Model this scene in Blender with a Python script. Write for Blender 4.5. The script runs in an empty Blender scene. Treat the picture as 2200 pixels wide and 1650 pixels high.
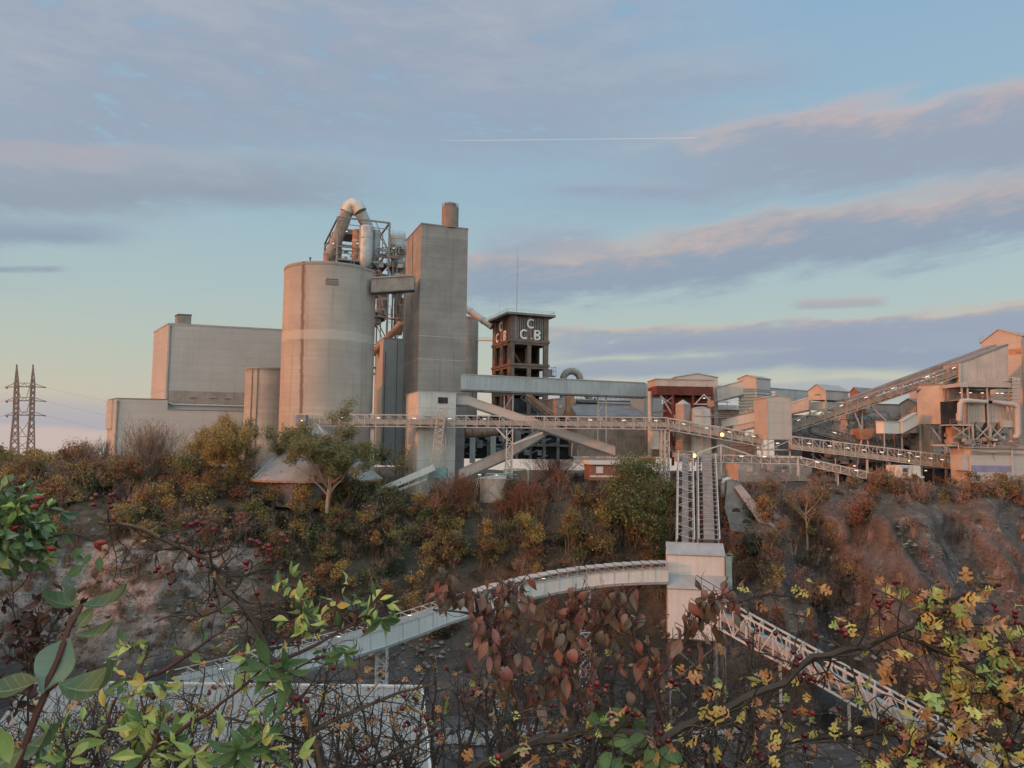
import bpy, math, random
import numpy as np
from mathutils import Vector as V, noise as mnoise
from math import radians as rad, sin, cos, pi
SC = bpy.context.scene
COL = SC.collection
rng = random.Random(7)
nr = np.random.default_rng(11)
ZU = V((0, 0, 1))
# ---------------------------------------------------------------- camera
F, CX, CY = 1590.0, 1100.0, 825.0
_p, _r = rad(4.6), rad(0.7)
_R0, _D0, _U0 = V((1, 0, 0)), V((0, cos(_p), sin(_p))), V((0, -sin(_p), cos(_p)))
CR = _R0 * cos(_r) + _U0 * sin(_r)
CU = _U0 * cos(_r) - _R0 * sin(_r)
def ray(px, py):
    return _D0 + CR * ((px - CX) / F) - CU * ((py - CY) / F)
def P(px, py, Y):
    d = ray(px, py)
    return d * (Y / d.y)
def Zat(px, py, Y):
    return P(px, py, Y).z
def Pz(px, py, z):
    d = ray(px, py)
    return d * (z / d.z)
def hit_col(C, e, px):
    """distance t along e from C at which C+t*e lies on image column px"""
    k = (px - CX) / F
    a = C.dot(CR) - k * C.dot(_D0)
    b = e.dot(CR) - k * e.dot(_D0)
    return -a / b
from mathutils import Matrix
cam_d = bpy.data.cameras.new('camera')
cam_d.sensor_width = 36.0
cam_d.lens = 36.0 * F / 2200.0
cam_d.clip_start = 0.05
cam_d.clip_end = 30000
cam = bpy.data.objects.new('camera', cam_d)
COL.objects.link(cam)
B_ = -_D0
cam.matrix_world = Matrix(((CR.x, CU.x, B_.x, 0), (CR.y, CU.y, B_.y, 0), (CR.z, CU.z, B_.z, 0), (0, 0, 0, 1)))
SC.camera = cam
# ---------------------------------------------------------------- node helpers
def lk(nt, a, b):
    nt.links.new(a, b)
class NB:
    def __init__(s, nt): s.nt = nt
    def n(s, t, **kw):
        x = s.nt.nodes.new(t)
        for k, v in kw.items(): setattr(x, k, v)
        return x
    def setin(s, sock, v):
        if hasattr(v, 'is_linked') or hasattr(v, 'links'): s.nt.links.new(v, sock)
        else: sock.default_value = v
    def m(s, op, a, b=0.0, c=0.0):
        x = s.n('ShaderNodeMath', operation=op)
        for i, v in enumerate((a, b, c)): s.setin(x.inputs[i], v)
        return x.outputs[0]
    def ss(s, v, lo, hi, to0=0.0, to1=1.0):
        x = s.n('ShaderNodeMapRange', interpolation_type='SMOOTHSTEP')
        s.setin(x.inputs[0], v); s.setin(x.inputs[1], lo); s.setin(x.inputs[2], hi); s.setin(x.inputs[3], to0); s.setin(x.inputs[4], to1)
        return x.outputs[0]
    def mix(s, f, a, b, bt='MIX'):
        x = s.n('ShaderNodeMix', data_type='RGBA', blend_type=bt)
        s.setin(x.inputs[0], f)
        for i, v in ((6, a), (7, b)):
            s.setin(x.inputs[i], (*v, 1) if isinstance(v, tuple) and len(v) == 3 else v)
        return x.outputs[2]
    def xyz(s, x=0.0, y=0.0, z=0.0):
        c = s.n('ShaderNodeCombineXYZ')
        for i, v in enumerate((x, y, z)): s.setin(c.inputs[i], v)
        return c.outputs[0]
    def noise(s, vec, scale, detail=4.0, rough=0.55, dist=0.0):
        x = s.n('ShaderNodeTexNoise')
        s.setin(x.inputs['Vector'], vec)
        x.inputs['Scale'].default_value = scale; x.inputs['Detail'].default_value = detail
        x.inputs['Roughness'].default_value = rough; x.inputs['Distortion'].default_value = dist
        return x.outputs['Fac']
    def mapv(s, vec, scale=(1, 1, 1), loc=(0, 0, 0), rot=(0, 0, 0)):
        x = s.n('ShaderNodeMapping')
        s.setin(x.inputs[0], vec); x.inputs[1].default_value = loc; x.inputs[2].default_value = rot; x.inputs[3].default_value = scale
        return x.outputs[0]
    def ramp(s, f, stops):
        x = s.n('ShaderNodeValToRGB')
        e = x.color_ramp.elements
        while len(e) < len(stops): e.new(0.5)
        for i, (p_, c_) in enumerate(stops): e[i].position = p_; e[i].color = (*c_, 1)
        s.setin(x.inputs[0], f)
        return x.outputs[0]
MATS = {}
def newmat(name):
    m = bpy.data.materials.new(name); m.use_nodes = True
    nt = m.node_tree
    b = nt.nodes['Principled BSDF']
    MATS[name] = m
    return m, NB(nt), b
def mul(c, k): return tuple(min(1.0, x * k) for x in c)
def mat(name, col, rough=0.7, var=0.18, scale=0.35, metal=0.0, streak=0.0, pour=0.0, rust=0.0, bump=0.0, corr=0.0, tint=None, hz=0.0):
    """weathered surface: blotches (var), vertical run-off streaks, horizontal pour lines, rust blooms, corrugation bump"""
    m, k, b = newmat(name)
    g = k.n('ShaderNodeNewGeometry').outputs['Position']
    base = k.mix(k.ss(k.noise(g, scale, 5.0, 0.6), 0.3, 0.7), mul(col, 1 - var), mul(col, 1 + var))
    if tint: base = k.mix(k.ss(k.noise(g, scale * .35, 3.0), .42, .62), base, tint)
    if streak:
        st = k.noise(k.mapv(g, (1.1, 1.1, .045)), 1.0, 4.0, 0.65)
        base = k.mix(k.m('MULTIPLY', k.ss(st, .52, .72), streak), base, mul(col, .42))
        st2 = k.noise(k.mapv(g, (.8, .8, .03), (9, 4, 3)), 1.0, 3.0, 0.6)
        base = k.mix(k.m('MULTIPLY', k.ss(st2, .58, .75), streak * .6), base, mul(col, 1.35))
    if pour:
        z = k.noise(k.mapv(g, (.012, .012, .9)), 1.0, 4.0, 0.75)
        base = k.mix(k.m('MULTIPLY', k.ss(z, .35, .68), pour), base, mul(col, .6))
        z2 = k.noise(k.mapv(g, (.03, .03, .16), (3, 3, 9)), 1.0, 2.0, 0.5)
        base = k.mix(k.m('MULTIPLY', k.ss(z2, .55, .72), pour), base, mul(col, 1.3))
    if rust:
        ru = k.noise(k.mapv(g, (.6, .6, .12)), 1.0, 5.0, 0.7)
        base = k.mix(k.m('MULTIPLY', k.ss(ru, .52, .7), rust), base, (.16, .065, .03))
    lk(k.nt, base, b.inputs['Base Color'])
    b.inputs['Roughness'].default_value = rough; b.inputs['Metallic'].default_value = metal
    b.inputs['Specular IOR Level'].default_value = 0.3
    if hz:
        spz = k.n('ShaderNodeSeparateXYZ'); lk(k.nt, g, spz.inputs[0])
        base = k.mix(k.m('MULTIPLY', k.ss(k.m('SINE', k.m('MULTIPLY', spz.outputs[2], 2 * pi / 2.6)), .9, 1.0), hz * 2), base, mul(col, .6))
        pan = k.noise(k.xyz(k.m('FLOOR', k.m('MULTIPLY', k.m('ADD', spz.outputs[0], k.m('MULTIPLY', spz.outputs[1], .8)), .16)), 0.0, k.m('FLOOR', k.m('MULTIPLY', spz.outputs[2], 1 / 2.6))), 3.7, 0.0)
        base = k.mix(k.m('MULTIPLY', k.ss(pan, .35, .65), hz), base, mul(col, .75))
        lk(k.nt, base, b.inputs['Base Color'])
    if corr:
        sp = k.n('ShaderNodeSeparateXYZ'); lk(k.nt, g, sp.inputs[0])
        w = k.m('SINE', k.m('MULTIPLY', k.m('ADD', sp.outputs[0], k.m('MULTIPLY', sp.outputs[1], .8)), 2 * pi / 1.05))
        c2 = k.mix(k.m('MULTIPLY', k.ss(w, .3, 1.0), .10), base, mul(col, .62))
        lk(k.nt, c2, b.inputs['Base Color'])
    if bump:
        bn = k.n('ShaderNodeBump'); bn.inputs['Strength'].default_value = 1.0; bn.inputs['Distance'].default_value = 1.0
        lk(k.nt, k.m('MULTIPLY', k.noise(g, 1.2, 5.0, .65), bump * 3), bn.inputs['Height']); lk(k.nt, bn.outputs[0], b.inputs['Normal'])
    return m
mat('concrete', (.385, .335, .292), .9, .14, .12, streak=.35, pour=.35, bump=.02)
mat('concrete_dark', (.262, .243, .226), .9, .15, .15, streak=.35, pour=.4, bump=.02)
mat('concrete_pale', (.47, .45, .42), .9, .13, .2, streak=.35, bump=.02)
mat('clad_beige', (.40, .37, .345), .55, .05, .12, streak=.16, hz=.10)
mat('clad_grey', (.40, .40, .385), .55, .08, .2, streak=.2, corr=.015)
mat('clad_blue', (.30, .345, .365), .5, .1, .25, streak=.35, corr=.015)
mat('clad_white', (.56, .545, .51), .5, .07, .2, streak=.22, corr=.01)
mat('shed_roof', (.27, .26, .24), .6, .1, .15, streak=.25)
mat('white_paint', (.50, .49, .46), .5, .06, .6, streak=.12)
mat('clad_dust', (.40, .35, .315), .7, .12, .25, streak=.3, corr=.012, rust=.12)
mat('cone_roof', (.27, .25, .232), .85, .12, .3, streak=.3)
mat('flue_brown', (.24, .185, .155), .9, .12, .3, streak=.3, pour=.3)
mat('roof_grey', (.33, .32, .305), .6, .12, .3, streak=.15, corr=.015)
mat('roof_dark', (.19, .175, .17), .75, .15, .3)
mat('dust_brown', (.28, .235, .205), .9, .2, .3, streak=.3, rust=.15)
mat('steel', (.33, .32, .31), .55, .12, .6, rust=.12)
mat('steel_mid', (.20, .19, .185), .55, .12, .6, rust=.15)
mat('steel_pale', (.43, .40, .37), .5, .1, .6, rust=.08)
mat('steel_dark', (.12, .115, .115), .6, .2, .5, rust=.2)
mat('steel_red', (.12, .034, .025), .6, .25, .4, rust=.25, streak=.2)
mat('galv', (.40, .40, .39), .45, .15, .6, metal=.2, streak=.3)
mat('bright_metal', (.50, .45, .385), .4, .1, .6, metal=.25)
mat('lattice', (.20, .165, .15), .6, .1, .6)
mat('belt', (.33, .29, .255), .85, .12, .5, streak=.15)
mat('rubber', (.05, .05, .05), .9, .2, 1)
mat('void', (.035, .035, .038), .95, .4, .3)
mat('machine', (.21, .215, .23), .7, .3, .4, rust=.25, streak=.3)
mat('kiln', (.34, .19, .12), .7, .25, .5, rust=.4)
mat('orange_paint', (.55, .19, .05), .6, .2, .6)
mat('brick', (.24, .105, .075), .9, .2, 1.5)
mat('brick_tower', (.165, .12, .098), .9, .2, .4, streak=.45)
mat('panel_dark', (.085, .065, .058), .85, .2, .5, streak=.3)
mat('slat', (.21, .185, .17), .8, .15, .5, streak=.3)
mat('letter', (.72, .67, .61), .7, .08, .6)
mat('blue_stripe', (.21, .205, .32), .7, .15, .4)
mat('teal', (.17, .27, .27), .6, .15, .6)
mat('glass', (.05, .06, .07), .15, .1, 1)
mat('vapour', (.8, .8, .8), .9, .02, .1)
mat('stone_wall', (.15, .14, .13), .95, .2, .5, streak=.5, bump=.05)
mat('wood', (.20, .155, .12), .9, .2, 2)
def emit(name, col, s):
    m, k, b = newmat(name)
    b.inputs['Base Color'].default_value = (*col, 1)
    b.inputs['Emission Color'].default_value = (*col, 1)
    b.inputs['Emission Strength'].default_value = s
emit('tube_light', (1, .93, .82), 1.1)
emit('flood_light', (1, .62, .2), 3.0)
# silo concrete with its own run-off stain and repair band
def silo_mat():
    m, k, b = newmat('concrete_silo')
    g = k.n('ShaderNodeNewGeometry').outputs['Position']
    col = (.385, .335, .292)
    base = k.mix(k.ss(k.noise(g, .1, 5.0, .6), .3, .7), mul(col, .88), mul(col, 1.12))
    z = k.noise(k.mapv(g, (.015, .015, 1.1)), 1.0, 4.0, .75)
    base = k.mix(k.m('MULTIPLY', k.ss(z, .38, .68), .3), base, mul(col, .68))
    st = k.noise(k.mapv(g, (.7, .7, .03)), 1.0, 4.0, .65)
    base = k.mix(k.m('MULTIPLY', k.ss(st, .5, .72), .5), base, mul(col, .55))
    sx = k.n('ShaderNodeSeparateXYZ'); lk(k.nt, g, sx.inputs[0])
    a0, a1 = P(659, 586, 197.5), P(655, 880, 197.5)
    wob = k.m('MULTIPLY', k.m('SUBTRACT', k.noise(k.mapv(g, (0, 0, .35)), 1.0, 3.0), .5), .9)
    xc = k.m('ADD', k.m('ADD', a1.x, wob), k.m('MULTIPLY', k.m('SUBTRACT', sx.outputs[2], a1.z), (a0.x - a1.x) / (a0.z - a1.z)))
    d = k.m('ABSOLUTE', k.m('SUBTRACT', sx.outputs[0], xc))
    wn = k.m('ADD', k.m('MULTIPLY', k.noise(g, .7, 4.0, .7), .9), .1)
    f = k.m('MULTIPLY', k.m('SUBTRACT', 1.0, k.ss(d, k.m('MULTIPLY', wn, .35), k.m('MULTIPLY', wn, 1.35))), k.ss(sx.outputs[1], 206.0, 202.0))
    base = k.mix(k.m('MULTIPLY', f, .72), base, (.115, .055, .04))
    zb = (Zat(703, 713, 197), Zat(703, 731, 197))
    zz = k.m('ADD', sx.outputs[2], k.m('MULTIPLY', k.m('SUBTRACT', k.noise(g, .35, 3.0), .5), 1.2))
    f2 = k.m('MULTIPLY', k.ss(zz, zb[1] - .2, zb[1] + .1), k.ss(zz, zb[0] + .3, zb[0]))
    base = k.mix(k.m('MULTIPLY', f2, .5), base, mul(col, 1.35))
    lk(k.nt, base, b.inputs['Base Color']); b.inputs['Roughness'].default_value = .9; b.inputs['Specular IOR Level'].default_value = .2
silo_mat()
# foliage: colour per leaf (island)
def leafmat(name, cols, rough=.6, trans=.25, nscale=.25):
    m, k, b = newmat(name)
    ge = k.n('ShaderNodeNewGeometry')
    n = len(cols)
    f = k.m('ADD', k.m('MULTIPLY', ge.outputs['Random Per Island'], .75), k.m('MULTIPLY', k.m('SUBTRACT', k.noise(ge.outputs['Position'], nscale, 3.0), .37), .9))
    c = k.ramp(f, [((i + .5) / n, x) for i, x in enumerate(cols)])
    lk(k.nt, c, b.inputs['Base Color'])
    b.inputs['Roughness'].default_value = rough; b.inputs['Specular IOR Level'].default_value = .25
    if trans:
        t = k.n('ShaderNodeBsdfTranslucent'); lk(k.nt, c, t.inputs[0])
        mx = k.n('ShaderNodeMixShader'); mx.inputs[0].default_value = trans
        lk(k.nt, b.outputs[0], mx.inputs[1]); lk(k.nt, t.outputs[0], mx.inputs[2])
        lk(k.nt, mx.outputs[0], k.nt.nodes['Material Output'].inputs[0])
leafmat('fo_brown', [(0.152, 0.088, 0.051), (0.228, 0.127, 0.067), (0.303, 0.167, 0.080), (0.199, 0.134, 0.083)])
leafmat('fo_russet', [(0.167, 0.072, 0.050), (0.257, 0.105, 0.062), (0.317, 0.137, 0.079), (0.152, 0.079, 0.065)])
leafmat('fo_ochre', [(0.350, 0.245, 0.078), (0.490, 0.332, 0.097), (0.385, 0.280, 0.105), (0.263, 0.210, 0.087)])
leafmat('fo_olive', [(0.132, 0.140, 0.052), (0.193, 0.193, 0.070), (0.263, 0.237, 0.078), (0.148, 0.140, 0.070)])
leafmat('fo_green', [(0.070, 0.105, 0.049), (0.105, 0.148, 0.062), (0.148, 0.183, 0.070), (0.087, 0.105, 0.062)])
leafmat('fo_dark', [(0.035, 0.048, 0.035), (0.050, 0.062, 0.044), (0.069, 0.075, 0.050), (0.056, 0.050, 0.044)])
leafmat('fo_twig', [(0.169, 0.119, 0.090), (0.245, 0.174, 0.130), (0.307, 0.221, 0.170), (0.200, 0.141, 0.114)], trans=0)
leafmat('fo_mauve', [(0.088, 0.056, 0.056), (0.125, 0.081, 0.075), (0.163, 0.100, 0.088), (0.106, 0.075, 0.075)], trans=0)
leafmat('bark', [(.10, .075, .06), (.14, .105, .08)], .9, 0)
leafmat('bark_pale', [(.25, .20, .16), (.33, .27, .22)], .9, 0)
# ---------------------------------------------------------------- mesh builder
class MB:
    def __init__(s): s.v, s.f, s.at, s.st = [], [], [], []
    def add(s, vs, fs):
        o = len(s.v); s.st.append((o, len(s.f)))
        s.v += [tuple(x) for x in vs]
        s.f += [tuple(i + o for i in q) for q in fs]
        return s
    def obox(s, o, a, b, c):
        o, a, b, c = V(o), V(a), V(b), V(c)
        if a.cross(b).dot(c) < 0: a, b = b, a
        return s.add([o, o + a, o + a + b, o + b, o + c, o + a + c, o + a + b + c, o + b + c],
                     [(3, 2, 1, 0), (4, 5, 6, 7), (0, 1, 5, 4), (1, 2, 6, 5), (2, 3, 7, 6), (3, 0, 4, 7)])
    def bar(s, p, q, w, h=None, up=ZU):
        p, q = V(p), V(q); h = h or w
        d = q - p
        if d.length < 1e-6: return s
        x = d.cross(up)
        if x.length < 1e-4 * d.length: x = d.cross(V((1, 0, 0)))
        x.normalize(); y = x.cross(d).normalized()
        return s.obox(p - x * w / 2 - y * h / 2, x * w, y * h, d)
    def tube(s, pts, r, n=8, cap=True):
        pts = [V(p) for p in pts]
        rs = r if isinstance(r, (list, tuple)) else [r] * len(pts)
        vs, fs, px_ = [], [], None
        for i, p in enumerate(pts):
            t = (pts[min(i + 1, len(pts) - 1)] - pts[max(i - 1, 0)])
            if t.length < 1e-9: t = V((0, 0, 1))
            t.normalize()
            if px_ is None: x = t.cross(ZU if abs(t.z) < .95 else V((1, 0, 0)))
            else: x = px_ - t * px_.dot(t)
            if x.length < 1e-6: x = t.cross(V((0, 1, 0)))
            x.normalize(); y = t.cross(x); px_ = x
            for j in range(n):
                a = 2 * pi * j / n
                vs.append(p + (x * cos(a) + y * sin(a)) * rs[i])
        for i in range(len(pts) - 1):
            for j in range(n):
                fs.append((i * n + j, i * n + (j + 1) % n, (i + 1) * n + (j + 1) % n, (i + 1) * n + j))
        if cap:
            fs.append(tuple(range(n))[::-1]); fs.append(tuple((len(pts) - 1) * n + j for j in range(n)))
        return s.add(vs, fs)
    def prism(s, poly, vec):
        poly = [V(p) for p in poly]; vec = V(vec); n = len(poly)
        nn = (poly[1] - poly[0]).cross(poly[2] - poly[1])
        if nn.dot(vec) < 0: poly = poly[::-1]
        vs = poly + [p + vec for p in poly]
        fs = [tuple(range(n))[::-1], tuple(range(n, 2 * n))] + [(i, (i + 1) % n, n + (i + 1) % n, n + i) for i in range(n)]
        return s.add(vs, fs)
    def lathe(s, c, prof, n=32):
        c = V(c); vs, fs = [], []
        for r, z in prof:
            for j in range(n):
                a = 2 * pi * j / n
                vs.append(c + V((r * cos(a), r * sin(a), z)))
        for i in range(len(prof) - 1):
            for j in range(n): fs.append((i * n + j, i * n + (j + 1) % n, (i + 1) * n + (j + 1) % n, (i + 1) * n + j))
        fs.append(tuple(range(n))[::-1]); fs.append(tuple((len(prof) - 1) * n + j for j in range(n)))
        return s.add(vs, fs)
    def hexa(s, a, b):
        """solid between quad a (4 pts) and quad b (4 pts)"""
        return s.add([V(p) for p in a] + [V(p) for p in b], [(3, 2, 1, 0), (4, 5, 6, 7), (0, 1, 5, 4), (1, 2, 6, 5), (2, 3, 7, 6), (3, 0, 4, 7)])
    def each(s, name, mt, parent=None, smooth=False):
        st = s.st + [(len(s.v), len(s.f))]
        for (a, b), (c, d) in zip(st, st[1:]):
            m = MB(); m.v = s.v[a:c]; m.f = [tuple(i - a for i in q) for q in s.f[b:d]]; m.build(name, mt, parent, smooth)
    def build(s, name, mt, parent=None, smooth=False, label=None):
        o = V((0, 0, 0)) if parent is None else wloc(parent)
        me = bpy.data.meshes.new(name)
        me.from_pydata([(x - o.x, y - o.y, z - o.z) for x, y, z in s.v], [], s.f)
        me.update()
        me.materials.append(MATS[mt])
        if len(s.at) == len(s.v) and s.at:
            a_ = me.attributes.new('leafuv', 'FLOAT_VECTOR', 'POINT'); a_.data.foreach_set('vector', np.array(s.at, dtype=np.float32).ravel())
        if smooth:
            me.shade_smooth(); me.set_sharp_from_angle(angle=rad(35))
        ob = bpy.data.objects.new(name, me); COL.objects.link(ob)
        if parent is not None: ob.parent = parent
        if label: ob['label'] = label
        return ob
def wloc(o):
    p = V(o.location)
    while o.parent is not None:
        o = o.parent; p += V(o.location)
    return p
USED = {}
def tag(o, label, cat, group=None, kind=None):
    if label: o['label'] = label
    if cat: o['category'] = cat
    if group: o['group'] = group
    if kind: o['kind'] = kind
    return o
def thing(name, label, cat, loc, group=None):
    o = bpy.data.objects.new(name, None); COL.objects.link(o)
    o.empty_display_size = .5
    o.location = V(loc)
    return tag(o, label, cat, group)
# local frame with rotated plan axes
class Fr:
    def __init__(s, o, ang, angy=None):
        s.o = V(o); a = rad(ang); b = rad(ang if angy is None else angy)
        s.x, s.y = V((cos(a), sin(a), 0)), V((-sin(b), cos(b), 0))
    def p(s, u, v, w=0): return s.o + s.x * u + s.y * v + ZU * w
    def box(s, mb, u0, u1, v0, v1, w0, w1): return mb.obox(s.p(u0, v0, w0), s.x * (u1 - u0), s.y * (v1 - v0), ZU * (w1 - w0))
def plan(pxc, pyt, pyb, Y, ang, pxr=None, pxl=None, w=None, d=None, angy=None):
    """front-left corner at image column pxc and depth Y; returns frame with o at base, .w .d .h"""
    top, bot = P(pxc, pyt, Y), P(pxc, pyb, Y)
    f = Fr((top.x, top.y, bot.z), ang, angy)
    f.h = top.z - bot.z
    C = V((top.x, top.y, (top.z + bot.z) / 2))
    f.w = w if w else hit_col(C, f.x, pxr)
    f.d = d if d else hit_col(C, f.y, pxl)
    return f
# ---------------------------------------------------------------- light and sky
SUN_AZ = (-.945, -.328)         # direction towards the sun (x, y)
SUN_EL = rad(8.5)
sd = V((SUN_AZ[0], SUN_AZ[1], 0)).normalized() * cos(SUN_EL) + ZU * sin(SUN_EL)
sl = bpy.data.lights.new('sun', 'SUN'); sl.energy = 2.0; sl.color = (1, .215, .045); sl.angle = rad(.55)
so = bpy.data.objects.new('sun', sl); COL.objects.link(so)
so.rotation_mode = 'QUATERNION'; so.rotation_quaternion = (-sd).to_track_quat('-Z', 'Y')
EXPO = -0.03
def srgb(r, g, b, k=1.0):
    return tuple((((c / 255) / 12.92) if c < 10 else ((c / 255 + .055) / 1.055) ** 2.4) * k for c in (r, g, b))
def make_world():
    w = bpy.data.worlds.new('World'); SC.world = w; w.use_nodes = True
    k = NB(w.node_tree); nt = w.node_tree
    bg = nt.nodes['Background']
    sky = k.n('ShaderNodeTexSky', sky_type='NISHITA')
    sky.sun_disc = False; sky.sun_elevation = SUN_EL; sky.sun_rotation = math.atan2(sd.x, sd.y)
    sky.altitude = 100; sky.air_density = 1.0; sky.dust_density = 1.2; sky.ozone_density = 2.2
    STR = .12
    tc = k.n('ShaderNodeTexCoord').outputs['Generated']
    sx = k.n('ShaderNodeSeparateXYZ'); lk(nt, tc, sx.inputs[0])
    x, y, z = sx.outputs
    u = k.m('ARCTAN2', x, y)
    hr = k.m('SQRT', k.m('ADD', k.m('MULTIPLY', x, x), k.m('MULTIPLY', y, y)))
    v = k.m('DIVIDE', z, k.m('MAXIMUM', hr, .02))
    def uv(px, py):
        d = ray(px, py); return math.atan2(d.x, d.y), d.z / math.hypot(d.x, d.y)
    inv = 1.0 / STR / 2 ** EXPO
    def C(r, g, b): return srgb(r, g, b, inv)
    clear = k.ramp(k.m('MULTIPLY', v, 1.25), [(0.0, C(208, 192, 180)), (.06, C(207, 198, 180)), (.13, C(196, 201, 186)), (.25, C(180, 200, 200)), (.42, C(163, 193, 208)), (.8, C(147, 182, 211))])
    colr = k.mix(.85, sky.outputs[0], clear)
    # brighter air towards the low sun, far outside the picture on the left
    dot = k.m('ADD', k.m('ADD', k.m('MULTIPLY', x, sd.x), k.m('MULTIPLY', y, sd.y)), k.m('MULTIPLY', z, sd.z))
    colr = k.mix(k.m('MULTIPLY', k.ss(dot, .35, 1.0), .9), colr, tuple(c * 1.0 * inv for c in (1.0, .66, .40)))
    U = lambda px: math.atan((px - 1100) / 1590)
    def curve(pts):
        q = [uv(*p_) for p_ in pts]
        if len(q) > 2:
            co = np.linalg.lstsq(np.array([[1, a_, a_ * a_] for a_, _ in q]), np.array([b_ for _, b_ in q]), rcond=None)[0]
        else:
            co = np.append(np.linalg.solve(np.array([[1, a_] for a_, _ in q]), np.array([b_ for _, b_ in q])), 0)
        return k.m('ADD', k.m('ADD', float(co[0]), k.m('MULTIPLY', u, float(co[1]))), k.m('MULTIPLY', k.m('MULTIPLY', u, u), float(co[2]))) if abs(co[2]) > 1e-9 else k.m('ADD', float(co[0]), k.m('MULTIPLY', u, float(co[1])))
    # two shared cloud textures: level streaks on the left, rising streaks on the right
    cr_ = curve([(950, 600), (1500, 560), (2250, 425)])
    tr = k.m('SUBTRACT', v, cr_)
    FR = {'L': (k.noise(k.xyz(k.m('MULTIPLY', u, 3.2), k.m('MULTIPLY', v, 15), 1.0), 1.0, 6.0, .6, .3), k.noise(k.xyz(k.m('MULTIPLY', u, 9), k.m('MULTIPLY', v, 26), 5.0), 1.0, 5.0, .64, .2)),
          'R': (k.noise(k.xyz(k.m('MULTIPLY', u, 4.2), k.m('MULTIPLY', tr, 20), 9.0), 1.0, 6.0, .6, .3), k.noise(k.xyz(k.m('MULTIPLY', u, 13), k.m('MULTIPLY', tr, 34), 3.0), 1.0, 5.0, .64, .2))}
    def cloud(fr, pts, top, bot, ctop, cbot, fade, amp=.035, soft=.5, op=.9, den=(.3, .62), pk=(-.2, .75)):
        """soft cloud bank along image points; top/bot = half thickness; fade = u range of its ends; den = density threshold"""
        nonlocal colr
        t = k.m('SUBTRACT', v, curve(pts)); n1, n2 = FR[fr]
        tt = k.m('ADD', t, k.m('ADD', k.m('MULTIPLY', k.m('SUBTRACT', n1, .5), amp * 2), k.m('MULTIPLY', k.m('SUBTRACT', n2, .5), amp * .9)))
        mk = k.m('MULTIPLY', k.ss(tt, top, top * (1 - soft)), k.ss(tt, -bot, -bot * (1 - soft)))
        (u0, u1), (u2, u3) = fade
        if u0 > -3: mk = k.m('MULTIPLY', mk, k.ss(u, u0, u1))
        if u3 < 2.9: mk = k.m('MULTIPLY', mk, k.ss(u, u3, u2))
        mk = k.m('MULTIPLY', mk, k.ss(n2, den[0] - .12, den[1] - .1))
        cc = k.mix(k.ss(k.m('ADD', tt, k.m('MULTIPLY', k.m('SUBTRACT', n2, .5), top)), bot * pk[0], top * pk[1]), cbot, ctop)
        colr = k.mix(k.m('MULTIPLY', mk, op), colr, cc)
    A_ = (-9, -8); Z_ = (3, 4)
    cloud('L', [(0, 120), (900, 60), (1400, 130)], .55, .30, C(176, 181, 191), C(151, 164, 183), (A_, (U(1050), U(1850))), .12, .8, .9, (.38, .56), (-.6, .6))
    cloud('L', [(0, 395), (450, 385), (900, 400)], .055, .06, C(168, 177, 188), C(148, 159, 173), (A_, (U(550), U(950))), .03, .75, .8, (.28, .6))
    cloud('L', [(0, 500), (200, 500)], .02, .025, C(152, 167, 186), C(142, 157, 180), (A_, (U(120), U(330))), .018, .8, .8)
    cloud('L', [(0, 320), (400, 330)], .02, .03, C(186, 173, 175), C(176, 170, 178), (A_, (U(150), U(420))), .02, .8, .5)
    cloud('L', [(0, 578), (130, 577)], .005, .006, C(150, 165, 178), C(140, 155, 172), (A_, (U(80), U(150))), .004, .8, .7)
    cloud('L', [(0, 900), (250, 905), (420, 930)], .036, .03, C(185, 178, 180), C(170, 170, 182), (A_, (U(300), U(700))), .014, .6, .75)
    cloud('L', [(0, 935), (300, 950)], .016, .035, C(210, 187, 176), C(200, 184, 180), (A_, (U(300), U(800))), .01, .6, .7)
    cloud('R', [(1150, 385), (1700, 325), (2200, 255)], .07, .085, C(204, 181, 176), C(152, 164, 182), ((U(1200), U(1750)), Z_), .045, .6, .95, (.28, .54), (.0, .9))
    cloud('R', [(900, 190), (1800, 130)], .06, .05, C(168, 178, 192), C(154, 168, 187), ((U(800), U(1050)), (U(1550), U(1900))), .05, .8, .7, (.38, .58))
    cloud('R', [(1250, 400), (1500, 410)], .018, .02, C(165, 172, 190), C(150, 160, 180), ((U(1150), U(1280)), (U(1420), U(1600))), .012, .8, .7)
    cloud('R', [(950, 600), (1500, 560), (2250, 425)], .058, .056, C(203, 180, 170), C(145, 160, 179), ((U(760), U(1080)), Z_), .046, .6, .92, (.26, .54), (-.1, 1.0))
    cloud('R', [(1100, 520), (1280, 505)], .03, .03, C(165, 172, 188), C(150, 160, 180), ((U(980), U(1080)), (U(1230), U(1350))), .03, .8, .6)
    cloud('L', [(1720, 655), (1910, 648)], .011, .009, C(188, 174, 174), C(168, 168, 177), ((U(1690), U(1740)), (U(1880), U(1930))), .008, .7, .75)
    cloud('R', [(1180, 725), (1700, 718), (2250, 668)], .021, .024, C(205, 180, 168), C(153, 165, 180), ((U(1000), U(1260)), Z_), .026, .6, .85, (.3, .55), (.0, .9))
    cloud('L', [(1200, 762), (1600, 728), (1800, 728)], .012, .014, C(160, 166, 182), C(151, 162, 180), ((U(1080), U(1300)), (U(1700), U(2100))), .014, .6, .85, (.2, .5))
    cloud('L', [(1150, 800), (1650, 772), (2200, 780)], .013, .02, C(158, 167, 182), C(150, 162, 180), ((U(1000), U(1200)), Z_), .016, .6, .85, (.3, .52))
    cloud('R', [(1600, 745), (2200, 722)], .034, .04, C(156, 165, 183), C(148, 161, 181), ((U(1480), U(1800)), Z_), .025, .6, .85, (.38, .54))
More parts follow.
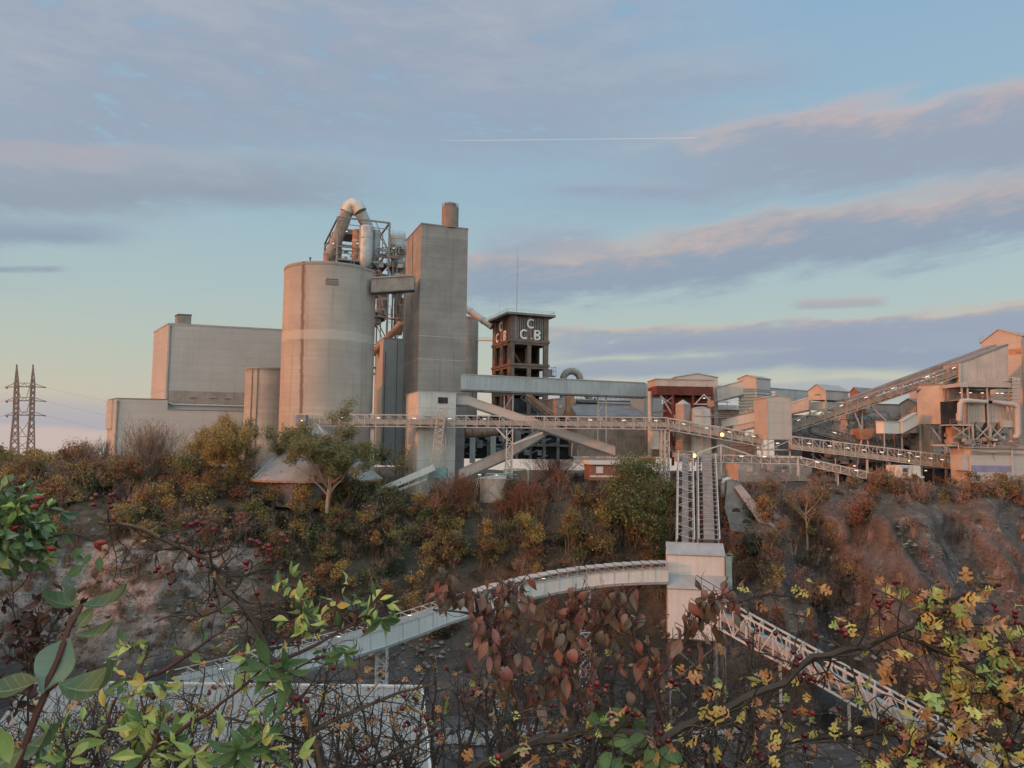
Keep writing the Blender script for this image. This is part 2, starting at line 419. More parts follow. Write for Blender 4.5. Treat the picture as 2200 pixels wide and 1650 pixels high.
    cloud('L', [(1200, 832), (2200, 828)], .012, .03, C(168, 174, 184), C(160, 170, 182), ((U(1000), U(1300)), Z_), .01, .6, .7, (.2, .5))
    # thin vapour trail
    ct = k.m('ABSOLUTE', k.m('SUBTRACT', v, curve([(925, 302.5), (1218, 299.5), (1512, 296)])))
    n1, n2 = FR['R']
    mk = k.m('MULTIPLY', k.ss(ct, k.m('ADD', .0002, k.m('MULTIPLY', n2, .0011)), .0001), k.m('MULTIPLY', k.ss(u, U(900), U(1000)), k.ss(u, U(1514), U(1500))))
    colr = k.mix(k.m('MULTIPLY', mk, .48), colr, C(226, 222, 218))
    # added sky brightness overhead and behind the viewer, to fill the shaded faces
    fill_boost = k.m('ADD', 1.0, k.m('ADD', k.m('MULTIPLY', k.ss(v, .75, 1.7), 1.1), k.m('MULTIPLY', k.ss(y, .15, -.55), 1.75)))
    bv = k.n('ShaderNodeVectorMath', operation='SCALE'); lk(nt, colr, bv.inputs[0]); lk(nt, fill_boost, bv.inputs['Scale']); colr = k.mix(k.ss(y, .25, -.4), bv.outputs[0], k.mix(1.0, bv.outputs[0], (1.10, 1.0, .87), 'MULTIPLY'))
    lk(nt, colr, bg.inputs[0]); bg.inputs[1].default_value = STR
make_world()
SC.view_settings.view_transform = 'Standard'
SC.view_settings.look = 'None'
SC.view_settings.exposure = EXPO
SC.view_settings.gamma = 1.0
SC.cycles.use_denoising = True
SC.cycles.max_bounces = 4
SC.cycles.diffuse_bounces = 2
SC.cycles.glossy_bounces = 2
SC.cycles.adaptive_threshold = .03
SC.cycles.transparent_max_bounces = 8
# ================================================================ terrain
def sstep(t):
    t = np.clip(t, 0, 1); return t * t * (3 - 2 * t)
def vnoise(x, y, s):
    """smooth value noise, vectorised"""
    x, y = np.asarray(x, float) / s, np.asarray(y, float) / s
    xi, yi = np.floor(x).astype(np.int64), np.floor(y).astype(np.int64)
    xf, yf = x - xi, y - yi
    xf, yf = xf * xf * (3 - 2 * xf), yf * yf * (3 - 2 * yf)
    def h(a, b):
        n = (a * 374761393 + b * 668265263) & 0x7fffffff
        n = ((n ^ (n >> 13)) * 1274126177) & 0x7fffffff
        return ((n ^ (n >> 16)) & 0xffff) / 65535.0
    return (h(xi, yi) * (1 - xf) + h(xi + 1, yi) * xf) * (1 - yf) + (h(xi, yi + 1) * (1 - xf) + h(xi + 1, yi + 1) * xf) * yf - .5
def fbm(x, y, s, o=4):
    r, a = 0, 1.0
    for i in range(o):
        r = r + a * vnoise(x + 31.7 * i, y - 17.3 * i, s); s *= .5; a *= .5
    return r
FLOOR = -50.0
def terrain(x, y):
    x, y = np.asarray(x, float), np.asarray(y, float)
    plate = np.interp(x, [-220, -130, -100, -60, -25, 10, 35, 60, 130], [-6, -6.5, -7.5, -10.5, -14.5, -13.5, -9.5, -8.8, -8.2])
    # upper edge, break of slope, toe
    yr = np.interp(x, [-150, -90, -60, -30, 0, 25, 45, 65, 90, 120], [190, 186, 180, 177, 176, 174, 164, 163, 158, 152])
    yb = np.interp(x, [-150, -90, -60, -40, -20, 0, 25, 45, 65, 90, 120], [160, 156, 156, 160, 162, 160, 158, 156, 155, 150, 144])
    zb = np.interp(x, [-150, -90, -60, -40, -20, 0, 25, 45, 65, 90, 120], [-20, -22, -24, -30, -33, -30, -27, -17, -15, -15, -15])
    yt = np.interp(x, [-150, -90, -60, -40, -20, 0, 25, 45, 65, 90, 120], [146, 140, 139, 138, 138, 141, 143, 140, 136, 128, 120])
    w = np.interp(x, [-150, 30, 50, 140], [.5, .45, 1.2, 1.3])
    rid = np.abs(fbm(x, y * .25, 26, 3)) * 2
    d = w * (fbm(x + 9, y * .35, 30, 4) * 17 - rid * 9)
    yr2 = yr + d * .45; yb2 = yb + d; yt2 = yt + d * .8
    t1 = np.clip((y - yb2) / np.maximum(yr2 - yb2, 2), 0, 1)
    t0 = np.clip((y - yt2) / np.maximum(yb2 - yt2, 2), 0, 1)
    z = np.where(y > yb2, zb + (plate - zb) * (t1 ** .85), FLOOR + (zb - FLOOR) * (t0 ** .8))
    far = np.clip((y - 320) / 500, 0, 1)
    z = np.where(y > 260, plate - .036 * (y - 260) + far * 6 * vnoise(x, y, 900), z)
    z = z + fbm(x, y, 22, 4) * np.where((y > 100) & (y < yr2), 2.4, .5) + fbm(x + 50, y, 5, 3) * np.where((y > 100) & (y < yr2), .9, .15)
    # floor: heaps and benches on the far half
    z = z + np.where(y < yt2, sstep((yt2 - y) / 20) * 1.4 * fbm(x, y, 30, 3), 0)
    # near bank and the sides of the pit
    near = -1.75 - .02 * np.abs(x) - np.clip(y - 2.0, 0, None) * .95
    near = np.where(y < 2, -1.75 + 0.05 * np.clip(2 - y, 0, 60), near)
    z = np.where(y < 80, np.maximum(near, np.where(y < yt2, z, near)), z)
    west = np.interp(x, [-400, -150, -128, -112], [-7, -8, -14, -60]) - 16 * sstep((y - 85) / 20); east = np.interp(x, [140, 160, 200], [-60, -14, -8])
    z = np.where(y < 180, np.maximum(z, np.where(y > 5, np.maximum(west, east), -60)), z)
    z = z + 17 * np.exp(-(((x + 62) / 30) ** 2 + ((y + 26) / 24) ** 2))  # unseen hill left of the camera, added to shade the near shrubs
    return z
def tz(x, y): return float(terrain(np.array([x]), np.array([y]))[0])
def make_ground():
    xs = np.concatenate([-np.geomspace(9000, 190, 16), np.arange(-180, -124, 6), np.arange(-124, 130, .65), np.arange(150, 200, 8), np.geomspace(205, 9000, 16)])
    ys = np.concatenate([-np.geomspace(6000, 60, 10), np.arange(-50, 100, 5), np.arange(100, 124, 2), np.arange(124, 188, .5), np.arange(190, 320, 6), np.geomspace(325, 14000, 18)])
    X, Y = np.meshgrid(xs, ys)
    Z = terrain(X, Y)
    # break up the rock face a little in plan so that ledges and gullies read
    face = ((Y > 118) & (Y < 186)).astype(float) * (np.abs(X) < 130)
    st = np.interp(X, [-130, -30, 40, 130], [1.0, .5, 1.0, 1.0])
    Yd = Y + face * st * (fbm(X * 1.0, Z * 2.2, 7, 5) * 2.8 + (np.abs(fbm(X, Z * .2, 10, 4)) * -5.0 + 1.0) + np.round(fbm(X, Z, 4, 2) * 4) / 4 * .8)
    gul = np.interp(X, [40, 62, 130], [0, 1, 1]) * face
    Yd = Yd + gul * (np.abs(fbm(X + Z * .3, Z * .07 + 40, 13, 4)) * -13.0 + 3.0)
    n, mcols = X.shape
    vs = np.stack([X, Yd, Z], -1).reshape(-1, 3)
    idx = np.arange(n * mcols).reshape(n, mcols)
    q = np.stack([idx[:-1, :-1], idx[:-1, 1:], idx[1:, 1:], idx[1:, :-1]], -1).reshape(-1, 4)
    me = bpy.data.meshes.new('ground'); me.from_pydata(vs.tolist(), [], q.tolist()); me.update(); me.shade_smooth()
    m, k, b = newmat('ground_mat')
    ge = k.n('ShaderNodeNewGeometry'); g = ge.outputs['Position']
    sn = k.n('ShaderNodeSeparateXYZ'); lk(k.nt, ge.outputs['Normal'], sn.inputs[0])
    sp = k.n('ShaderNodeSeparateXYZ'); lk(k.nt, g, sp.inputs[0])
    rock = k.ramp(k.noise(k.mapv(g, (.42, .42, .2)), 1.0, 9.0, .72, .8), [(.25, (.13, .11, .10)), (.45, (.25, .21, .19)), (.6, (.36, .305, .27)), (.78, (.47, .41, .365))])
    red = k.ramp(k.noise(k.mapv(g, (.3, .3, .12)), 1.0, 7.0, .68, .5), [(.25, (.075, .062, .06)), (.5, (.145, .122, .115)), (.75, (.235, .195, .18))])
    rf = k.ss(k.m('ADD', sp.outputs[0], k.m('MULTIPLY', k.m('SUBTRACT', k.noise(g, .06, 4.0), .5), 60.0)), 38.0, 62.0)
    rock = k.mix(rf, rock, red)
    strat = k.noise(k.mapv(g, (.03, .03, 1.6)), 1.0, 4.0, .6, .4)
    rock = k.mix(k.m('MULTIPLY', k.ss(strat, .52, .66), .22), rock, (.08, .065, .06))
    veg = k.ramp(k.noise(g, .45, 6.0, .65), [(.3, (.045, .04, .028)), (.5, (.085, .065, .04)), (.7, (.12, .085, .05))])
    dirt = k.ramp(k.noise(k.mapv(g, (.05, .16, .1)), 1.0, 6.0, .6), [(.3, (.06, .058, .058)), (.55, (.095, .09, .088)), (.75, (.16, .152, .147))])
    flat = k.ss(k.m('ADD', sn.outputs[2], k.m('MULTIPLY', k.m('SUBTRACT', k.noise(g, .12, 5.0, .6), .5), .7)), .62, .86)
    flat = k.m('MULTIPLY', flat, k.m('SUBTRACT', 1.0, k.m('MULTIPLY', rf, .55)))
    c = k.mix(flat, rock, veg)
    # fractures: thin dark lines and fresh pale scars
    crk = k.m('ABSOLUTE', k.m('SUBTRACT', k.noise(k.mapv(g, (.30, .30, .13)), 1.0, 6.0, .7, 1.2), .5))
    c = k.mix(k.m('MULTIPLY', k.ss(crk, .022, .0), k.m('MULTIPLY', k.m('SUBTRACT', 1.0, flat), .8)), c, (.045, .038, .035))
    crk2 = k.m('ABSOLUTE', k.m('SUBTRACT', k.noise(k.mapv(g, (.16, .16, .75), (5, 2, 8)), 1.0, 6.0, .7, .8), .5))
    c = k.mix(k.m('MULTIPLY', k.ss(crk2, .016, .0), k.m('MULTIPLY', k.m('SUBTRACT', 1.0, flat), .6)), c, (.055, .045, .042))
    c = k.mix(k.m('MULTIPLY', k.ss(k.noise(k.mapv(g, (.5, .5, .12), (1, 6, 3)), 1.0, 7.0, .7), .56, .68), .4), c, (.44, .37, .33))
    patch = k.ss(k.noise(g, .09, 5.0, .65), .5, .6)
    c = k.mix(k.m('MULTIPLY', patch, k.m('SUBTRACT', .75, k.m('MULTIPLY', rf, .45))), c, veg)
    mid = k.m('MULTIPLY', k.ss(k.m('ADD', sp.outputs[0], k.m('MULTIPLY', k.m('SUBTRACT', k.noise(g, .07, 4.0), .5), 40.0)), -62.0, -44.0), k.ss(sp.outputs[0], 40.0, 28.0))
    c = k.mix(k.m('MULTIPLY', mid, .88), c, k.mix(.5, veg, (.05, .047, .038)))
    dkp = k.ss(k.noise(k.mapv(g, (.05, .05, .035), (4, 7, 1)), 1.0, 4.0, .6), .5, .62)
    c = k.mix(k.m('MULTIPLY', k.m('MULTIPLY', dkp, rf), .6), c, (.085, .08, .082))
    low = k.m('MULTIPLY', k.ss(sp.outputs[2], FLOOR + 15, FLOOR + 4), k.ss(sp.outputs[1], 200.0, 190.0))
    c = k.mix(low, c, dirt)
    lk(k.nt, c, b.inputs['Base Color']); b.inputs['Roughness'].default_value = .95; b.inputs['Specular IOR Level'].default_value = .1
    bn = k.n('ShaderNodeBump'); bn.inputs['Strength'].default_value = .9; bn.inputs['Distance'].default_value = .8
    hh = k.m('ADD', k.noise(k.mapv(g, (.6, .6, 1.4)), 1.0, 9.0, .7, .4), k.m('MULTIPLY', k.noise(g, .22, 5.0, .6), 1.5))
    lk(k.nt, hh, bn.inputs['Height']); lk(k.nt, bn.outputs[0], b.inputs['Normal'])
    me.materials.append(m)
    o = bpy.data.objects.new('ground', me); COL.objects.link(o); o['kind'] = 'structure'
make_ground()
def haul_road():
    # dusty haul road along the quarry floor
    mb = MB(); pts = []
    for i in range(36):
        x = -100 + i * 4
        y = 131 + 2.2 * sin(x * .03) + .03 * x
        pts.append((x, y))
    for (x0, y0), (x1, y1) in zip(pts, pts[1:]):
        zs = [tz(x0, y0 - 3) + .25, tz(x1, y1 - 3) + .25, tz(x1, y1 + 3) + .25, tz(x0, y0 + 3) + .25]
        mb.add([(x0, y0 - 3, zs[0]), (x1, y1 - 3, zs[1]), (x1, y1 + 3, zs[2]), (x0, y0 + 3, zs[3])], [(0, 1, 2, 3)])
    mat('road_dust', (.26, .25, .24), .95, .2, .3)
    o = mb.build('road', 'road_dust'); o['kind'] = 'structure'
haul_road()
# ================================================================ cement works
def roofslab(mb, f, over=.3, th=.35, d=None):
    f.box(mb, -over, f.w + over, -over, (d or f.d) + over, f.h, f.h + th)
def seam_lines(mb, f, zs, t=.12, proud=.06):
    for w in zs:
        f.box(mb, 0, f.w, -proud, 0, w, w + t); f.box(mb, -proud, 0, -proud, f.d, w, w + t)
def railing(mb, pts, h=1.1, w=.07, closed=False):
    pts = [V(p) for p in pts]
    if closed: pts = pts + [pts[0]]
    for a, b in zip(pts, pts[1:]):
        n = max(1, int((b - a).length / 1.6))
        for i in range(n + 1):
            q = a.lerp(b, i / n); mb.bar(q, q + ZU * h, w)
        mb.bar(a + ZU * h, b + ZU * h, w); mb.bar(a + ZU * h * .55, b + ZU * h * .55, w)
def lamp(root, p, d=(1, 0, 0), L=1.1, r=.085):
    L *= .65; r *= .62
    p, d = V(p), V(d).normalized()
    return MB().bar(p - d * L / 2, p + d * L / 2, r * 2).build('lamp', 'tube_light', root)
def flood(root, p, r=.3):
    h = MB().obox(V(p) + V((-r * 1.1, .05, -r * 1.1)), (r * 2.2, 0, 0), (0, .35, 0), (0, 0, r * 2.2)).build('floodlight', 'steel_dark', root)
    MB().lathe(V(p) - ZU * r, [(.02, 0), (r * .8, r * .35), (r, r), (r * .8, r * 1.65), (.02, 2 * r)], 12).build('lens', 'flood_light', h, True)
def dn(px, py, Y): return P(px, py, Y)

# ---- upper hall
f = plan(362, 697, 900, 232, 17, 660, 326, angy=36)
r = thing('production_hall', 'tall beige windowless hall block with a vent box on its roof, above the lower hall', 'industrial hall', f.p(f.w / 2, f.d / 2))
MB().obox(f.p(0, 0), f.x * f.w, f.y * f.d, ZU * f.h).build('wall', 'clad_beige', r)
mb = MB(); roofslab(mb, f, .12, .5); mb.build('roof', 'roof_grey', r)
mb = MB(); seam_lines(mb, f, [f.h * .30], .14); mb.build('cladding_seam', 'steel', r)
mb = MB(); f.box(mb, .5, .75, -.3, -.02, 0, f.h - 1); f.box(mb, .35, .9, -.35, -.0, f.h - 1, f.h - .3); mb.build('downpipe', 'roof_dark', r)
za, zb = f.h * .17, f.h * .295
mb = MB(); f.box(mb, .9, f.w, -.12, -.0, za, zb); mb.build('gallery_strip', 'dust_brown', r)
mb = MB()
for t in (.2, .37, .5): f.box(mb, f.w * t * .82, f.w * t * .82 + 1.5, -.8, -.12, za + 1.9, za + 2.15)
mb.each('shelf_vent', 'steel', r)
mb = MB().tube([f.p(-.3, -.4, za + .6), f.p(1.0, -.5, za), f.p(2.2, -.5, za - .5), f.p(f.w, -.5, za - .5)], .28, 8); mb.build('pipe', 'steel_pale', r, True)
g = plan(383, 674, 698, 233.5, 17, 411, 376, angy=36)
v = MB().obox(g.p(0, 0, .5), g.x * g.w, g.y * g.d, ZU * (g.h - .9)).build('vent_box', 'roof_dark', r)
mb = MB(); g.box(mb, -.15, g.w + .15, -.15, g.d + .15, g.h - .35, g.h); mb.build('cap', 'steel_dark', v)
mb = MB()
for i in range(6): g.box(mb, .3, g.w - .3, -.1, .0, .8 + i * .38, .95 + i * .38)
mb.build('louvre', 'steel', v)

# ---- lower hall
f = plan(250, 857, 1012, 226, 12, 357, 229, angy=38)
f2w = hit_col(V((f.o.x, f.o.y, f.o.z + 10)), f.x, 640)
r = thing('production_hall', 'long low beige hall with a stepped roof line, left of the round silos', 'industrial hall', f.p(f.w / 2, f.d / 2))
mb = MB().obox(f.p(0, 0), f.x * f.w, f.y * f.d, ZU * f.h)
h2 = f.h - (881 - 859) * 226 / F
mb.obox(f.p(f.w, 0), f.x * (f2w - f.w), f.y * f.d, ZU * h2); mb.build('wall', 'clad_beige', r)
mb = MB(); f.box(mb, -.1, f.w + .05, -.1, f.d, f.h, f.h + .35); f.box(mb, f.w + .05, f2w, -.1, f.d, h2, h2 + .3); mb.build('roof', 'roof_dark', r)
mb = MB(); f.box(mb, .3, .6, -.3, -.02, 0, f.h - .6); f.box(mb, .15, .75, -.36, -.0, f.h - 1.2, f.h - .5); mb.build('downpipe', 'roof_dark', r)
zb = f.h - (927 - 863) * 226 / F
mb = MB().obox(f.p(-.55, f.d * .3, zb), f.x * .55, f.y * f.d * .7, ZU * (f.h - zb - .1)); mb.build('side_bay', 'clad_beige', r)
mb = MB(); seam_lines(mb, f, [f.h * .35, f.h * .7], .08); mb.build('cladding_seam', 'clad_grey', r)

# ---- round silos
def silo(name, label, pxl, pxr, pyrim, pybase, Y, mt, extra=None):
    c = P((pxl + pxr) / 2, (pyrim + pybase) / 2, Y)
    rad_ = (pxr - pxl) / 2 / F * Y
    z1, z0 = Zat((pxl + pxr) / 2, pyrim, Y), Zat((pxl + pxr) / 2, pybase, Y)
    r = thing(name, label, 'silo', (c.x, c.y, z0))
    h = z1 - z0
    MB().lathe((c.x, c.y, z0), [(rad_, 0), (rad_, h - .05), (rad_ - .12, h), (rad_ - .3, h), (rad_ - .3, h - .5), (.1, h - .3)], 72).build('shell', mt, r, True)
    return r, V((c.x, c.y, z0)), rad_, h
r, c, R, h = silo('small_silo', 'shorter round concrete silo standing between the beige hall and the biggest silo', 526, 626, 793, 1030, 222, 'concrete')
mb = MB()
for px in (549, 561):
    a = -pi / 2 - .45 + (px - 549) * .022
    q = c + V((cos(a) * (R + .15), sin(a) * (R + .15), 0)); mb.tube([q, q + ZU * (h - .4)], .16, 6)
mb.build('downpipe', 'dust_brown', r)
q = c + V((-R * .94, -R * .25, h)); MB().bar(q, q + ZU * 3.2, .14).bar(q + ZU * 3.2, q + V((1.2, 0, 3.2)), .12).build('davit', 'steel', r)
mb = MB().lathe(c + ZU * (h - .9), [(R + .1, 0), (R + .12, .35), (R + .1, .7)], 72); mb.build('rim_band', 'concrete_dark', r, True)

r, c, R, h = silo('storage_silo', 'biggest round concrete silo with a dark rusty streak running down it', 606.5, 801, 583.5, 1030, 206, 'concrete_silo')
mb = MB().lathe(c + ZU * (h - .95), [(R + .08, 0), (R + .08, .5)], 96); mb.build('rim_band', 'concrete_dark', r, True)
for a in (-1.83,):
    pass
a = -1.295
d = V((cos(a), sin(a), 0)); t = V((-d.y, d.x, 0))
zq = Zat(734, 604.5, 206 - R) - c.z
mb = MB()
for i in range(4): mb.obox(c + d * (R - .3) - t * 1.65 + ZU * (zq + .62 - i * .45), t * 3.3, d * .55, ZU * .22)
mb.build('louvre_vent', 'concrete_dark', r)
q = c + V((-R * .25, -R * .8, h)); MB().tube([q, q + ZU * 1.1, q + ZU * 1.2, q + ZU * 1.5], [.2, .2, .32, .3], 8).build('vent_pipe', 'steel_dark', r)
q = P(660, 585, 206 - R * .93); MB().lathe(q - ZU * .3, [(.1, 0), (.35, .1), (.35, .5), (.1, .6)], 10).build('spout', 'steel_dark', r)

# ---- conical shed in front of the big silo
cx = P(676, 912, 186); base = P(672, 1026, 186)
r = thing('conical_store', 'steep grey conical store with two pale ridge strips at the foot of the biggest silo', 'store', (cx.x, cx.y, base.z - 4))
Rb = 146 / F * 186; hz = cx.z - base.z; n = 40
MB().lathe((cx.x, cx.y, base.z), [(Rb, 0), (1.0, hz)], n).build('roof', 'cone_roof', r, True)
mb = MB()
for a_ in (-2.25, -.72, 1.0, 2.6): mb.bar((cx.x + Rb * cos(a_), cx.y + Rb * sin(a_), base.z + .15), (cx.x + cos(a_), cx.y + sin(a_), cx.z + .15), .38, .2)
mb.build('ridge_strip', 'steel_pale', r)
MB().lathe((cx.x, cx.y, base.z - .45), [(Rb + .2, 0), (Rb + .2, .42)], n).build('eaves_beam', 'kiln', r)
mb = MB().lathe((cx.x, cx.y, base.z - 6), [(Rb - .35, 0), (Rb - .35, 5.7)], 8); mb.build('wall', 'steel_dark', r)
MB().lathe((cx.x, cx.y, cx.z - .3), [(1.15, 0), (1.0, .5), (.1, .7)], 12).build('cap', 'cone_roof', r)

# ---- concrete tower with flue
f = plan(905.5, 481, 1035, 206, 21, 1001, 867)
r = thing('concrete_tower', 'tall plain rectangular concrete tower with a round flue standing on top', 'tower', f.p(f.w / 2, f.d / 2))
MB().obox(f.p(0, 0), f.x * f.w, f.y * f.d, ZU * f.h).build('wall', 'concrete_dark', r)
mb = MB(); f.box(mb, -.12, f.w + .12, -.12, f.d + .12, f.h, f.h + .35); mb.build('parapet', 'concrete_dark', r)
mb = MB().tube([f.p(-.15, f.d * .52, f.h * .62), f.p(-.15, f.d * .52, f.h - .8)], .16, 6).build('downpipe', 'dust_brown', r)
zs = [f.h * t for t in (.33, .345, .47, .56)]
mb = MB()
for w in zs[1:]: f.box(mb, 0, f.w, -.05, 0, w, w + .1); f.box(mb, -.05, 0, -.05, f.d, w, w + .1)
mb.build('pour_joint', 'concrete_pale', r)
q = P(967, 470, 211); top = Zat(967, 439, 211); Rf = 18.5 / F * 211
fl = MB().lathe((q.x, q.y, f.o.z + f.h), [(Rf, 0), (Rf, top - 1.1 - f.o.z - f.h), (Rf * .72, top - 1.0 - f.o.z - f.h), (Rf * .72, top - f.o.z - f.h), (.1, top - f.o.z - f.h)], 28).build('flue', 'flue_brown', r, True)
mb = MB(); railing(mb, [(q.x + (Rf - .1) * cos(i * pi / 6), q.y + (Rf - .1) * sin(i * pi / 6), top - 1.0) for i in range(12)], 1.0, .05, True); mb.build('railing', 'steel_dark', fl)
tower_f = f
# ---- covered bridge from silo to tower
a, b = P(797, 627, 200), P(889, 621, 203.5)
n = V((0, 1, 0)); up = ZU * 3.7
r = thing('covered_bridge', 'short grey covered bridge joining the top of the biggest silo to the concrete tower', 'bridge', a)
MB().hexa([a, b, b + n * 3, a + n * 3], [a + up, b + up, b + n * 3 + up, a + n * 3 + up]).build('wall', 'dust_brown', r)
MB().hexa([a + up - n * .3, b + up - n * .3, b + n * 3.3 + up, a + n * 3.3 + up], [a + up * 1.09 - n * .3, b + up * 1.09 - n * .3, b + n * 3.3 + up * 1.09, a + n * 3.3 + up * 1.09]).build('roof', 'roof_grey', r)
MB().hexa([a - up * .08 - n * .05, b - up * .08 - n * .05, b + n * 3 - up * .08, a + n * 3 - up * .08], [a - n * .05, b - n * .05, b + n * 3.05, a + n * 3.05]).build('floor_beam', 'steel_dark', r)

# ---- stair block in front of the tower
f = plan(899, 843, 1066, 190, 21, 978, 870.5)
r = thing('stair_block', 'pale concrete block at the foot of the concrete tower, tan on its left face', 'tower', f.p(f.w / 2, f.d / 2))
MB().obox(f.p(0, 0), f.x * f.w, f.y * f.d, ZU * f.h).build('wall', 'concrete_pale', r)
mb = MB(); f.box(mb, -.08, f.w + .08, -.08, f.d + .08, f.h, f.h + .22); mb.build('coping', 'concrete_pale', r)
mb = MB(); seam_lines(mb, f, [f.h * t for t in (.17, .34, .51, .68, .85)], .06, .03); mb.build('pour_joint', 'concrete_dark', r)
o = f.p(f.w * .80, -.1, f.h * .5); MB().obox(o, f.x * 1.6, f.y * .1, ZU * 3.4).build('door', 'clad_grey', r)
o = f.p(f.w * .52, -.12, f.h * .9); MB().obox(o, f.x * 2.6, f.y * .12, ZU * 1.6).build('opening', 'void', r)
mb = MB().tube([f.p(f.w * .72, -.3, 1), f.p(f.w * .74, -.3, f.h * .82)], .14, 6).build('pipe', 'steel_pale', r)
mb = MB(); f.box(mb, -2.6, 0, f.d * .7, f.d * .8, f.h * .255, f.h * .275); mb.build('bracket', 'orange_paint', r)
stair_f = f
# ---- lattice ladder leaning on it
def lattice_beam(mb, a, b, w, d, side, n, t=.14):
    """box lattice: a-b centre line, w wide along side, d deep"""
    a, b, side = V(a), V(b), V(side).normalized()
    ax = (b - a).normalized(); dp = ax.cross(side).normalized()
    cs = [side * (sx * w / 2) + dp * (sy * d / 2) for sx, sy in ((-1, -1), (1, -1), (1, 1), (-1, 1))]
    for c_ in cs: mb.bar(a + c_, b + c_, t)
    for i in range(n):
        p, q = a.lerp(b, i / n), a.lerp(b, (i + 1) / n)
        for j in range(4):
            if i % 2: mb.bar(p + cs[j], q + cs[(j + 1) % 4], t * .7)
            else: mb.bar(p + cs[(j + 1) % 4], q + cs[j], t * .7)
        if i % 2 == 0:
            for j in range(4): mb.bar(p + cs[j], p + cs[(j + 1) % 4], t * .7)
    return mb
a, b = P(935, 1004, 187), P(950, 871, 187)
r = thing('lattice_hoist', 'slim leaning lattice ladder tower against the pale concrete stair block', 'hoist', a)
lattice_beam(MB(), a, b, 2.0, 1.4, (1, 0, 0), 20, .16).build('frame', 'steel_pale', r)
MB().obox(a + V((-1.6, -1, -2.6)), (4.6, 0, 0), (0, 2.5, 0), (0, 0, 2.5)).build('base_housing', 'teal', r)
mb = MB()
for dx in (-1.2, 1.0, 2.6): MB().bar(a + V((dx, 0, -2.6)), a + V((dx, 0, -9)), .3).build('support_leg', 'steel', r)

# ---- short loading conveyor lower left of the block
a, b = P(788, 1073, 183), P(935, 1010, 183)
r = thing('loading_conveyor', 'small cream sloping conveyor with two parallel beams dipping into the trees', 'conveyor', a)
dv = (b - a); nn = V((0, 1.6, 0)); u_ = V((-dv.z, 0, dv.x)).normalized()
MB().hexa([a, b, b + nn, a + nn], [a + u_ * 1.5, b + u_ * 1.5, b + nn + u_ * 1.5, a + nn + u_ * 1.5]).build('cover', 'clad_white', r)
a2, b2 = P(792, 1078, 183), P(917, 1029, 183)
MB().bar(a2 + nn / 2, b2 + nn / 2, 1.5, .55).build('lower_beam', 'steel_pale', r)
mb = MB()
for t in (.1, .3, .5, .7, .9): mb.bar(a2.lerp(b2, t), a.lerp(b, t * .86), .14); mb.bar(a2.lerp(b2, t) + nn, a.lerp(b, t * .86) + nn, .14)
mb.build('strut', 'steel', r)
q = P(855, 1049, 183.5); MB().bar(q, q - ZU * 6, .3).build('support_leg', 'steel_pale', r); MB().bar(q + V((5.5, 0, 1.6)), q + V((5.5, 0, -6)), .3).build('support_leg', 'steel_pale', r)

# ---- preheater tower behind the silo
f = plan(726.5, 466, 800, 238, 21, 833, 693.5)
r = thing('preheater_tower', 'open steel frame tower holding cyclones and a hooked bright duct behind the biggest silo', 'tower', f.p(f.w / 2, f.d / 2))
H = f.h
lv = [H - (t - 466) * 238 / F for t in (466, 531, 560, 610, 680, 750, 795)]
mb = MB()
for u in (0, f.w):
    for v_ in (0, f.d): mb.bar(f.p(u, v_, 0), f.p(u, v_, H), .6)
for w in lv:
    for p_, q_ in (((0, 0), (f.w, 0)), ((0, f.d), (f.w, f.d)), ((0, 0), (0, f.d)), ((f.w, 0), (f.w, f.d))):
        mb.bar(f.p(*p_, w), f.p(*q_, w), .5)
def xb(mb, p, q, w): mb.bar(p, q, w)
for v_ in (0, f.d):
    for lo, hi in ((1, 0), (3, 2), (4, 3), (5, 4), (6, 5)):
        mb.bar(f.p(f.w, v_, lv[lo]), f.p(f.w * .72, v_, lv[hi]), .24)
        mb.bar(f.p(f.w * .5, v_, lv[lo]), f.p(f.w * .72, v_, lv[hi]), .24) if lo > 1 else None
for u in (0, f.w):
    mb.bar(f.p(u, 0, lv[1]), f.p(u, f.d * .5, lv[0]), .28); mb.bar(f.p(u, f.d, lv[1]), f.p(u, f.d * .5, lv[0]), .28)
    mb.bar(f.p(u, 0, lv[3]), f.p(u, f.d, lv[2]), .24)
for u in (f.w * .33, f.w * .66): mb.bar(f.p(u, 0, lv[6]), f.p(u, 0, lv[2]), .3)
for u in (f.w * .82, f.w + 3.2): mb.bar(f.p(u, 2, 0), f.p(u, 2, lv[1]), .42)
mb.bar(f.p(f.w, 2, lv[2]), f.p(f.w + 9, 5, lv[2]), .5)
mb.bar(f.p(f.w, 2, lv[4]), f.p(f.w + 6, 5, lv[4]), .5); mb.bar(f.p(f.w, 2, lv[5]), f.p(f.w + 6, 5, lv[5]), .5)
for u0, u1 in ((0, .25), (.25, .5), (.5, .75), (.75, 1)): mb.bar(f.p(f.w * u0, f.d, lv[1]), f.p(f.w * u1, f.d, lv[2]), .22); mb.bar(f.p(f.w * u0, 0, lv[2]), f.p(f.w * u1, 0, lv[3]), .22)
for w in (H - 2.2, (lv[1] + lv[2]) / 2): mb.bar(f.p(0, 0, w), f.p(f.w, 0, w), .22); mb.bar(f.p(0, 0, w), f.p(0, f.d, w), .22); mb.bar(f.p(0, f.d, w), f.p(f.w, f.d, w), .22)
for v_ in (f.d * .33, f.d * .66): mb.bar(f.p(0, v_, 0), f.p(0, v_, lv[1]), .3); mb.bar(f.p(f.w, v_, 0), f.p(f.w, v_, H), .25)
for w in (lv[1] + 2, lv[2], lv[3]): f.box(mb, f.w + 1, f.w + 9.5, 2, 9, w - .3, w); railing(mb, [f.p(f.w + 1, 2, w), f.p(f.w + 9.5, 2, w)], 1.1, .09)
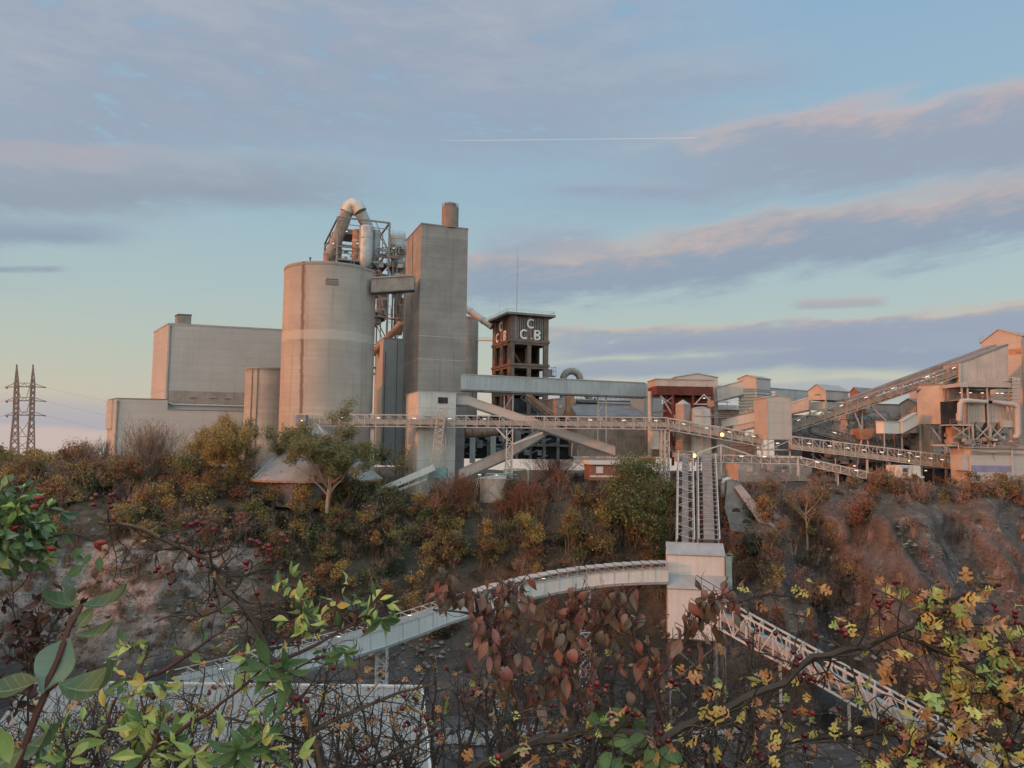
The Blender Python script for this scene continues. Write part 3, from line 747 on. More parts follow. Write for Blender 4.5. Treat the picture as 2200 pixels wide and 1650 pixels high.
for u in (f.w + 2, f.w + 6, f.w + 9.3): mb.bar(f.p(u, 2, 0), f.p(u, 2, lv[1] + 3), .4)
mb.build('frame', 'steel_mid', r)
mb = MB()
for w in (lv[2], lv[3], lv[4], lv[5]): f.box(mb, .2, f.w - .2, .2, f.d - .2, w - .35, w - .1)
mb.build('platform', 'steel_dark', r)
mb = MB()
for w in (lv[1] - 0.0,): railing(mb, [f.p(.3, .3, lv[2]), f.p(f.w, .3, lv[2])], 1.1, .07)
railing(mb, [f.p(0, f.d, lv[2]), f.p(f.w, f.d, lv[2])], 1.1, .07); mb.build('railing', 'steel', r)
# top beam house
mb = MB(); f.box(mb, f.w * .12, f.w * .98, f.d * .35, f.d * .65, H - 1.9, H - .2); mb.build('bridge_girder', 'dust_brown', r)
# hooked duct
Yd = 243
pts = [P(706, 556, Yd), P(722, 520, Yd), P(738, 478, Yd), P(745, 456, Yd), P(751, 444, Yd), P(758, 440, Yd), P(766, 443, Yd), P(774, 456, Yd), P(786, 480, Yd + 2), P(794, 500, Yd + 2)]
rr = [1.9, 1.9, 1.95, 2.0, 2.0, 2.05, 2.05, 2.0, 2.0, 2.0]
MB().tube(pts[:4], rr[:4], 14).build('duct', 'dust_brown', r, True)
MB().tube(pts[3:8], [x + .4 for x in rr[3:8]], 14).build('duct_bend', 'bright_metal', r, True)
mb = MB().tube(pts[7:], rr[7:], 14).build('duct', 'galv', r, True)
def cyc(root, px0, px1, py0, py1, py2, Y, mt, n=24, cone=True):
    c_ = P((px0 + px1) / 2, py1, Y); R_ = (px1 - px0) / 2 / F * Y
    z0, z1, z2 = Zat((px0 + px1) / 2, py0, Y), c_.z, Zat((px0 + px1) / 2, py2, Y)
    o = MB().lathe((c_.x, c_.y, z2), [(R_ * .62, 0), (R_, (z1 - z2) * .45), (R_, z1 - z2 + .01), (R_, z0 - z2 - R_ * .25), (R_ * .8, z0 - z2), (.1, z0 - z2)], n).build('cyclone', mt, root, True)
    MB().lathe((c_.x, c_.y, z1 + (z0 - z1) * .55), [(R_ + .12, 0), (R_ + .12, .5)], n).build('band', 'steel_pale', o, True)
    return o
cyc(r, 770, 801, 486, 548, 575, 242, 'galv')
cyc(r, 755.5, 775, 494, 552, 575, 243, 'kiln')
cyc(r, 797, 817, 494, 520, 560, 248, 'galv')
cyc(r, 834, 872, 505, 532, 560, 252, 'galv')
cyc(r, 838, 870, 560, 600, 640, 252, 'galv')
cyc(r, 812, 832, 590, 640, 690, 248, 'machine')
cyc(r, 846, 868, 640, 680, 720, 250, 'kiln')
mb = MB(); c_ = P(853, 505, 252); railing(mb, [(c_.x + 2.9 * cos(i * pi / 5), c_.y + 2.9 * sin(i * pi / 5), c_.z - .4) for i in range(10)], 1.1, .06, True); mb.build('railing', 'steel', r)
mb = MB(); f.box(mb, .4, f.w * .16, f.d * .25, f.d * .7, lv[3] - 1, lv[1] + 4.5); mb.build('casing', 'dust_brown', r)
MB().tube([P(702, 577, 239), P(700, 545, 239)], .9, 10).build('feed_pipe', 'kiln', r, True)
mb = MB(); rr_ = random.Random(3)
for i in range(46):
    u, v_, w = rr_.uniform(.1, .95) * f.w, rr_.uniform(.3, .9) * f.d, rr_.choice(lv[2:]) + rr_.uniform(0, 2.5)
    s_ = rr_.uniform(.4, 1.6)
    if rr_.random() < .5: mb.obox(f.p(u, v_, w - .4), f.x * s_ * 1.5, f.y * s_, ZU * s_ * .8)
    else: mb.tube([f.p(u, v_, w), f.p(u + s_ * 2.4, v_, w + rr_.uniform(-2, 3))], .25 + .2 * rr_.random(), 7)
mb.each('pipework', 'machine', r)
mb = MB()
for x0, x1, w0, w1 in ((.78, 1.12, 4, 3), (1.12, .78, 5, 4), (.78, 1.12, 6, 5), (1.15, 1.35, 3, 2), (1.35, 1.15, 4, 3), (1.15, 1.35, 5, 4)): mb.bar(f.p(f.w * x0, 1.5, lv[w0]), f.p(f.w * x1, 1.5, lv[w1]), .3)
for x0 in (1.12, 1.2, 1.35): mb.bar(f.p(f.w * x0, 1.6, 0), f.p(f.w * x0, 1.6, lv[2]), .36)
for w in (lv[3], lv[4], lv[5]): mb.bar(f.p(f.w * .7, 1.4, w + 1.2), f.p(f.w * 1.4, 1.4, w + 1.2), .2)
mb.build('side_frame', 'steel_mid', r)
mb = MB().tube([P(862, 696, 241), P(800, 760, 238)], 1.2, 10).build('chute', 'kiln', r, True)
for px, py in ((745, 497), (846, 533), (716, 523), (768, 523)): lamp(r, P(px, py, 237), (1, .4, 0), .8, .12)

# ---- grey block in the gap
f = plan(824, 728, 1000, 232, 21, 870, 803)
r = thing('filter_house', 'grey clad block in the gap between the biggest silo and the concrete tower', 'building', f.p(f.w / 2, f.d / 2))
MB().obox(f.p(0, 0), f.x * f.w, f.y * f.d, ZU * f.h).build('wall', 'clad_grey', r)
mb = MB(); f.box(mb, -.1, f.w, -.1, f.d, f.h, f.h + .4); mb.build('roof', 'roof_grey', r)
mb = MB().tube([f.p(.7, -.2, 0), f.p(.7, -.2, f.h * .9)], .16, 6); mb.tube([f.p(4.5, -.2, 0), f.p(4.5, -.2, f.h)], .12, 6).build('downpipe', 'steel_dark', r)
mb = MB(); seam_lines(mb, f, [f.h * .35, f.h * .68], .1); mb.build('cladding_seam', 'roof_grey', r)

# ---- tall pale silo behind tower
r, c, R, h = silo('tall_silo', 'slim pale silo seen just right of the concrete tower', 978, 1026, 683, 960, 290, 'concrete')
MB().tube([c + V((-.5, -R - .2, h * .62)), c + V((R * .6, -R * .8 - .3, h * .42)), c + V((R * .6, -R * .8 - .3, h * .3))], .14, 6).build('handrail', 'steel_dark', r)
mb = MB().lathe(c + ZU * (h - .5), [(R + .1, 0), (R + .1, .4)], 48); mb.build('rim_band', 'concrete_pale', r, True)
a, b = P(990, 655, 284), P(1058, 702, 279)
r = thing('slanting_duct', 'round tan duct slanting down from behind the concrete tower to the lettered tower', 'duct', a)
MB().tube([a, b], 1.35, 12).build('pipe', 'clad_beige', r, True)
MB().tube([a.lerp(b, .3), a.lerp(b, .33)], 1.5, 12).tube([a.lerp(b, .7), a.lerp(b, .73)], 1.5, 12).each('flange', 'steel', r)
a, b = P(1024, 731, 288), P(1060, 732, 282)
r = thing('footbridge', 'thin steel footbridge between the slim pale silo and the lettered tower', 'footbridge', a)
MB().bar(a, b, 1.2, .35).build('deck', 'steel_pale', r)
mb = MB(); railing(mb, [a + ZU * .1, b + ZU * .1], 1.1, .09); mb.build('railing', 'steel_pale', r)

# ---- lettered tower
A = 21
f = plan(1098, 676, 930, 262, A, 1178, 1057)
r = thing('lettered_tower', 'brown concrete tower with big C C B letters near its top and open floors below', 'tower', f.p(f.w / 2, f.d / 2))
H = f.h; K = 262 / F
def yl(py): return H - (py - 676) * K
L = [yl(t) for t in (676, 731, 740, 777, 783, 791, 815, 850, 895)]
mb = MB()
cw = f.w * .10
cols_u = [(0, cw), (f.w * .44, f.w * .54), (f.w - cw * 1.3, f.w)]
cols_v = [(0, f.d * .16), (f.d * .42, f.d * .56), (f.d * .84, f.d)]
for u0, u1 in cols_u:
    for v0, v1 in ((0, .9), (f.d - .9, f.d)): f.box(mb, u0, u1, v0, v1, 0, L[0])
for v0, v1 in cols_v:
    for u0, u1 in ((0, .9), (f.w - .9, f.w)): f.box(mb, u0 + .004, u1 - .004, v0 + .91 if v0 == 0 else v0, v1 - .91 if v1 == f.d else v1, 0, L[0] - .01)
mb.build('column', 'brick_tower', r)
mb = MB()
for w0, w1, o in ((L[1] - .55, L[1] + .35, .35), (L[2] + .1, L[1] - .56, .05), (L[4] - .5, L[4] + .35, .35), (L[5] - .1, L[4] - .51, .05), (yl(850), yl(835), .06), (yl(900), yl(890), .1)):
    f.box(mb, -o, f.w + o, -o, f.d + o, w0, w1)
mb.build('floor_slab', 'brick_tower', r)
mb = MB(); f.box(mb, -2.1, f.w + 2.0, -1.8, f.d + 1.5, L[0], L[0] + .75); mb.build('roof', 'roof_dark', r)
mb = MB(); railing(mb, [f.p(-1.7, -1.4, L[0] + .75), f.p(f.w + 1.6, -1.4, L[0] + .75), f.p(f.w + 1.6, f.d + 1, L[0] + .75), f.p(-1.7, f.d + 1, L[0] + .75)], 1.2, .07, True); mb.build('railing', 'steel', r)
# upper panel walls
mb = MB(); f.box(mb, cw, f.w - cw, .5, .8, L[1] + .36, L[0] - .01); f.box(mb, .5, .8, .95, f.d - .95, L[1] + .36, L[0] - .01)
f.box(mb, f.w - .8, f.w - .5, .95, f.d - .95, L[1] + .36, L[0] - .01); f.box(mb, cw, f.w - cw, f.d - .8, f.d - .5, L[1] + .36, L[0] - .01)
mb.build('panel_wall', 'panel_dark', r)
mb = MB()
for i in range(12):
    u = f.w * (.18 + .058 * i); f.box(mb, u, u + f.w * .03, .15, .5, L[1] + .4, L[0] - .6)
f.box(mb, cw + .02, f.w * .17, .1, .49, L[1] + .4, L[0] - .02); f.box(mb, f.w * .87, f.w - cw * 1.3 - .02, .1, .49, L[1] + .4, L[0] - .02)
mb.build('slat_panel', 'slat', r)
mb = MB()
f.box(mb, .12, .5, 1.0, f.d * .16, L[1] + .38, L[0] - .04); f.box(mb, .12, .5, f.d * .86, f.d - 1, L[1] + .38, L[0] - .04)
mb.build('pilaster', 'brick_tower', r)
def letter_C(mb, o, ex, ez, n, R_, t, dpt):
    k = 18
    a0, a1 = rad(48), rad(312)
    for i in range(k):
        q = [a0 + (a1 - a0) * i / k, a0 + (a1 - a0) * (i + 1) / k]
        c4 = []
        for a_, r_ in ((q[0], R_), (q[1], R_), (q[1], R_ - t), (q[0], R_ - t)): c4.append(V(o) + ex * cos(a_) * r_ * .92 + ez * sin(a_) * r_)
        mb.hexa(c4, [x + n * dpt for x in c4])
def letter_B(mb, o, ex, ez, n, R_, t, dpt):
    o = V(o)
    mb.obox(o - ex * R_ * .7 - ez * R_, ex * t, ez * 2 * R_, n * dpt)
    for cz, rh in ((.48, .52), (-.48, .52)):
        for i in range(12):
            q = [-pi / 2 + pi * i / 12, -pi / 2 + pi * (i + 1) / 12]
            c4 = [o + ex * (R_ * (-.0) + cos(a_) * r_ * 1.25) + ez * (cz * R_ + sin(a_) * r_) for a_, r_ in ((q[0], R_ * rh), (q[1], R_ * rh), (q[1], R_ * rh - t * .85), (q[0], R_ * rh - t * .85))]
            mb.hexa(c4, [x + n * dpt for x in c4])
        for sgn in (1, -1):
            zc = cz * R_ + sgn * (R_ * rh - t * .425)
            mb.obox(o + ex * (-R_ * .7 + t) + ez * (zc - t * .425), ex * (R_ * .7 - t), ez * t * .85, n * dpt * .99)
hp = L[0] - L[1]
n_ = -f.y
mb = MB(); R_ = hp * .20; t = hp * .068
letter_C(mb, f.p(f.w * .53, .12, L[1] + hp * .70), f.x, ZU, n_, R_, t, .3)
letter_C(mb, f.p(f.w * .35, .12, L[1] + hp * .255), f.x, ZU, n_, R_, t, .3)
letter_B(mb, f.p(f.w * .70, .12, L[1] + hp * .255), f.x, ZU, n_, R_, t, .3)
mb.obox(f.p(f.w * .525, .12, L[1] + hp * .075), f.x * .5, ZU * .5, n_ * .3)
mb.build('lettering', 'letter', r)
mb = MB(); n_ = -f.x; ex = -f.y
letter_C(mb, f.p(.1, f.d * .52, L[1] + hp * .68), ex, ZU, n_, R_ * .98, t, .3)
letter_C(mb, f.p(.1, f.d * .70, L[1] + hp * .255), ex, ZU, n_, R_ * .98, t, .3)
letter_B(mb, f.p(.1, f.d * .30, L[1] + hp * .255), ex, ZU, n_, R_ * .98, t, .3)
mb.obox(f.p(.1, f.d * .5, L[1] + hp * .075), ex * .5, ZU * .5, n_ * .3)
mb.build('lettering', 'letter', r)
# walls behind the openings, inner pipes
mb = MB()
f.box(mb, cw, f.w * .74, f.d * .62, f.d * .66, L[4] + .36, L[1] - .6); f.box(mb, cw, f.w * .82, f.d * .62, f.d * .66, 0, L[4] - .52); f.box(mb, f.w * .82, f.w * .86, f.d * .2, f.d * .9, 0, L[1] - .6); f.box(mb, 1.3, 1.5, f.d * .08, f.d * .92, 0, L[1] - .6); mb.build('inner_wall', 'panel_dark', r)
mb = MB()
f.box(mb, f.w * .55, f.w * .62, f.d * .3, f.d * .36, L[5], L[2]); f.box(mb, f.w * .12, f.w * .4, f.d * .75, f.d * .8, L[4] + .4, L[2])
for z0, z1 in ((L[4] + .4, L[2]), (L[6], L[5] - .1)):
    mb.tube([f.p(f.w * .2, f.d * .4, z0), f.p(f.w * .2, f.d * .4, z1)], .8, 10)
    mb.tube([f.p(f.w * .24, f.d * .4, z1 - 1), f.p(f.w * .48, f.d * .45, z0 + 1)], .5, 8)
    mb.tube([f.p(f.w * .78, f.d * .6, z0), f.p(f.w * .74, f.d * .6, z1)], .5, 8)
mb.build('inner_pipe', 'kiln', r, True)
mb = MB()
for u in (cw, f.w * .54): f.box(mb, u, u + f.w * .33, .9, 1.0, yl(895), yl(857))
mb.build('door_panel', 'void', r)
q = f.p(f.w * .38, f.d * .45, L[0] + .75); tp = Zat(1116, 522, 268)
m_ = MB().tube([q, V((q.x, q.y, q.z + (tp - q.z) * .45)), V((q.x, q.y, q.z + (tp - q.z) * .8)), V((q.x, q.y, tp))], [.16, .14, .10, .05], 6)
m_.bar(q + V((1.4, 0, 0)), q + ZU * 2, .1).bar(q - V((1.4, 0, 0)), q + ZU * 2, .1)
m_.bar(V((q.x + .5, q.y, tp - 9)), V((q.x + .5, q.y, tp - 4)), .06).bar(V((q.x, q.y, tp - 9)), V((q.x + .5, q.y, tp - 9)), .06)
m_.build('antenna_mast', 'steel', r)
q = f.p(-1.5, f.d * .4, L[0] + .75); MB().bar(q, q + ZU * 5, .09).build('antenna', 'steel', r)
mb = MB(); f.box(mb, f.w + .1, f.w + 3.6, 1, 3.5, L[5] - 2.4, L[5] - 2.1); railing(mb, [f.p(f.w + .2, 1, L[5] - 2.1), f.p(f.w + 3.5, 1, L[5] - 2.1), f.p(f.w + 3.5, 3.5, L[5] - 2.1)], 3.0, .1); mb.build('side_platform', 'steel_dark', r)
mb = MB(); f.box(mb, f.w + .3, f.w + 2.2, 1.3, 3, L[5] - 2.1, L[5] + .2); mb.build('hoist_box', 'machine', r)

# ---- long covered conveyor
def gallery(name, label, pts, hpx_or_m, depth, mwall, mroof='roof_grey', mfloor='steel_dark', cat='conveyor', nvec=(0, 1, 0), parts=True):
    pts = [V(p) for p in pts]; n = V(nvec).normalized() * depth
    r = thing(name, label, cat, pts[0])
    hs = hpx_or_m if isinstance(hpx_or_m, (list, tuple)) else [hpx_or_m] * len(pts)
    w, ro, fl = MB(), MB(), MB()
    for i in range(len(pts) - 1):
        a, b = pts[i], pts[i + 1]; ua, ub = ZU * hs[i], ZU * hs[i + 1]
        w.hexa([a, b, b + n, a + n], [a + ua, b + ub, b + n + ub, a + n + ua])
        e = n * .06; t = .22
        ro.hexa([a + ua - e, b + ub - e, b + n + e + ub, a + n + e + ua], [a + ua - e + ZU * t, b + ub - e + ZU * t, b + n + e + ub + ZU * t, a + n + e + ua + ZU * t])
        fl.hexa([a - ZU * .5 - e * .3, b - ZU * .5 - e * .3, b + n - ZU * .5, a + n - ZU * .5], [a - e * .3, b - e * .3, b + n, a + n])
    w.build('wall', mwall, r); ro.build('roof', mroof, r); fl.build('floor_beam', mfloor, r)
    return r
a, b, b2 = P(990, 836, 200), P(1386, 852, 214), P(1420, 853, 215)
hA = 31.5 * 200 / F
r = gallery('covered_conveyor', 'long grey-blue corrugated conveyor gallery from the concrete tower to the red-fronted house', [a, b], [hA, 29 * 214 / F], 3.2, 'clad_blue')
n = V((0, 3.2, 0))
MB().hexa([b, b2, b2 + n, b + n], [x + ZU * 3.9 for x in (b, b2, b2 + n, b + n)]).build('end_wall', 'clad_grey', r)
for px in (1088, 1290):
    mb = MB(); q = a.lerp(b, (px - 990) / 396)
    for dx in (-1.2, 1.2): mb.bar(q + V((dx, 1.5, -.5)), q + V((dx, 1.5, -14)), .35)
    mb.bar(q + V((-1.2, 1.5, -5)), q + V((1.2, 1.5, -1)), .2); mb.bar(q + V((1.2, 1.5, -9)), q + V((-1.2, 1.5, -5)), .2)
    mb.build('support_leg', 'steel', r)
mb = MB()
for i in range(34): 
    q = a.lerp(b, i / 33); hh = hA + (29 * 214 / F - hA) * i / 33
    mb.bar(q + V((0, -.06, .1)), q + V((0, -.06, hh - .1)), .09)
mb.build('cladding_rib', 'clad_blue', r)

# ---- gooseneck arch pipe
q0 = P(1228, 815, 285); R_ = 18 / F * 285
pts = [q0 + V((-R_, 0, -8))] + [q0 + V((-R_ * cos(pi * i / 12), 0, R_ * sin(pi * i / 12))) for i in range(13)] + [q0 + V((R_ + 4, 0, -8))]
r = thing('arched_pipe', 'thick grey arched pipe showing above the long blue-grey conveyor', 'pipe', q0)
MB().tube(pts, 1.35, 14).build('pipe', 'dust_brown', r, True)
MB().tube([pts[4], pts[4].lerp(pts[5], .4)], 1.5, 14).tube([pts[9], pts[9].lerp(pts[10], .4)], 1.5, 14).each('flange', 'steel', r)

# ---- low background buildings and the kiln behind the gantry
def shed(name, label, cat, pxc, pyt, pyb, Y, ang, pxr, pxl=None, d=8, mw='clad_grey', mr='roof_grey', rise=0.0, ridge='x', extra=None):
    f = plan(pxc, pyt, pyb, Y, ang, pxr, pxl, d=None if pxl else d)
    r = thing(name, label, cat, f.p(f.w / 2, f.d / 2))
    mb = MB()
    if rise:
        if ridge == 'x':
            pro = [f.p(0, 0), f.p(0, f.d), f.p(0, f.d, f.h), f.p(0, f.d / 2, f.h + rise), f.p(0, 0, f.h)]; mb.prism(pro, f.x * f.w)
        else:
            pro = [f.p(0, 0), f.p(f.w, 0), f.p(f.w, 0, f.h), f.p(f.w / 2, 0, f.h + rise), f.p(0, 0, f.h)]; mb.prism(pro, f.y * f.d)
        mb.build('wall', mw, r)
        o = .25; mb = MB(); t = ZU * .2
        if ridge == 'x':
            a_, b_, c_ = f.p(-o, -o, f.h - o * rise / (f.d / 2) + .02), f.p(-o, f.d / 2, f.h + rise + .02), f.p(-o, f.d + o, f.h - o * rise / (f.d / 2) + .02)
            e = f.x * (f.w + 2 * o)
        else:
            a_, b_, c_ = f.p(-o, -o, f.h - o * rise / (f.w / 2) + .02), f.p(f.w / 2, -o, f.h + rise + .02), f.p(f.w + o, -o, f.h - o * rise / (f.w / 2) + .02)
            e = f.y * (f.d + 2 * o)
        for p_, q_ in ((a_, b_), (b_, c_)): mb.hexa([p_, q_, q_ + e, p_ + e], [p_ + t, q_ + t, q_ + e + t, p_ + e + t])
        mb.build('roof', mr, r)
    else:
        mb.obox(f.p(0, 0), f.x * f.w, f.y * f.d, ZU * f.h); mb.build('wall', mw, r)
        mb = MB(); f.box(mb, -.15, f.w + .15, -.15, f.d + .15, f.h, f.h + .28); mb.build('roof', mr, r)
    return r, f
r, f = shed('storage_hall', 'long dull mauve storage hall with a belt running along its roof, behind the horizontal gantry', 'industrial hall', 1240, 893, 980, 226, 8, 1470, d=22, mw='dust_brown', mr='roof_dark', rise=4.5)
mb = MB(); 
a, b = f.p(2, f.d * .45, f.h + 4.9), f.p(f.w * .82, f.d * .45, f.h + 5.3)
mb.bar(a, b, 1.6, .7); railing(mb, [a + ZU * .3, b + ZU * .3], 1.2, .08); mb.build('roof_belt', 'steel_dark', r)
MB().obox(f.p(-1.5, f.d * .35, f.h - 1), f.x * 2.4, f.y * 3, ZU * 7.5).build('transfer_post', 'kiln', r)
r, f = shed('long_shed', 'flat grey-brown shed with a pale parapet under the long blue-grey conveyor', 'shed', 1196, 857, 930, 248, 21, 1345, d=14, mw='dust_brown', mr='roof_grey')
MB().obox(f.p(f.w * .3, -2.5, f.h - 2.6), f.x * f.w * .45, f.y * 2.6, ZU * .4).build('canopy', 'steel_dark', r)
MB().obox(f.p(f.w * .55, -.15, f.h - 1.4), f.x * f.w * .2, f.y * .15, ZU * 1.2).build('window', 'clad_white', r)
shed('tan_annex', 'small boxy annex left of the tan chimney pipe, below the blue-grey conveyor', 'shed', 1383, 853, 905, 232, 30, 1422, 1352, mw='clad_beige', mr='roof_grey')
shed('curved_shed', 'low wide pale-roofed shed behind the tan chimney pipe', 'shed', 1286, 866, 900, 236, 8, 1392, d=8, mw='dust_brown', mr='roof_grey', rise=2.0)
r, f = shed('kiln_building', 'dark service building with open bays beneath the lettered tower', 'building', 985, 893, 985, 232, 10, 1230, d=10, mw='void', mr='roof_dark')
mb = MB()
for i in range(9): f.box(mb, f.w * i / 8.2, f.w * i / 8.2 + .9, -1.0, -.1, 0, f.h)
mb.build('column', 'machine', r)
mb = MB()
for w in (.3, .62): f.box(mb, 0, f.w, -1.3, -.2, f.h * w, f.h * w + .7)
mb.build('floor_slab', 'machine', r)
mb = MB(); rr_ = random.Random(5)
for i in range(60):
    u, w = rr_.uniform(0, .75) * f.w, rr_.uniform(0, .85) * f.h; s_ = rr_.uniform(.6, 2.2)
    if rr_.random() < .6: mb.obox(f.p(u, -1.8 - rr_.random() * 2, w), f.x * s_, f.y * s_ * .6, ZU * s_ * rr_.uniform(.5, 1.6))
    else: mb.tube([f.p(u, -2.5, w), f.p(u + s_ * 2, -2.2, w + rr_.uniform(-1, 2))], .2, 6)
mb.each('equipment', 'machine', r)
a, b = P(1000, 931, 222), P(1068, 927, 224)
r = thing('rotary_drum', 'rusty orange drum lying on piers behind the horizontal gantry', 'drum', a)
MB().tube([a, b], 1.5, 18).build('shell', 'kiln', r, True)
mb = MB()
for t in (.2, .55, .85): mb.tube([a.lerp(b, t), a.lerp(b, t + .05)], 1.75, 18)
mb.build('tyre_ring', 'machine', r)
mb = MB()
for t in (.22, .87): q = a.lerp(b, t); MB().obox(q + V((-.7, -1, -9)), (1.6, 0, 0), (0, 2, 0), (0, 0, 7.7)).build('pier', 'concrete_pale', r)

# descending enclosed conveyors
n_ = (0, 1, 0)
def slope_gallery(name, label, pts, th, depth, mw, mr, legs=(), lm='steel', ll=9):
    r = gallery(name, label, pts, th, depth, mw, mr)
    if legs:
        for t, dz in legs:
            mb = MB(); s_ = t * (len(pts) - 1); i = min(int(s_), len(pts) - 2); q = pts[i].lerp(pts[i + 1], s_ - i)
            mb.bar(q + V((-.7, .3, -.3)), q + V((-.9, .3, -dz)), .26); mb.bar(q + V((.7, depth - .2, -.3)), q + V((.9, depth - .2, -dz)), .26)
            mb.bar(q + V((-.7, .3, -.5)), q + V((.9, depth - .2, -dz * .6)), .16)
            mb.build('support_leg', lm, r)
    return r
Yc = 196
slope_gallery('sloping_gallery', 'pale covered conveyor sloping down from the stair block behind the gantry towards the trees', [P(977, 869, Yc), P(1004, 869, Yc), P(1118, 908, Yc), P(1322, 978, Yc - 2)], [2.1, 2.1, 2.1, 2.0], 2.2, 'clad_beige', 'clad_dust', ((.72, 5), (.86, 4)))
slope_gallery('sloping_gallery', 'dusty grey covered conveyor rising from the tank towards the gantry column', [P(985, 1032, 192), P(1092, 984, 194), P(1172, 936, 196)], [2.6, 2.6, 2.5], 2.4, 'clad_dust', 'roof_grey', ((.5, 6),))
slope_gallery('sloping_gallery', 'rust-lit covered belt with lattice sides running down in front of the lettered tower', [P(1130, 858, 226), P(1190, 905, 224)], 2.4, 2.0, 'kiln', 'clad_dust', ((.5, 8),))
lattice_beam(MB(), P(1122, 850, 223), P(1184, 902, 221), 2.2, 1.6, (0, 1, 0), 14, .16).build('lattice_side', 'steel_dark', bpy.data.objects['sloping_gallery.002'])

# ---- truss gantries
def gantry(root, A, B, H, W, bays, mt='steel_pale', belt=(.2, .62), side=None, t=.135, diag='top', lamps=(), mbelt='belt', roof=True, lampz=.72, first=True, n_alt=1):
    """box truss conveyor bridge from A to B (near lower chord); returns side vector"""
    A, B = V(A), V(B)
    ax = (B - A).normalized()
    n = V(side) if side else V((-ax.y, ax.x, 0)).normalized()
    if n.y < 0 and not side: n = -n
    n = n * W; up = ZU * H
    mb = MB()
    for o in (V((0, 0, 0)), n, up, up + n): mb.bar(A + o, B + o, t * 1.25)
    for i in range(bays + 1):
        q = A.lerp(B, i / bays)
        for o in (V((0, 0, 0)), n): mb.bar(q + o, q + o + up, t)
        mb.bar(q, q + n, t * .8); mb.bar(q + up, q + up + n, t * .8)
        if i < bays:
            q2 = A.lerp(B, (i + 1) / bays)
            fl = (i // n_alt) % 2 if diag == 'zig' else 0
            for o in (V((0, 0, 0)), n):
                if fl: mb.bar(q + o, q2 + o + up, t * .7)
                else: mb.bar(q + o + up, q2 + o, t * .7)
            mb.bar(q, q2 + n, t * .5)
    mb.build('truss_frame', mt, root)
    if belt:
        c0, c1 = up * belt[0], up * belt[1]
        MB().hexa([A + n * .2 + c0, B + n * .2 + c0, B + n * .75 + c0, A + n * .75 + c0], [A + n * .2 + c1, B + n * .2 + c1, B + n * .75 + c1, A + n * .75 + c1]).build('belt_cover', mbelt, root)
        MB().hexa([A + n * .05 + ZU * .05, B + n * .05 + ZU * .05, B + n * .95 + ZU * .05, A + n * .95 + ZU * .05], [A + n * .05 + ZU * .22, B + n * .05 + ZU * .22, B + n * .95 + ZU * .22, A + n * .95 + ZU * .22]).build('walkway', 'steel_dark', root)
        mb = MB(); m_ = max(4, int((B - A).length / 1.6))
        for i in range(m_ + 1):
            q = A.lerp(B, i / m_) + n * .12; mb.bar(q + c1 * .9, q + c1 + ZU * .35, .08)
        mb.bar(A + n * .12 + c1 + ZU * .35, B + n * .12 + c1 + ZU * .35, .07)
        mb.build('railing', 'steel', root)
    for tt in lamps: lamp(root, A.lerp(B, tt) - n * .02 + up * lampz + V((0, -.12, 0)), ax, 1.3, .09)
    return n
def legs(root, pts, w, mt='steel_pale', name='support_leg'):
    for p_, q_ in pts: MB().bar(p_, q_, w).build(name, mt, root)
YG = 188
A1, B1 = P(638, 914.5, YG), P(1435, 922.5, YG)
r = thing('gantry_conveyor', 'long pale horizontal truss conveyor running across the works at tree-top height', 'conveyor', A1)
n = gantry(r, A1, B1, 25.5 / F * YG, 2.6, 33, lamps=[(px - 638) / 797 for px in (735, 813, 890, 966, 1041, 1268, 1340, 1409)])
q = P(1095, 921, YG); w_ = 13 / F * YG
mb = MB(); g0 = P(1095, 1012, YG) - ZU * 4
lattice_beam(mb, V((q.x, q.y + 1.3, g0.z)), V((q.x, q.y + 1.3, q.z)), w_, 2.0, (1, 0, 0), 8, .3); mb.build('support_column', 'steel_pale', r)
MB().bar(P(1067, 920, YG), P(1092, 947, YG), .4).bar(P(1166, 929, YG), P(1102, 954, YG), .45).build('brace', 'steel_pale', r)
for px in (1424.5, 1434.5):
    q = P(px, 924, YG); mb = MB(); lattice_beam(mb, V((q.x, q.y + 1.2, q.z - 15)), V((q.x, q.y + 1.2, q.z)), .9, 1.8, (1, 0, 0), 9, .22); mb.build('support_column', 'steel_pale', r)
q = P(801, 916, YG + 1.5); MB().bar(q, q - ZU * 18, .95, .95).build('support_column', 'clad_beige', r)
q = P(801, 890, YG + 3); MB().bar(q - ZU * 4, q + ZU * .4, .95, .95).build('support_column', 'clad_beige', r)
mb = MB(); q = P(640, 905, YG - .5); mb.obox(q + V((-.5, -.4, -1.2)), (2.6, 0, 0), (0, 2.4, 0), (0, 0, 2.8)); mb.build('tail_pulley_housing', 'machine', r)
flood(r, P(648, 904, YG - 1), .2)
MB().bar(P(632, 916, YG), P(631, 890, YG), .16).build('post', 'steel', r)

A2, B2 = P(1437, 924, YG), P(1640, 960, YG - 1)
r = thing('gantry_conveyor', 'pale truss conveyor dropping from the horizontal gantry to the tan transfer house', 'conveyor', A2)
gantry(r, A2, B2, 26 / F * YG, 2.6, 9, lamps=(.16, .4, .64, .9))
flood(r, P(1551.5, 934, YG - 1.2), .5)
mb = MB(); q = P(1637, 955, YG - 1); mb.bar(q, q - ZU * 6, .4).build('support_leg', 'steel_pale', r)

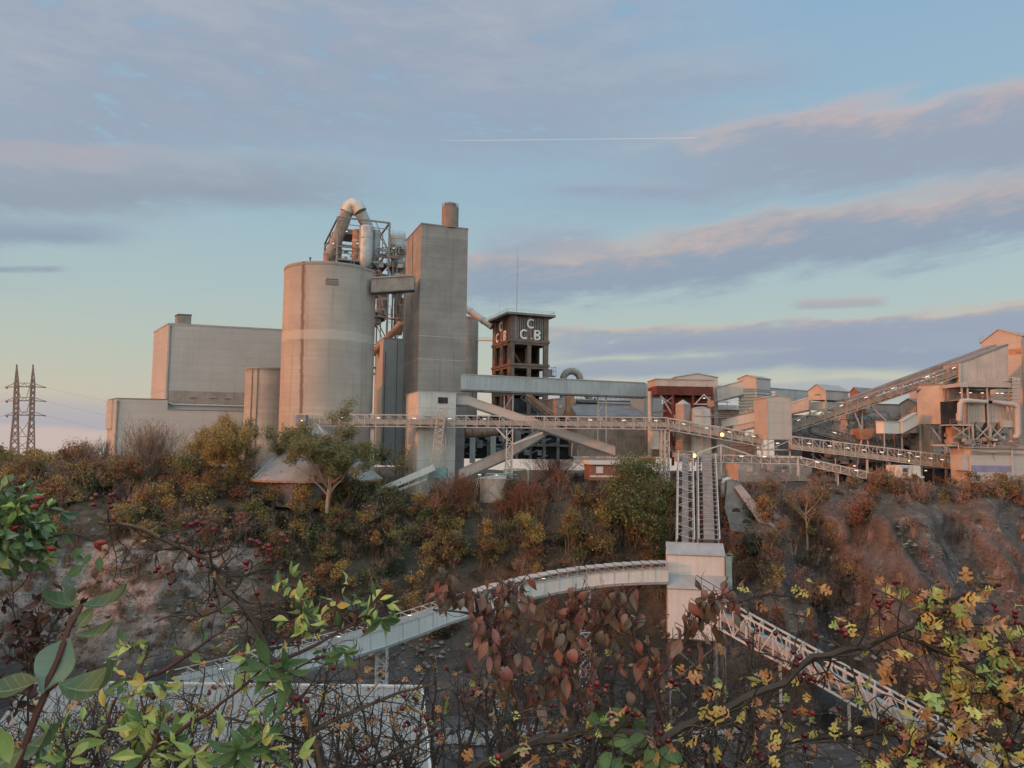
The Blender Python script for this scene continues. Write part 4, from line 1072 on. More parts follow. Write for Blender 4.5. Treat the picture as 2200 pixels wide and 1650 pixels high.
# tan transfer house on legs
f = plan(1647.5, 854, 944, 184, 4, 1699.5, 1619.5)
r = thing('transfer_house', 'tall narrow tan clad house on steel legs at the end of the dropping gantry', 'transfer house', f.p(f.w / 2, f.d / 2))
rise = 5 / F * 184
MB().prism([f.p(0, 0), f.p(f.w, 0), f.p(f.w, 0, f.h), f.p(f.w / 2, 0, f.h + rise), f.p(0, 0, f.h)], f.y * f.d).build('wall', 'clad_beige', r)
mb = MB()
for a_, b_ in ((f.p(-.2, -.15, f.h - .05), f.p(f.w / 2, -.15, f.h + rise)), (f.p(f.w / 2, -.15, f.h + rise), f.p(f.w + .2, -.15, f.h - .05))):
    e = f.y * (f.d + .3); mb.hexa([a_, b_, b_ + e, a_ + e], [x + ZU * .2 for x in (a_, b_, b_ + e, a_ + e)])
mb.build('roof', 'clad_dust', r)
mb = MB(); f.box(mb, -.08, f.w + .08, -.08, 0, 0, .25); f.box(mb, -.1, .1, -.1, .1, 0, f.h); f.box(mb, f.w - .1, f.w + .1, -.1, .1, 0, f.h); mb.build('trim', 'clad_dust', r)
MB().obox(f.p(-.06, f.d * .55, f.h * .55), f.x * .06, f.y * f.d * .2, ZU * 1.6).build('door', 'clad_dust', r)
MB().lathe(f.p(f.w * .6, f.d * .5, f.h + rise - .2), [(.45, 0), (.45, .9), (.65, 1.0), (.65, 1.5), (.1, 1.6)], 10).build('roof_vent', 'steel_pale', r)
for u in (.3, f.w - .3):
    for v_ in (.3, f.d - .3): MB().bar(f.p(u, v_, 0), f.p(u, v_, -8.5), .36).build('leg', 'steel_pale', r)
mb = MB()
for w in (-2.6, -6): mb.bar(f.p(.3, .3, w), f.p(f.w - .3, .3, w), .28); mb.bar(f.p(.3, .3, w), f.p(.3, f.d - .3, w), .28)
mb.bar(f.p(.3, .3, -2.6), f.p(f.w - .3, .3, -.2), .16); mb.bar(f.p(.3, f.d - .3, -2.6), f.p(f.w - .3, f.d - .3, -.2), .16)
mb.build('brace', 'steel_pale', r)
MB().obox(f.p(0, 0, -2.7), f.x * f.w, f.y * f.d, ZU * .3).build('platform', 'steel', r)
lamp(r, f.p(f.w * .45, .4, -.9), f.x, 1.3, .12)

A3, B3 = P(1701, 964, 182), P(2049, 1007, 178)
r = thing('gantry_conveyor', 'pale truss conveyor continuing right from the tan transfer house down to the white bunker wall', 'conveyor', A3)
gantry(r, A3, B3, 27 / F * 180, 2.6, 15, belt=(.08, .4), lamps=(.11, .24, .35, .45, .56, .67, .78, .86, .93), lampz=.6)
flood(r, P(1953, 990, 178.5), .14)
legs(r, [(P(2050, 978, 178), P(2050, 1045, 178)), (P(1863, 986, 181), P(1863, 1020, 181)), (P(1911, 992, 181), P(1911, 1030, 181))], .42)

# lower gantry with king post
YL = 170
A4, B4 = P(1455, 991.5, YL), P(1715, 996.5, YL)
r = thing('gantry_conveyor', 'lower horizontal truss walkway with a king-post triangle above the steep twin conveyors', 'conveyor', A4)
gantry(r, A4, B4, 15.5 / F * YL, 2.4, 13, belt=(.15, .8), lamps=(.53, .72), mbelt='dust_brown', t=.15, lampz=.9)
k0, kl, kr = P(1548.5, 956, YL), P(1500, 973, YL), P(1618, 979, YL)
MB().bar(k0, kl, .28).bar(k0, kr, .28).bar(k0, P(1549, 1020, YL), .34).bar(P(1556, 996, YL + 2), P(1556, 1022, YL + 2), .2).build('king_post', 'steel_pale', r)
legs(r, [(P(1714, 982, YL), P(1714, 1022, YL)), (P(1480, 992, YL), P(1480, 1010, YL))], .38)
flood(r, P(1491.5, 979, YL - .6), .48)
A5, B5 = P(1716, 996.5, YL), P(1898, 1036, YL - 2)
r = thing('gantry_conveyor', 'lower pale truss conveyor dropping right to the scrub at the quarry edge', 'conveyor', A5)
gantry(r, A5, B5, 15 / F * YL, 2.4, 10, belt=(.15, .8), lamps=(.22, .68), mbelt='dust_brown', t=.15, lampz=.8, diag='zig')
mb = MB(); q = P(1800, 1015, YL); mb.bar(q, q - ZU * 3.5, .3).build('support_leg', 'steel_pale', r)

# ---- red-fronted house
f = plan(1410, 815, 1000, 200, 4, 1534, d=9)
K = 200 / F
def zz(py): return f.h - (py - 815) * K
r = thing('elevator_house', 'open steel house with a rusty red corrugated front under a grey roof band', 'industrial building', f.p(f.w / 2, f.d / 2))
MB().obox(f.p(0, 0, zz(829)), f.x * f.w, f.y * f.d, ZU * (zz(815) - zz(829))).build('roof_band', 'clad_dust', r)
mb = MB(); f.box(mb, .05, f.w - .05, .06, f.d - .06, zz(848), zz(829) - .01)
for i in range(30): f.box(mb, .2 + i * (f.w - .6) / 29, .42 + i * (f.w - .6) / 29, -.08, .06, zz(848), zz(829.5))
mb.build('red_panel', 'steel_red', r)
MB().obox(f.p(-.2, -.2, zz(815)), f.x * (f.w + .4), f.y * (f.d + .4), ZU * .25).build('roof', 'roof_grey', r)
mb = MB()
for px in (1446, 1490, 1533):
    u = (px - 1410) / 124 * f.w
    f.box(mb, u - .3, u + .3, .2, .8, 0, zz(848)); f.box(mb, u - .3, u + .3, f.d - .8, f.d - .2, 0, zz(848))
f.box(mb, f.w * .3, f.w, .25, .65, zz(868), zz(866)); f.box(mb, f.w * .28, f.w, f.d * .5, f.d - .3, zz(985), zz(850))
mb.build('frame_column', 'steel_red', r)
u0, u1 = (1493 - 1410) / 124 * f.w, (1532 - 1410) / 124 * f.w
MB().bar(f.p(u0, -.1, zz(867)), f.p((u0 + u1) / 2, -.1, zz(846)), .28).bar(f.p(u1, -.1, zz(867)), f.p((u0 + u1) / 2, -.1, zz(846)), .28).bar(f.p(u0 - .4, -.1, zz(867)), f.p(u1 + .4, -.1, zz(867)), .28).build('roof_truss', 'steel_pale', r)
mb = MB(); mb.bar(f.p(1, .5, zz(849)), f.p(f.w * .3, .5, zz(870)), .18).bar(f.p(f.w * .3, .5, zz(851)), f.p(f.w * .12, .5, zz(868)), .18); mb.tube([f.p(f.w * .09, .6, zz(850)), f.p(f.w * .3, .6, zz(893))], .22, 6); mb.build('brace', 'steel', r)
lamp(r, f.p((u0 + u1) / 2, -.2, zz(854)), f.x, .9, .12)
shed('gable_house', 'tan gabled house peeping above the red-fronted steel house', 'building', 1454, 810, 980, 214, 3, 1543, d=10, mw='clad_beige', mr='roof_grey', rise=1.05, ridge='y')
# elevator casings
f = plan(1469, 868, 985, 192, 35, 1484, 1451.5)
r = thing('elevator_casing', 'mauve-grey boxed elevator shaft with a pitched top under the red-fronted house', 'elevator shaft', f.p(0, 0))
tp = f.p(f.w / 2, f.d / 2, f.h + 1.3)
base_ = [f.p(0, 0), f.p(f.w, 0), f.p(f.w, f.d), f.p(0, f.d)]; topq = [x + ZU * f.h for x in base_]
mb = MB().hexa(base_, topq); mb.build('casing', 'dust_brown', r)
MB().add(topq + [tp], [(0, 1, 4), (1, 2, 4), (2, 3, 4), (3, 0, 4)]).build('pitched_top', 'roof_grey', r)
mb = MB()
for w in (.3, .6): f.box(mb, -.06, f.w + .06, -.06, f.d + .06, f.h * w, f.h * w + .12)
mb.build('flange', 'steel_dark', r)
f = plan(1492.5, 874, 988, 191, 6, 1526, d=4)
r = thing('elevator_casing', 'wider grey-green boxed elevator shaft with a rounded top beside the mauve one', 'elevator shaft', f.p(0, 0))
o = .35
MB().hexa([f.p(-o, 0), f.p(f.w + o, 0), f.p(f.w + o, f.d), f.p(-o, f.d)], [f.p(0, 0, f.h - .6), f.p(f.w, 0, f.h - .6), f.p(f.w, f.d, f.h - .6), f.p(0, f.d, f.h - .6)]).build('casing', 'clad_grey', r)
pro = [f.p(f.w * (i / 8), 0, f.h - .6 + .75 * sin(pi * i / 8)) for i in range(9)]
MB().prism(pro, f.y * f.d).build('rounded_top', 'roof_grey', r)
mb = MB(); f.box(mb, f.w * .5 - .07, f.w * .5 + .07, -.22, -.02, 0, f.h - .6)
for w in (.3, .62, .83): f.box(mb, -.25, f.w + .25, -.25, -.0, f.h * w, f.h * w + .12)
mb.build('flange', 'steel_pale', r)
q = P(1397, 962, 205); tp = Zat(1397, 841, 205)
r = thing('chimney_pipe', 'plain tan round chimney pipe standing left of the red-fronted house', 'chimney', q)
MB().lathe(q - ZU * 4, [(.68, 0), (.68, tp - q.z + 3.9), (.5, tp - q.z + 4)], 16).build('pipe', 'clad_beige', r, True)
mb = MB().lathe(q + ZU * 9, [(.8, 0), (.8, .35)], 16); mb.tube([q + ZU * 10, q + V((5.5, 1.5, 10.3))], .3, 8); mb.build('side_branch', 'clad_beige', r, True)

# ---- gallery up to the small louvred house
a, b = P(1541, 861, 210), P(1608, 844, 208)
gallery('rising_gallery', 'short grey gallery rising from the tan gabled house to the house with louvres', [a, b], [28 / F * 210, 29 / F * 208], 3, 'clad_grey')
r, f = shed('louvred_house', 'small tan and grey house perched on a stack of louvre panels', 'building', 1625, 812, 836, 205, 40, 1655.5, 1585, mw='clad_beige', mr='roof_grey', rise=.9, ridge='x')
h2 = 60 / F * 205
mb = MB().obox(f.p(.2, .2, -h2), f.x * (f.w - .4), f.y * (f.d - .4), ZU * h2); mb.build('lower_casing', 'clad_grey', r)
mb = MB()
for i in range(7): f.box(mb, 0, f.w, 0, f.d, -.5 - i * h2 / 9, -.25 - i * h2 / 9)
mb.build('louvre', 'clad_blue', r)
a, b = P(1655, 863, 212), P(1742, 868, 214)
gallery('back_gallery', 'straight blue-grey gallery behind the tan transfer house', [a, b], [29 / F * 212, 27 / F * 214], 3, 'clad_blue')
gallery('back_gallery', 'short grey gallery stub behind the red-fronted house', [P(1541, 838, 222), P(1592, 838, 222)], 8 / F * 222, 3, 'clad_grey')
r, f = shed('gable_cabin', 'weathered cabin with a tan gable end on legs beside the big inclined conveyor', 'cabin', 1774, 838, 859, 198, 32, 1823, 1736, mw='clad_dust', mr='roof_grey', rise=1.6, ridge='x')
for u in (.3, f.w - .3):
    for v_ in (.3, f.d - .3): MB().bar(f.p(u, v_, 0), f.p(u, v_, -6), .4).build('leg', 'clad_dust', r)
mb = MB(); f.box(mb, -.05, 0, f.d * .3, f.d * .62, f.h * .52, f.h * .6); mb.build('slot_window', 'void', r)
MB().obox(f.p(.5, .5, -2.6), f.x * (f.w - 1), f.y * (f.d - 1), ZU * 2.2).build('chute', 'clad_grey', r)
gallery('feeder_gallery', 'dusty tan sloping gallery leading up to the weathered gable cabin', [P(1700, 888, 200), P(1738, 880, 198)], [21 / F * 200, 25 / F * 198], 2.5, 'clad_dust', 'clad_dust')
shed('rust_shed', 'low rust-orange shed seen in the gap under the short rising gallery', 'shed', 1543, 880, 960, 224, 10, 1600, d=8, mw='kiln', mr='clad_dust', rise=1.5)
shed('dark_store', 'dark low store behind the left end of the big inclined conveyor', 'store', 1690, 893, 980, 226, 8, 1850, d=8, mw='machine', mr='roof_dark')
shed('red_gable', 'small rust-coloured gable roof behind the big inclined conveyor', 'shed', 1845, 842, 870, 215, 30, 1880, 1826, mw='brick', mr='roof_dark', rise=1.3, ridge='x')
gallery('feeder_gallery', 'grey sloping feeder gallery entering the left side of the tan transfer house', [P(1550, 918, 196), P(1622, 905, 192)], [17 / F * 196, 20 / F * 192], 2.4, 'clad_grey', 'roof_dark')
gallery('feeder_gallery', 'lower grey feeder gallery sloping behind the dropping gantry', [P(1575, 927, 194), P(1622, 917, 192)], 11 / F * 192, 2.2, 'clad_dust', 'roof_grey')
r, f = shed('low_building', 'low grey concrete building under the dropping gantry, left of the transfer house legs', 'building', 1540, 942, 1030, 193, 6, 1622, d=8, mw='clad_grey', mr='roof_grey')
r, f = shed('tan_wall_building', 'tan rendered building behind the lower walkway, partly hidden by scrub', 'building', 1586, 995, 1040, 186, 14, 1745, d=6, mw='clad_dust', mr='roof_dark')
r, f = shed('striped_shed', 'pale corrugated shed between the chimney pipe and the gantry legs', 'shed', 1405, 925, 965, 197, 4, 1424, d=4, mw='clad_white', mr='roof_grey')

# ---- big inclined conveyor
A6, B6 = P(1702, 928, 190), P(2060, 808, 184)
r = thing('inclined_conveyor', 'big dusty conveyor climbing steeply right to the head house at the top of the works', 'conveyor', A6)
n = gantry(r, A6, B6, 25 / F * 187, 3.2, 15, mt='dust_brown', belt=(.12, .58), lamps=(.04, .17, .3, .45, .61, .81, .97), mbelt='dust_brown', lampz=.85, t=.2)
a0, a1 = P(1825, 868, 196), P(2141, 752, 190)
mb = MB().hexa([a0, a1, a1 + V((0, 4, 0)), a0 + V((0, 4, 0))], [x + ZU * 1.5 for x in (a0, a1, a1 + V((0, 4, 0)), a0 + V((0, 4, 0)))]); mb.build('roof_cover', 'roof_dark', r)
mb = MB(); rr_ = random.Random(8)
for i in range(26):
    t = i / 26 + .01; q = A6.lerp(B6, t) + V((0, 1.2, 2.0)); s_ = rr_.uniform(.5, 1.5)
    if t > .28: mb.obox(q, (A6 - B6).normalized() * -s_ * 1.4, (0, .8, 0), ZU * s_ * .55)
mb.build('idler_cover', 'machine', r)
legs(r, [(P(1835, 885, 188), P(1852, 925, 188)), (P(1870, 872, 188), P(1903, 903, 188)), (P(1852, 880, 189), P(1852, 960, 189))], .32, 'steel')
# head house
ft = [P(2061, 781, 184), P(2166, 741, 184), P(2166, 822, 184), P(2061, 825, 184)]
r = thing('head_house', 'grey clad head house with a sloping roof at the top of the big inclined conveyor', 'building', ft[3])
MB().prism(ft, V((0, 7, 0))).build('wall', 'clad_dust', r)
e = V((0, 7.4, 0)); u_ = ZU * .3
MB().hexa([ft[0] - V((0, .2, 0)), ft[1] - V((0, .2, 0)), ft[1] + e, ft[0] + e], [ft[0] - V((0, .2, 0)) + u_, ft[1] - V((0, .2, 0)) + u_, ft[1] + e + u_, ft[0] + e + u_]).build('roof', 'roof_dark', r)
MB().bar(ft[0] - V((0, .1, 0)), ft[3] - V((0, .1, 0)), .5).build('corner_trim', 'clad_beige', r)
# mill building at the right edge
f = plan(2195, 722, 965, 200, 30, 2300, 2112)
r = thing('mill_building', 'large tan gabled mill building at the right edge with a rusty band below its eaves', 'industrial building', f.p(f.w / 2, f.d / 2))
rise = 20 / F * 200
MB().prism([f.p(0, 0), f.p(0, f.d), f.p(0, f.d, f.h - .8), f.p(0, f.d * .55, f.h + rise), f.p(0, 0, f.h)], f.x * f.w).build('wall', 'clad_beige', r)
mb = MB(); t = ZU * .3
for a_, b_ in ((f.p(-.3, -.3, f.h - .1), f.p(-.3, f.d * .55, f.h + rise)), (f.p(-.3, f.d * .55, f.h + rise), f.p(-.3, f.d + .3, f.h - .9))):
    e = f.x * (f.w + .6); mb.hexa([a_, b_, b_ + e, a_ + e], [a_ + t, b_ + t, b_ + e + t, a_ + e + t])
mb.build('roof', 'roof_grey', r)
mb = MB(); f.box(mb, -.08, 0, f.d * .02, f.d * .4, f.h - 4.8, f.h - 3.3); mb.build('rust_band', 'kiln', r)
mb = MB(); f.box(mb, -.1, 0, f.d * .15, f.d * .3, f.h - 12.6, f.h - 11.4); mb.build('opening', 'void', r)
mb = MB(); seam_lines(mb, f, [f.h - 10.4, f.h - 14], .15); mb.build('cladding_seam', 'clad_dust', r)
mb = MB(); f.box(mb, -.3, -.05, -.2, .1, 0, f.h - 1); mb.build('downpipe', 'dust_brown', r)
mb = MB(); railing(mb, [f.p(-.2, f.d + .3, f.h - 1.0), f.p(-.2, f.d * .93, f.h - .4)], 1.6, .08); mb.build('ladder_rail', 'steel', r)

# bunker
f = plan(2029, 826, 911, 181, 38, 2075, 1970)
r = thing('bunker', 'big hanging grey steel bunker box under the top of the inclined conveyor', 'bunker', f.p(f.w / 2, f.d / 2))
MB().obox(f.p(0, 0), f.x * f.w, f.y * f.d, ZU * f.h).build('wall', 'clad_dust', r)
mb = MB(); f.box(mb, -.15, f.w, -.15, f.d + .15, f.h, f.h + .3); mb.build('roof', 'roof_dark', r)
for v_ in (.4, f.d - .4): MB().bar(f.p(.4, v_, 0), f.p(.4, v_, -13), .42).build('leg', 'steel', r)
MB().bar(f.p(.4, f.d * .6, 0), f.p(.4, .6, -5), .3).build('brace', 'steel', r)
mb = MB(); f.box(mb, -.1, .12, -.1, .12, 0, f.h); mb.build('corner_trim', 'clad_beige', r)
r, f = shed('back_building', 'plain dark grey process building behind the hanging bunker', 'building', 2000, 832, 1020, 198, 12, 2100, d=8, mw='clad_grey', mr='roof_dark')
r, f = shed('back_building', 'grey process building with a stepped front under the big inclined conveyor', 'building', 1832, 868, 1020, 208, 10, 1985, d=10, mw='clad_grey', mr='roof_dark')
mb = MB()
for w in (.78, .62, .5): f.box(mb, 0, f.w * .55, -.8, -.01, f.h * w, f.h * w + 1.0)
mb.build('floor_slab', 'clad_blue', r)
mb = MB()
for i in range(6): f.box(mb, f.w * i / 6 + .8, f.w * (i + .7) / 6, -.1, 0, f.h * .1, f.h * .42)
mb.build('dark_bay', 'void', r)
shed('tan_silo_house', 'tan sided block left of the hanging bunker', 'building', 1968, 866, 930, 200, 40, 2000, 1936, mw='clad_beige', mr='roof_grey', rise=1.2, ridge='x')
r, f = shed('drive_house', 'small pale drive house with a tan end, left of the hanging bunker', 'cabin', 1899, 906, 931, 180, 22, 1941, 1882, mw='clad_white', mr='roof_grey')
mb = MB()
for u in (.3, f.w - .3): MB().bar(f.p(u, .3, 0), f.p(u, .3, -4.5), .25).build('leg', 'steel', r)
gallery('feeder_gallery', 'short pale gallery between the small drive house and the hanging bunker', [P(1939, 931, 181), P(1972, 913, 182)], [24 / F * 181, 25 / F * 182], 2.4, 'clad_white', 'clad_grey')
# crossing conveyors
A7, B7 = P(1745, 930, 188), P(1965, 990, 186)
r = thing('crossing_conveyor', 'dark sagging belt conveyor crossing below the big inclined conveyor', 'conveyor', A7)
gantry(r, A7, B7, 2.2, 2.2, 14, mt='steel_dark', belt=(.2, .6), mbelt='machine', lamps=(.22, .95), t=.14)
legs(r, [(P(1846, 960, 187), P(1842, 1000, 187)), (P(1905, 975, 187), P(1905, 1010, 187))], .3, 'steel')
q = P(1858, 930, 184)
r = thing('hopper', 'yellow-green feed hopper above the crossing belt, left of the small drive house', 'hopper', q)
MB().hexa([q + V((-1, 0, -1.6)), q + V((1, 0, -1.6)), q + V((1, 2, -1.6)), q + V((-1, 2, -1.6))], [q + V((-2, -.6, 1)), q + V((3, -.6, 1)), q + V((3, 2.6, 1)), q + V((-2, 2.6, 1))]).build('bin', 'fo_ochre' if False else 'kiln', r)
MB().bar(q + V((-.6, .5, -1.6)), q + V((-1.4, .5, -5)), .25).bar(q + V((.8, .5, -1.6)), q + V((1.2, .5, -5)), .25).build('leg', 'steel_pale', r)
# dark undercroft wall + lean-to
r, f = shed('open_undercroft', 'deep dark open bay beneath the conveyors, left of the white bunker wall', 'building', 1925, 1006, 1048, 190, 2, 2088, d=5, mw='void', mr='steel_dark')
mb = MB()
for i in range(7): f.box(mb, f.w * i / 6.3, f.w * i / 6.3 + .4, -.5, -.05, 0, f.h)
mb.build('column', 'steel_dark', r)
lamp(r, P(1989, 1011, 187.5), (1, 0, 0), .8, .14)
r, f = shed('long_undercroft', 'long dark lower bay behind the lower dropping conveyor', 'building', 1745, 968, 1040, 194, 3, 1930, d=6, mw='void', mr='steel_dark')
mb = MB()
for i in range(8): f.box(mb, f.w * i / 7.4, f.w * i / 7.4 + .35, -.4, -.05, 0, f.h)
for w in (.4, .7): f.box(mb, 0, f.w, -.6, -.41, f.h * w, f.h * w + .4)
mb.build('column', 'machine', r)
mb = MB(); rr_ = random.Random(12)
for i in range(26):
    u = rr_.uniform(0, .95) * f.w; s_ = rr_.uniform(.6, 2); mb.obox(f.p(u, -2.5 - rr_.random(), rr_.uniform(0, .6) * f.h), f.x * s_, f.y * s_ * .5, ZU * s_ * 1.1)
mb.each('equipment', 'machine', r)
lamp(r, P(1836, 1001, 189), (1, 0, 0), .9, .14)
# small white tower
f = plan(1931, 1000, 1022, 172, 8, 1978, d=4.5)
r = thing('control_cabin', 'dirty white cabin on concrete legs at the quarry edge below the right-hand gantry', 'cabin', f.p(f.w / 2, 2, -3))
MB().obox(f.p(0, 0), f.x * f.w, f.y * f.d, ZU * f.h).build('wall', 'clad_white', r)
mb = MB(); f.box(mb, -1, f.w + .3, -.8, f.d, -.5, -.02); mb.build('floor_slab', 'concrete_pale', r)
MB().obox(f.p(f.w * .18, -.06, f.h * .35), f.x * f.w * .22, f.y * .06, ZU * f.h * .4).build('window', 'glass', r)
for u in (f.w * .42, f.w * .62, f.w * .93): MB().bar(f.p(u, .5, -.5), f.p(u, .5, -4.5), .42).build('leg', 'concrete_pale', r)
mb = MB(); railing(mb, [f.p(f.w, 0, -1), f.p(f.w + 1.5, 0, -4)], 1.1, .09); mb.build('stair_rail', 'steel_pale', r)
mb = MB(); f.box(mb, f.w * .25, f.w * .4, 0, 1.5, -4.4, -.5); mb.build('pier', 'clad_dust', r)

# ---- bag filter plant
Y0 = 172; f = plan(2062, 825, 960, Y0, 3, 2174, d=7); K = Y0 / F
def zz(py): return f.h - (py - 825) * K
r = thing('bag_filter', 'weathered bag filter unit with hoppers, big pipe elbows and an open roof deck', 'filter unit', f.p(f.w / 2, f.d / 2))
mid = f.w * .54
mb = MB().prism([f.p(-.3, -.4, zz(831)), f.p(f.w + .3, -.4, zz(831)), f.p(f.w + .3, -.4, zz(824)), f.p(mid, -.4, zz(814)), f.p(-.3, -.4, zz(824))], f.y * (f.d + .8)); mb.build('roof', 'clad_dust', r)
mb = MB(); f.box(mb, -.35, 1.6, -.5, -.3, zz(831.5), zz(823)); f.box(mb, mid - .25, mid + .25, -.55, -.3, zz(831), zz(813)); mb.build('fascia', 'clad_beige', r)
mb = MB()
for u in (.5, 1.9, mid, f.w - .4):
    for v_ in (0, f.d - .3): f.box(mb, u - .15, u + .15, v_, v_ + .3, zz(962), zz(831))
mb.build('frame_column', 'clad_dust', r)
mb = MB(); f.box(mb, .4, f.w, .1, f.d, zz(860), zz(857)); f.box(mb, 1, f.w - 1, f.d - 1.5, f.d, zz(858), zz(833)); mb.build('deck', 'machine', r)
mb = MB(); railing(mb, [f.p(.5, 0, zz(857)), f.p(f.w - .4, 0, zz(857))], 1.1, .07); mb.build('railing', 'kiln', r)
for px in (2069, 2090, 2116, 2149, 2160): lamp(r, f.p((px - 2062) / 112 * f.w, .8, zz(843)), (1, 0, 0), 1.0, .1)
for u0, u1 in ((1.9, mid - .5), (mid + .5, f.w - .9)):
    mb = MB(); f.box(mb, u0, u1, .6, f.d - .6, zz(907), zz(866)); 
    for i in range(7): f.box(mb, u0 + (u1 - u0) * i / 6 - .05, u0 + (u1 - u0) * i / 6 + .05, .5, .6, zz(907), zz(866))
    for py in (880, 893): f.box(mb, u0, u1, .48, .6, zz(py), zz(py) + .14)
    hb = mb.build('filter_housing', 'clad_dust', r)
    um = (u0 + u1) / 2
    for ua, ub in ((u0, um - .1), (um + .1, u1)):
        uc = (ua + ub) / 2
        MB().hexa([f.p(uc - .3, 2, zz(935)), f.p(uc + .3, 2, zz(935)), f.p(uc + .3, 3, zz(935)), f.p(uc - .3, 3, zz(935))], [f.p(ua, .7, zz(907)), f.p(ub, .7, zz(907)), f.p(ub, f.d - .7, zz(907)), f.p(ua, f.d - .7, zz(907))]).build('hopper', 'clad_dust', r)
MB().tube([P(2121, 864, Y0 - .5), P(2080, 861, Y0 - .5), P(2067, 862, Y0 - .5), P(2063, 868, Y0 - .5), P(2062, 895, Y0 - .5), P(2059, 905, Y0 - .5)], [.4, .6, .62, .62, .6, .58], 12).build('pipe', 'clad_beige', r, True)
MB().tube([P(2134, 863, Y0 - .5), P(2175, 869, Y0 - .5), P(2184, 873, Y0 - .5), P(2186, 882, Y0 - .5), P(2187, 930, Y0 - .5), P(2184, 938, Y0 - .5), P(2176, 941, Y0 - .5)], [.4, .64, .66, .66, .66, .64, .6], 12).build('pipe', 'clad_beige', r, True)
MB().hexa([P(2175, 862, Y0), P(2191, 862, Y0), P(2191, 862, Y0 + 3), P(2175, 862, Y0 + 3)], [P(2174, 810, Y0), P(2192, 812, Y0), P(2192, 812, Y0 + 3), P(2174, 810, Y0 + 3)]).build('vertical_duct', 'clad_dust', r)
mb = MB()
for i in range(6): q = P(2183, 818 + i * 8, Y0); mb.obox(q + V((-1.05, -.1, 0)), (2.1, 0, 0), (0, 3.2, 0), (0, 0, .16))
mb.build('duct_rib', 'steel', r)
mb = MB(); f.box(mb, f.w * .78, f.w + .6, -.6, .5, zz(917), zz(903)); mb.build('side_casing', 'clad_beige', r)
mb = MB(); f.box(mb, -3.2, 2.3, -.8, 3, zz(915), zz(912.5)); f.box(mb, -4.2, f.w + 4, -1.4, 5, zz(959), zz(955)); mb.build('platform', 'clad_dust', r)
mb = MB(); railing(mb, [f.p(-3.2, -.8, zz(912.5)), f.p(2.2, -.8, zz(912.5))], 1.1, .08); railing(mb, [f.p(-4.2, -1.4, zz(955)), f.p(f.w + 3.5, -1.4, zz(955))], 1.1, .07); mb.build('railing', 'kiln', r)
mb = MB()
for u0, u1 in ((-3, 2.2), (3, 6.5), (6.5, 10)):
    mb.bar(f.p(u0, -.5, zz(913)), f.p(u1, -.5, zz(945)), .22); mb.bar(f.p(u1, -.5, zz(913)), f.p(u0, -.5, zz(945)), .22)
for u in (2.3, 6.5): mb.bar(f.p(u, -.6, zz(912)), f.p(u, -.6, zz(956)), .34)
mb.build('brace', 'steel', r)
MB().lathe(f.p(-.6, -.3, zz(912)), [(.2, 0), (.7, 1.2), (.7, 2.4), (.5, 2.6)], 12).build('dust_pot', 'clad_dust', r, True)
mb = MB(); f.box(mb, -1.8, .4, .5, 3, zz(955), zz(917)); mb.build('fan_housing', 'kiln', r)
mb = MB(); rr_ = random.Random(9)
for i in range(60):
    u, w = rr_.uniform(-2.5, f.w), zz(rr_.uniform(918, 955)); s_ = rr_.uniform(.3, 1.1)
    if rr_.random() < .5: mb.obox(f.p(u, rr_.uniform(.2, 4), w - s_ * .5), f.x * s_, f.y * s_, ZU * s_ * .8)
    else: mb.tube([f.p(u, .3, w), f.p(u + s_ * 2, .6, w + rr_.uniform(-.6, .6))], .1, 6)
mb.each('pipework', 'machine', r)
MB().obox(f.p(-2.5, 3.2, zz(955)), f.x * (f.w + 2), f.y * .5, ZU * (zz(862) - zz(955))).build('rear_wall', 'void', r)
# white bunker wall
f = plan(2085, 963, 1030, 168, 4, 2300, 2070)
r = thing('bunker_wall', 'off-white concrete bunker with a blue band painted along it, right edge', 'bunker', f.p(8, 2))
MB().obox(f.p(0, 0, -3), f.x * f.w, f.y * 7, ZU * (f.h + 3)).build('wall', 'clad_beige', r)
K = 168 / F
mb = MB(); f.box(mb, 0, 90 * K, -.05, 0, 29 * K * .55, 30 * K); mb.build('painted_band', 'blue_stripe', r)
mb = MB(); f.box(mb, -.4, f.w, -.5, 7, f.h, f.h + .35); f.box(mb, -.2, f.w, -.25, -.02, f.h - 1.3, f.h - 1.0); mb.build('coping', 'dust_brown', r)
mb = MB(); f.box(mb, 90 * K, 90 * K + .4, -.3, 0, -1, f.h); mb.build('pilaster', 'clad_beige', r)
MB().obox(f.p(-1.7, .6, f.h * .28), f.x * 1.65, f.y * 4, ZU * f.h * .5).build('side_box', 'clad_beige', r)
mb = MB().tube([f.p(0, -.3, f.h - .6), f.p(5, -.35, f.h - 1.0), f.p(9, -.3, f.h - .7)], .1, 6); mb.tube([f.p(5, -.3, f.h - .9), f.p(5.4, -.3, f.h - 2.6)], .08, 6); mb.build('pipe', 'machine', r)

# ---- tank and brick house
c0, c1 = P(1071, 1027, 182), P(1071, 1076, 182)
R_ = 40 / F * 182; hh = c0.z - c1.z
r = thing('round_tank', 'squat pale steel tank with pipe loops on its lid among the russet bushes', 'tank', c1)
MB().lathe(c1 - ZU * 2, [(R_, 0), (R_, hh + 2), (R_ * .96, hh + 2.1), (.3, hh + 2.9)], 40).build('shell', 'clad_dust', r, True)
mb = MB()
for w in (.1, 2.2): mb.lathe(c1 + ZU * w, [(R_ + .05, 0), (R_ + .07, .12), (R_ + .05, .24)], 40)
mb.lathe(c1 + ZU * (hh - .25), [(R_ + .1, 0), (R_ + .1, .3)], 40); mb.build('band', 'steel', r, True)
z_ = c1.z + hh
def arc(p, q, h, n=10): return [V(p).lerp(V(q), i / n) + ZU * (h * min(1, 4 * min(i, n - i) / n)) for i in range(n + 1)]
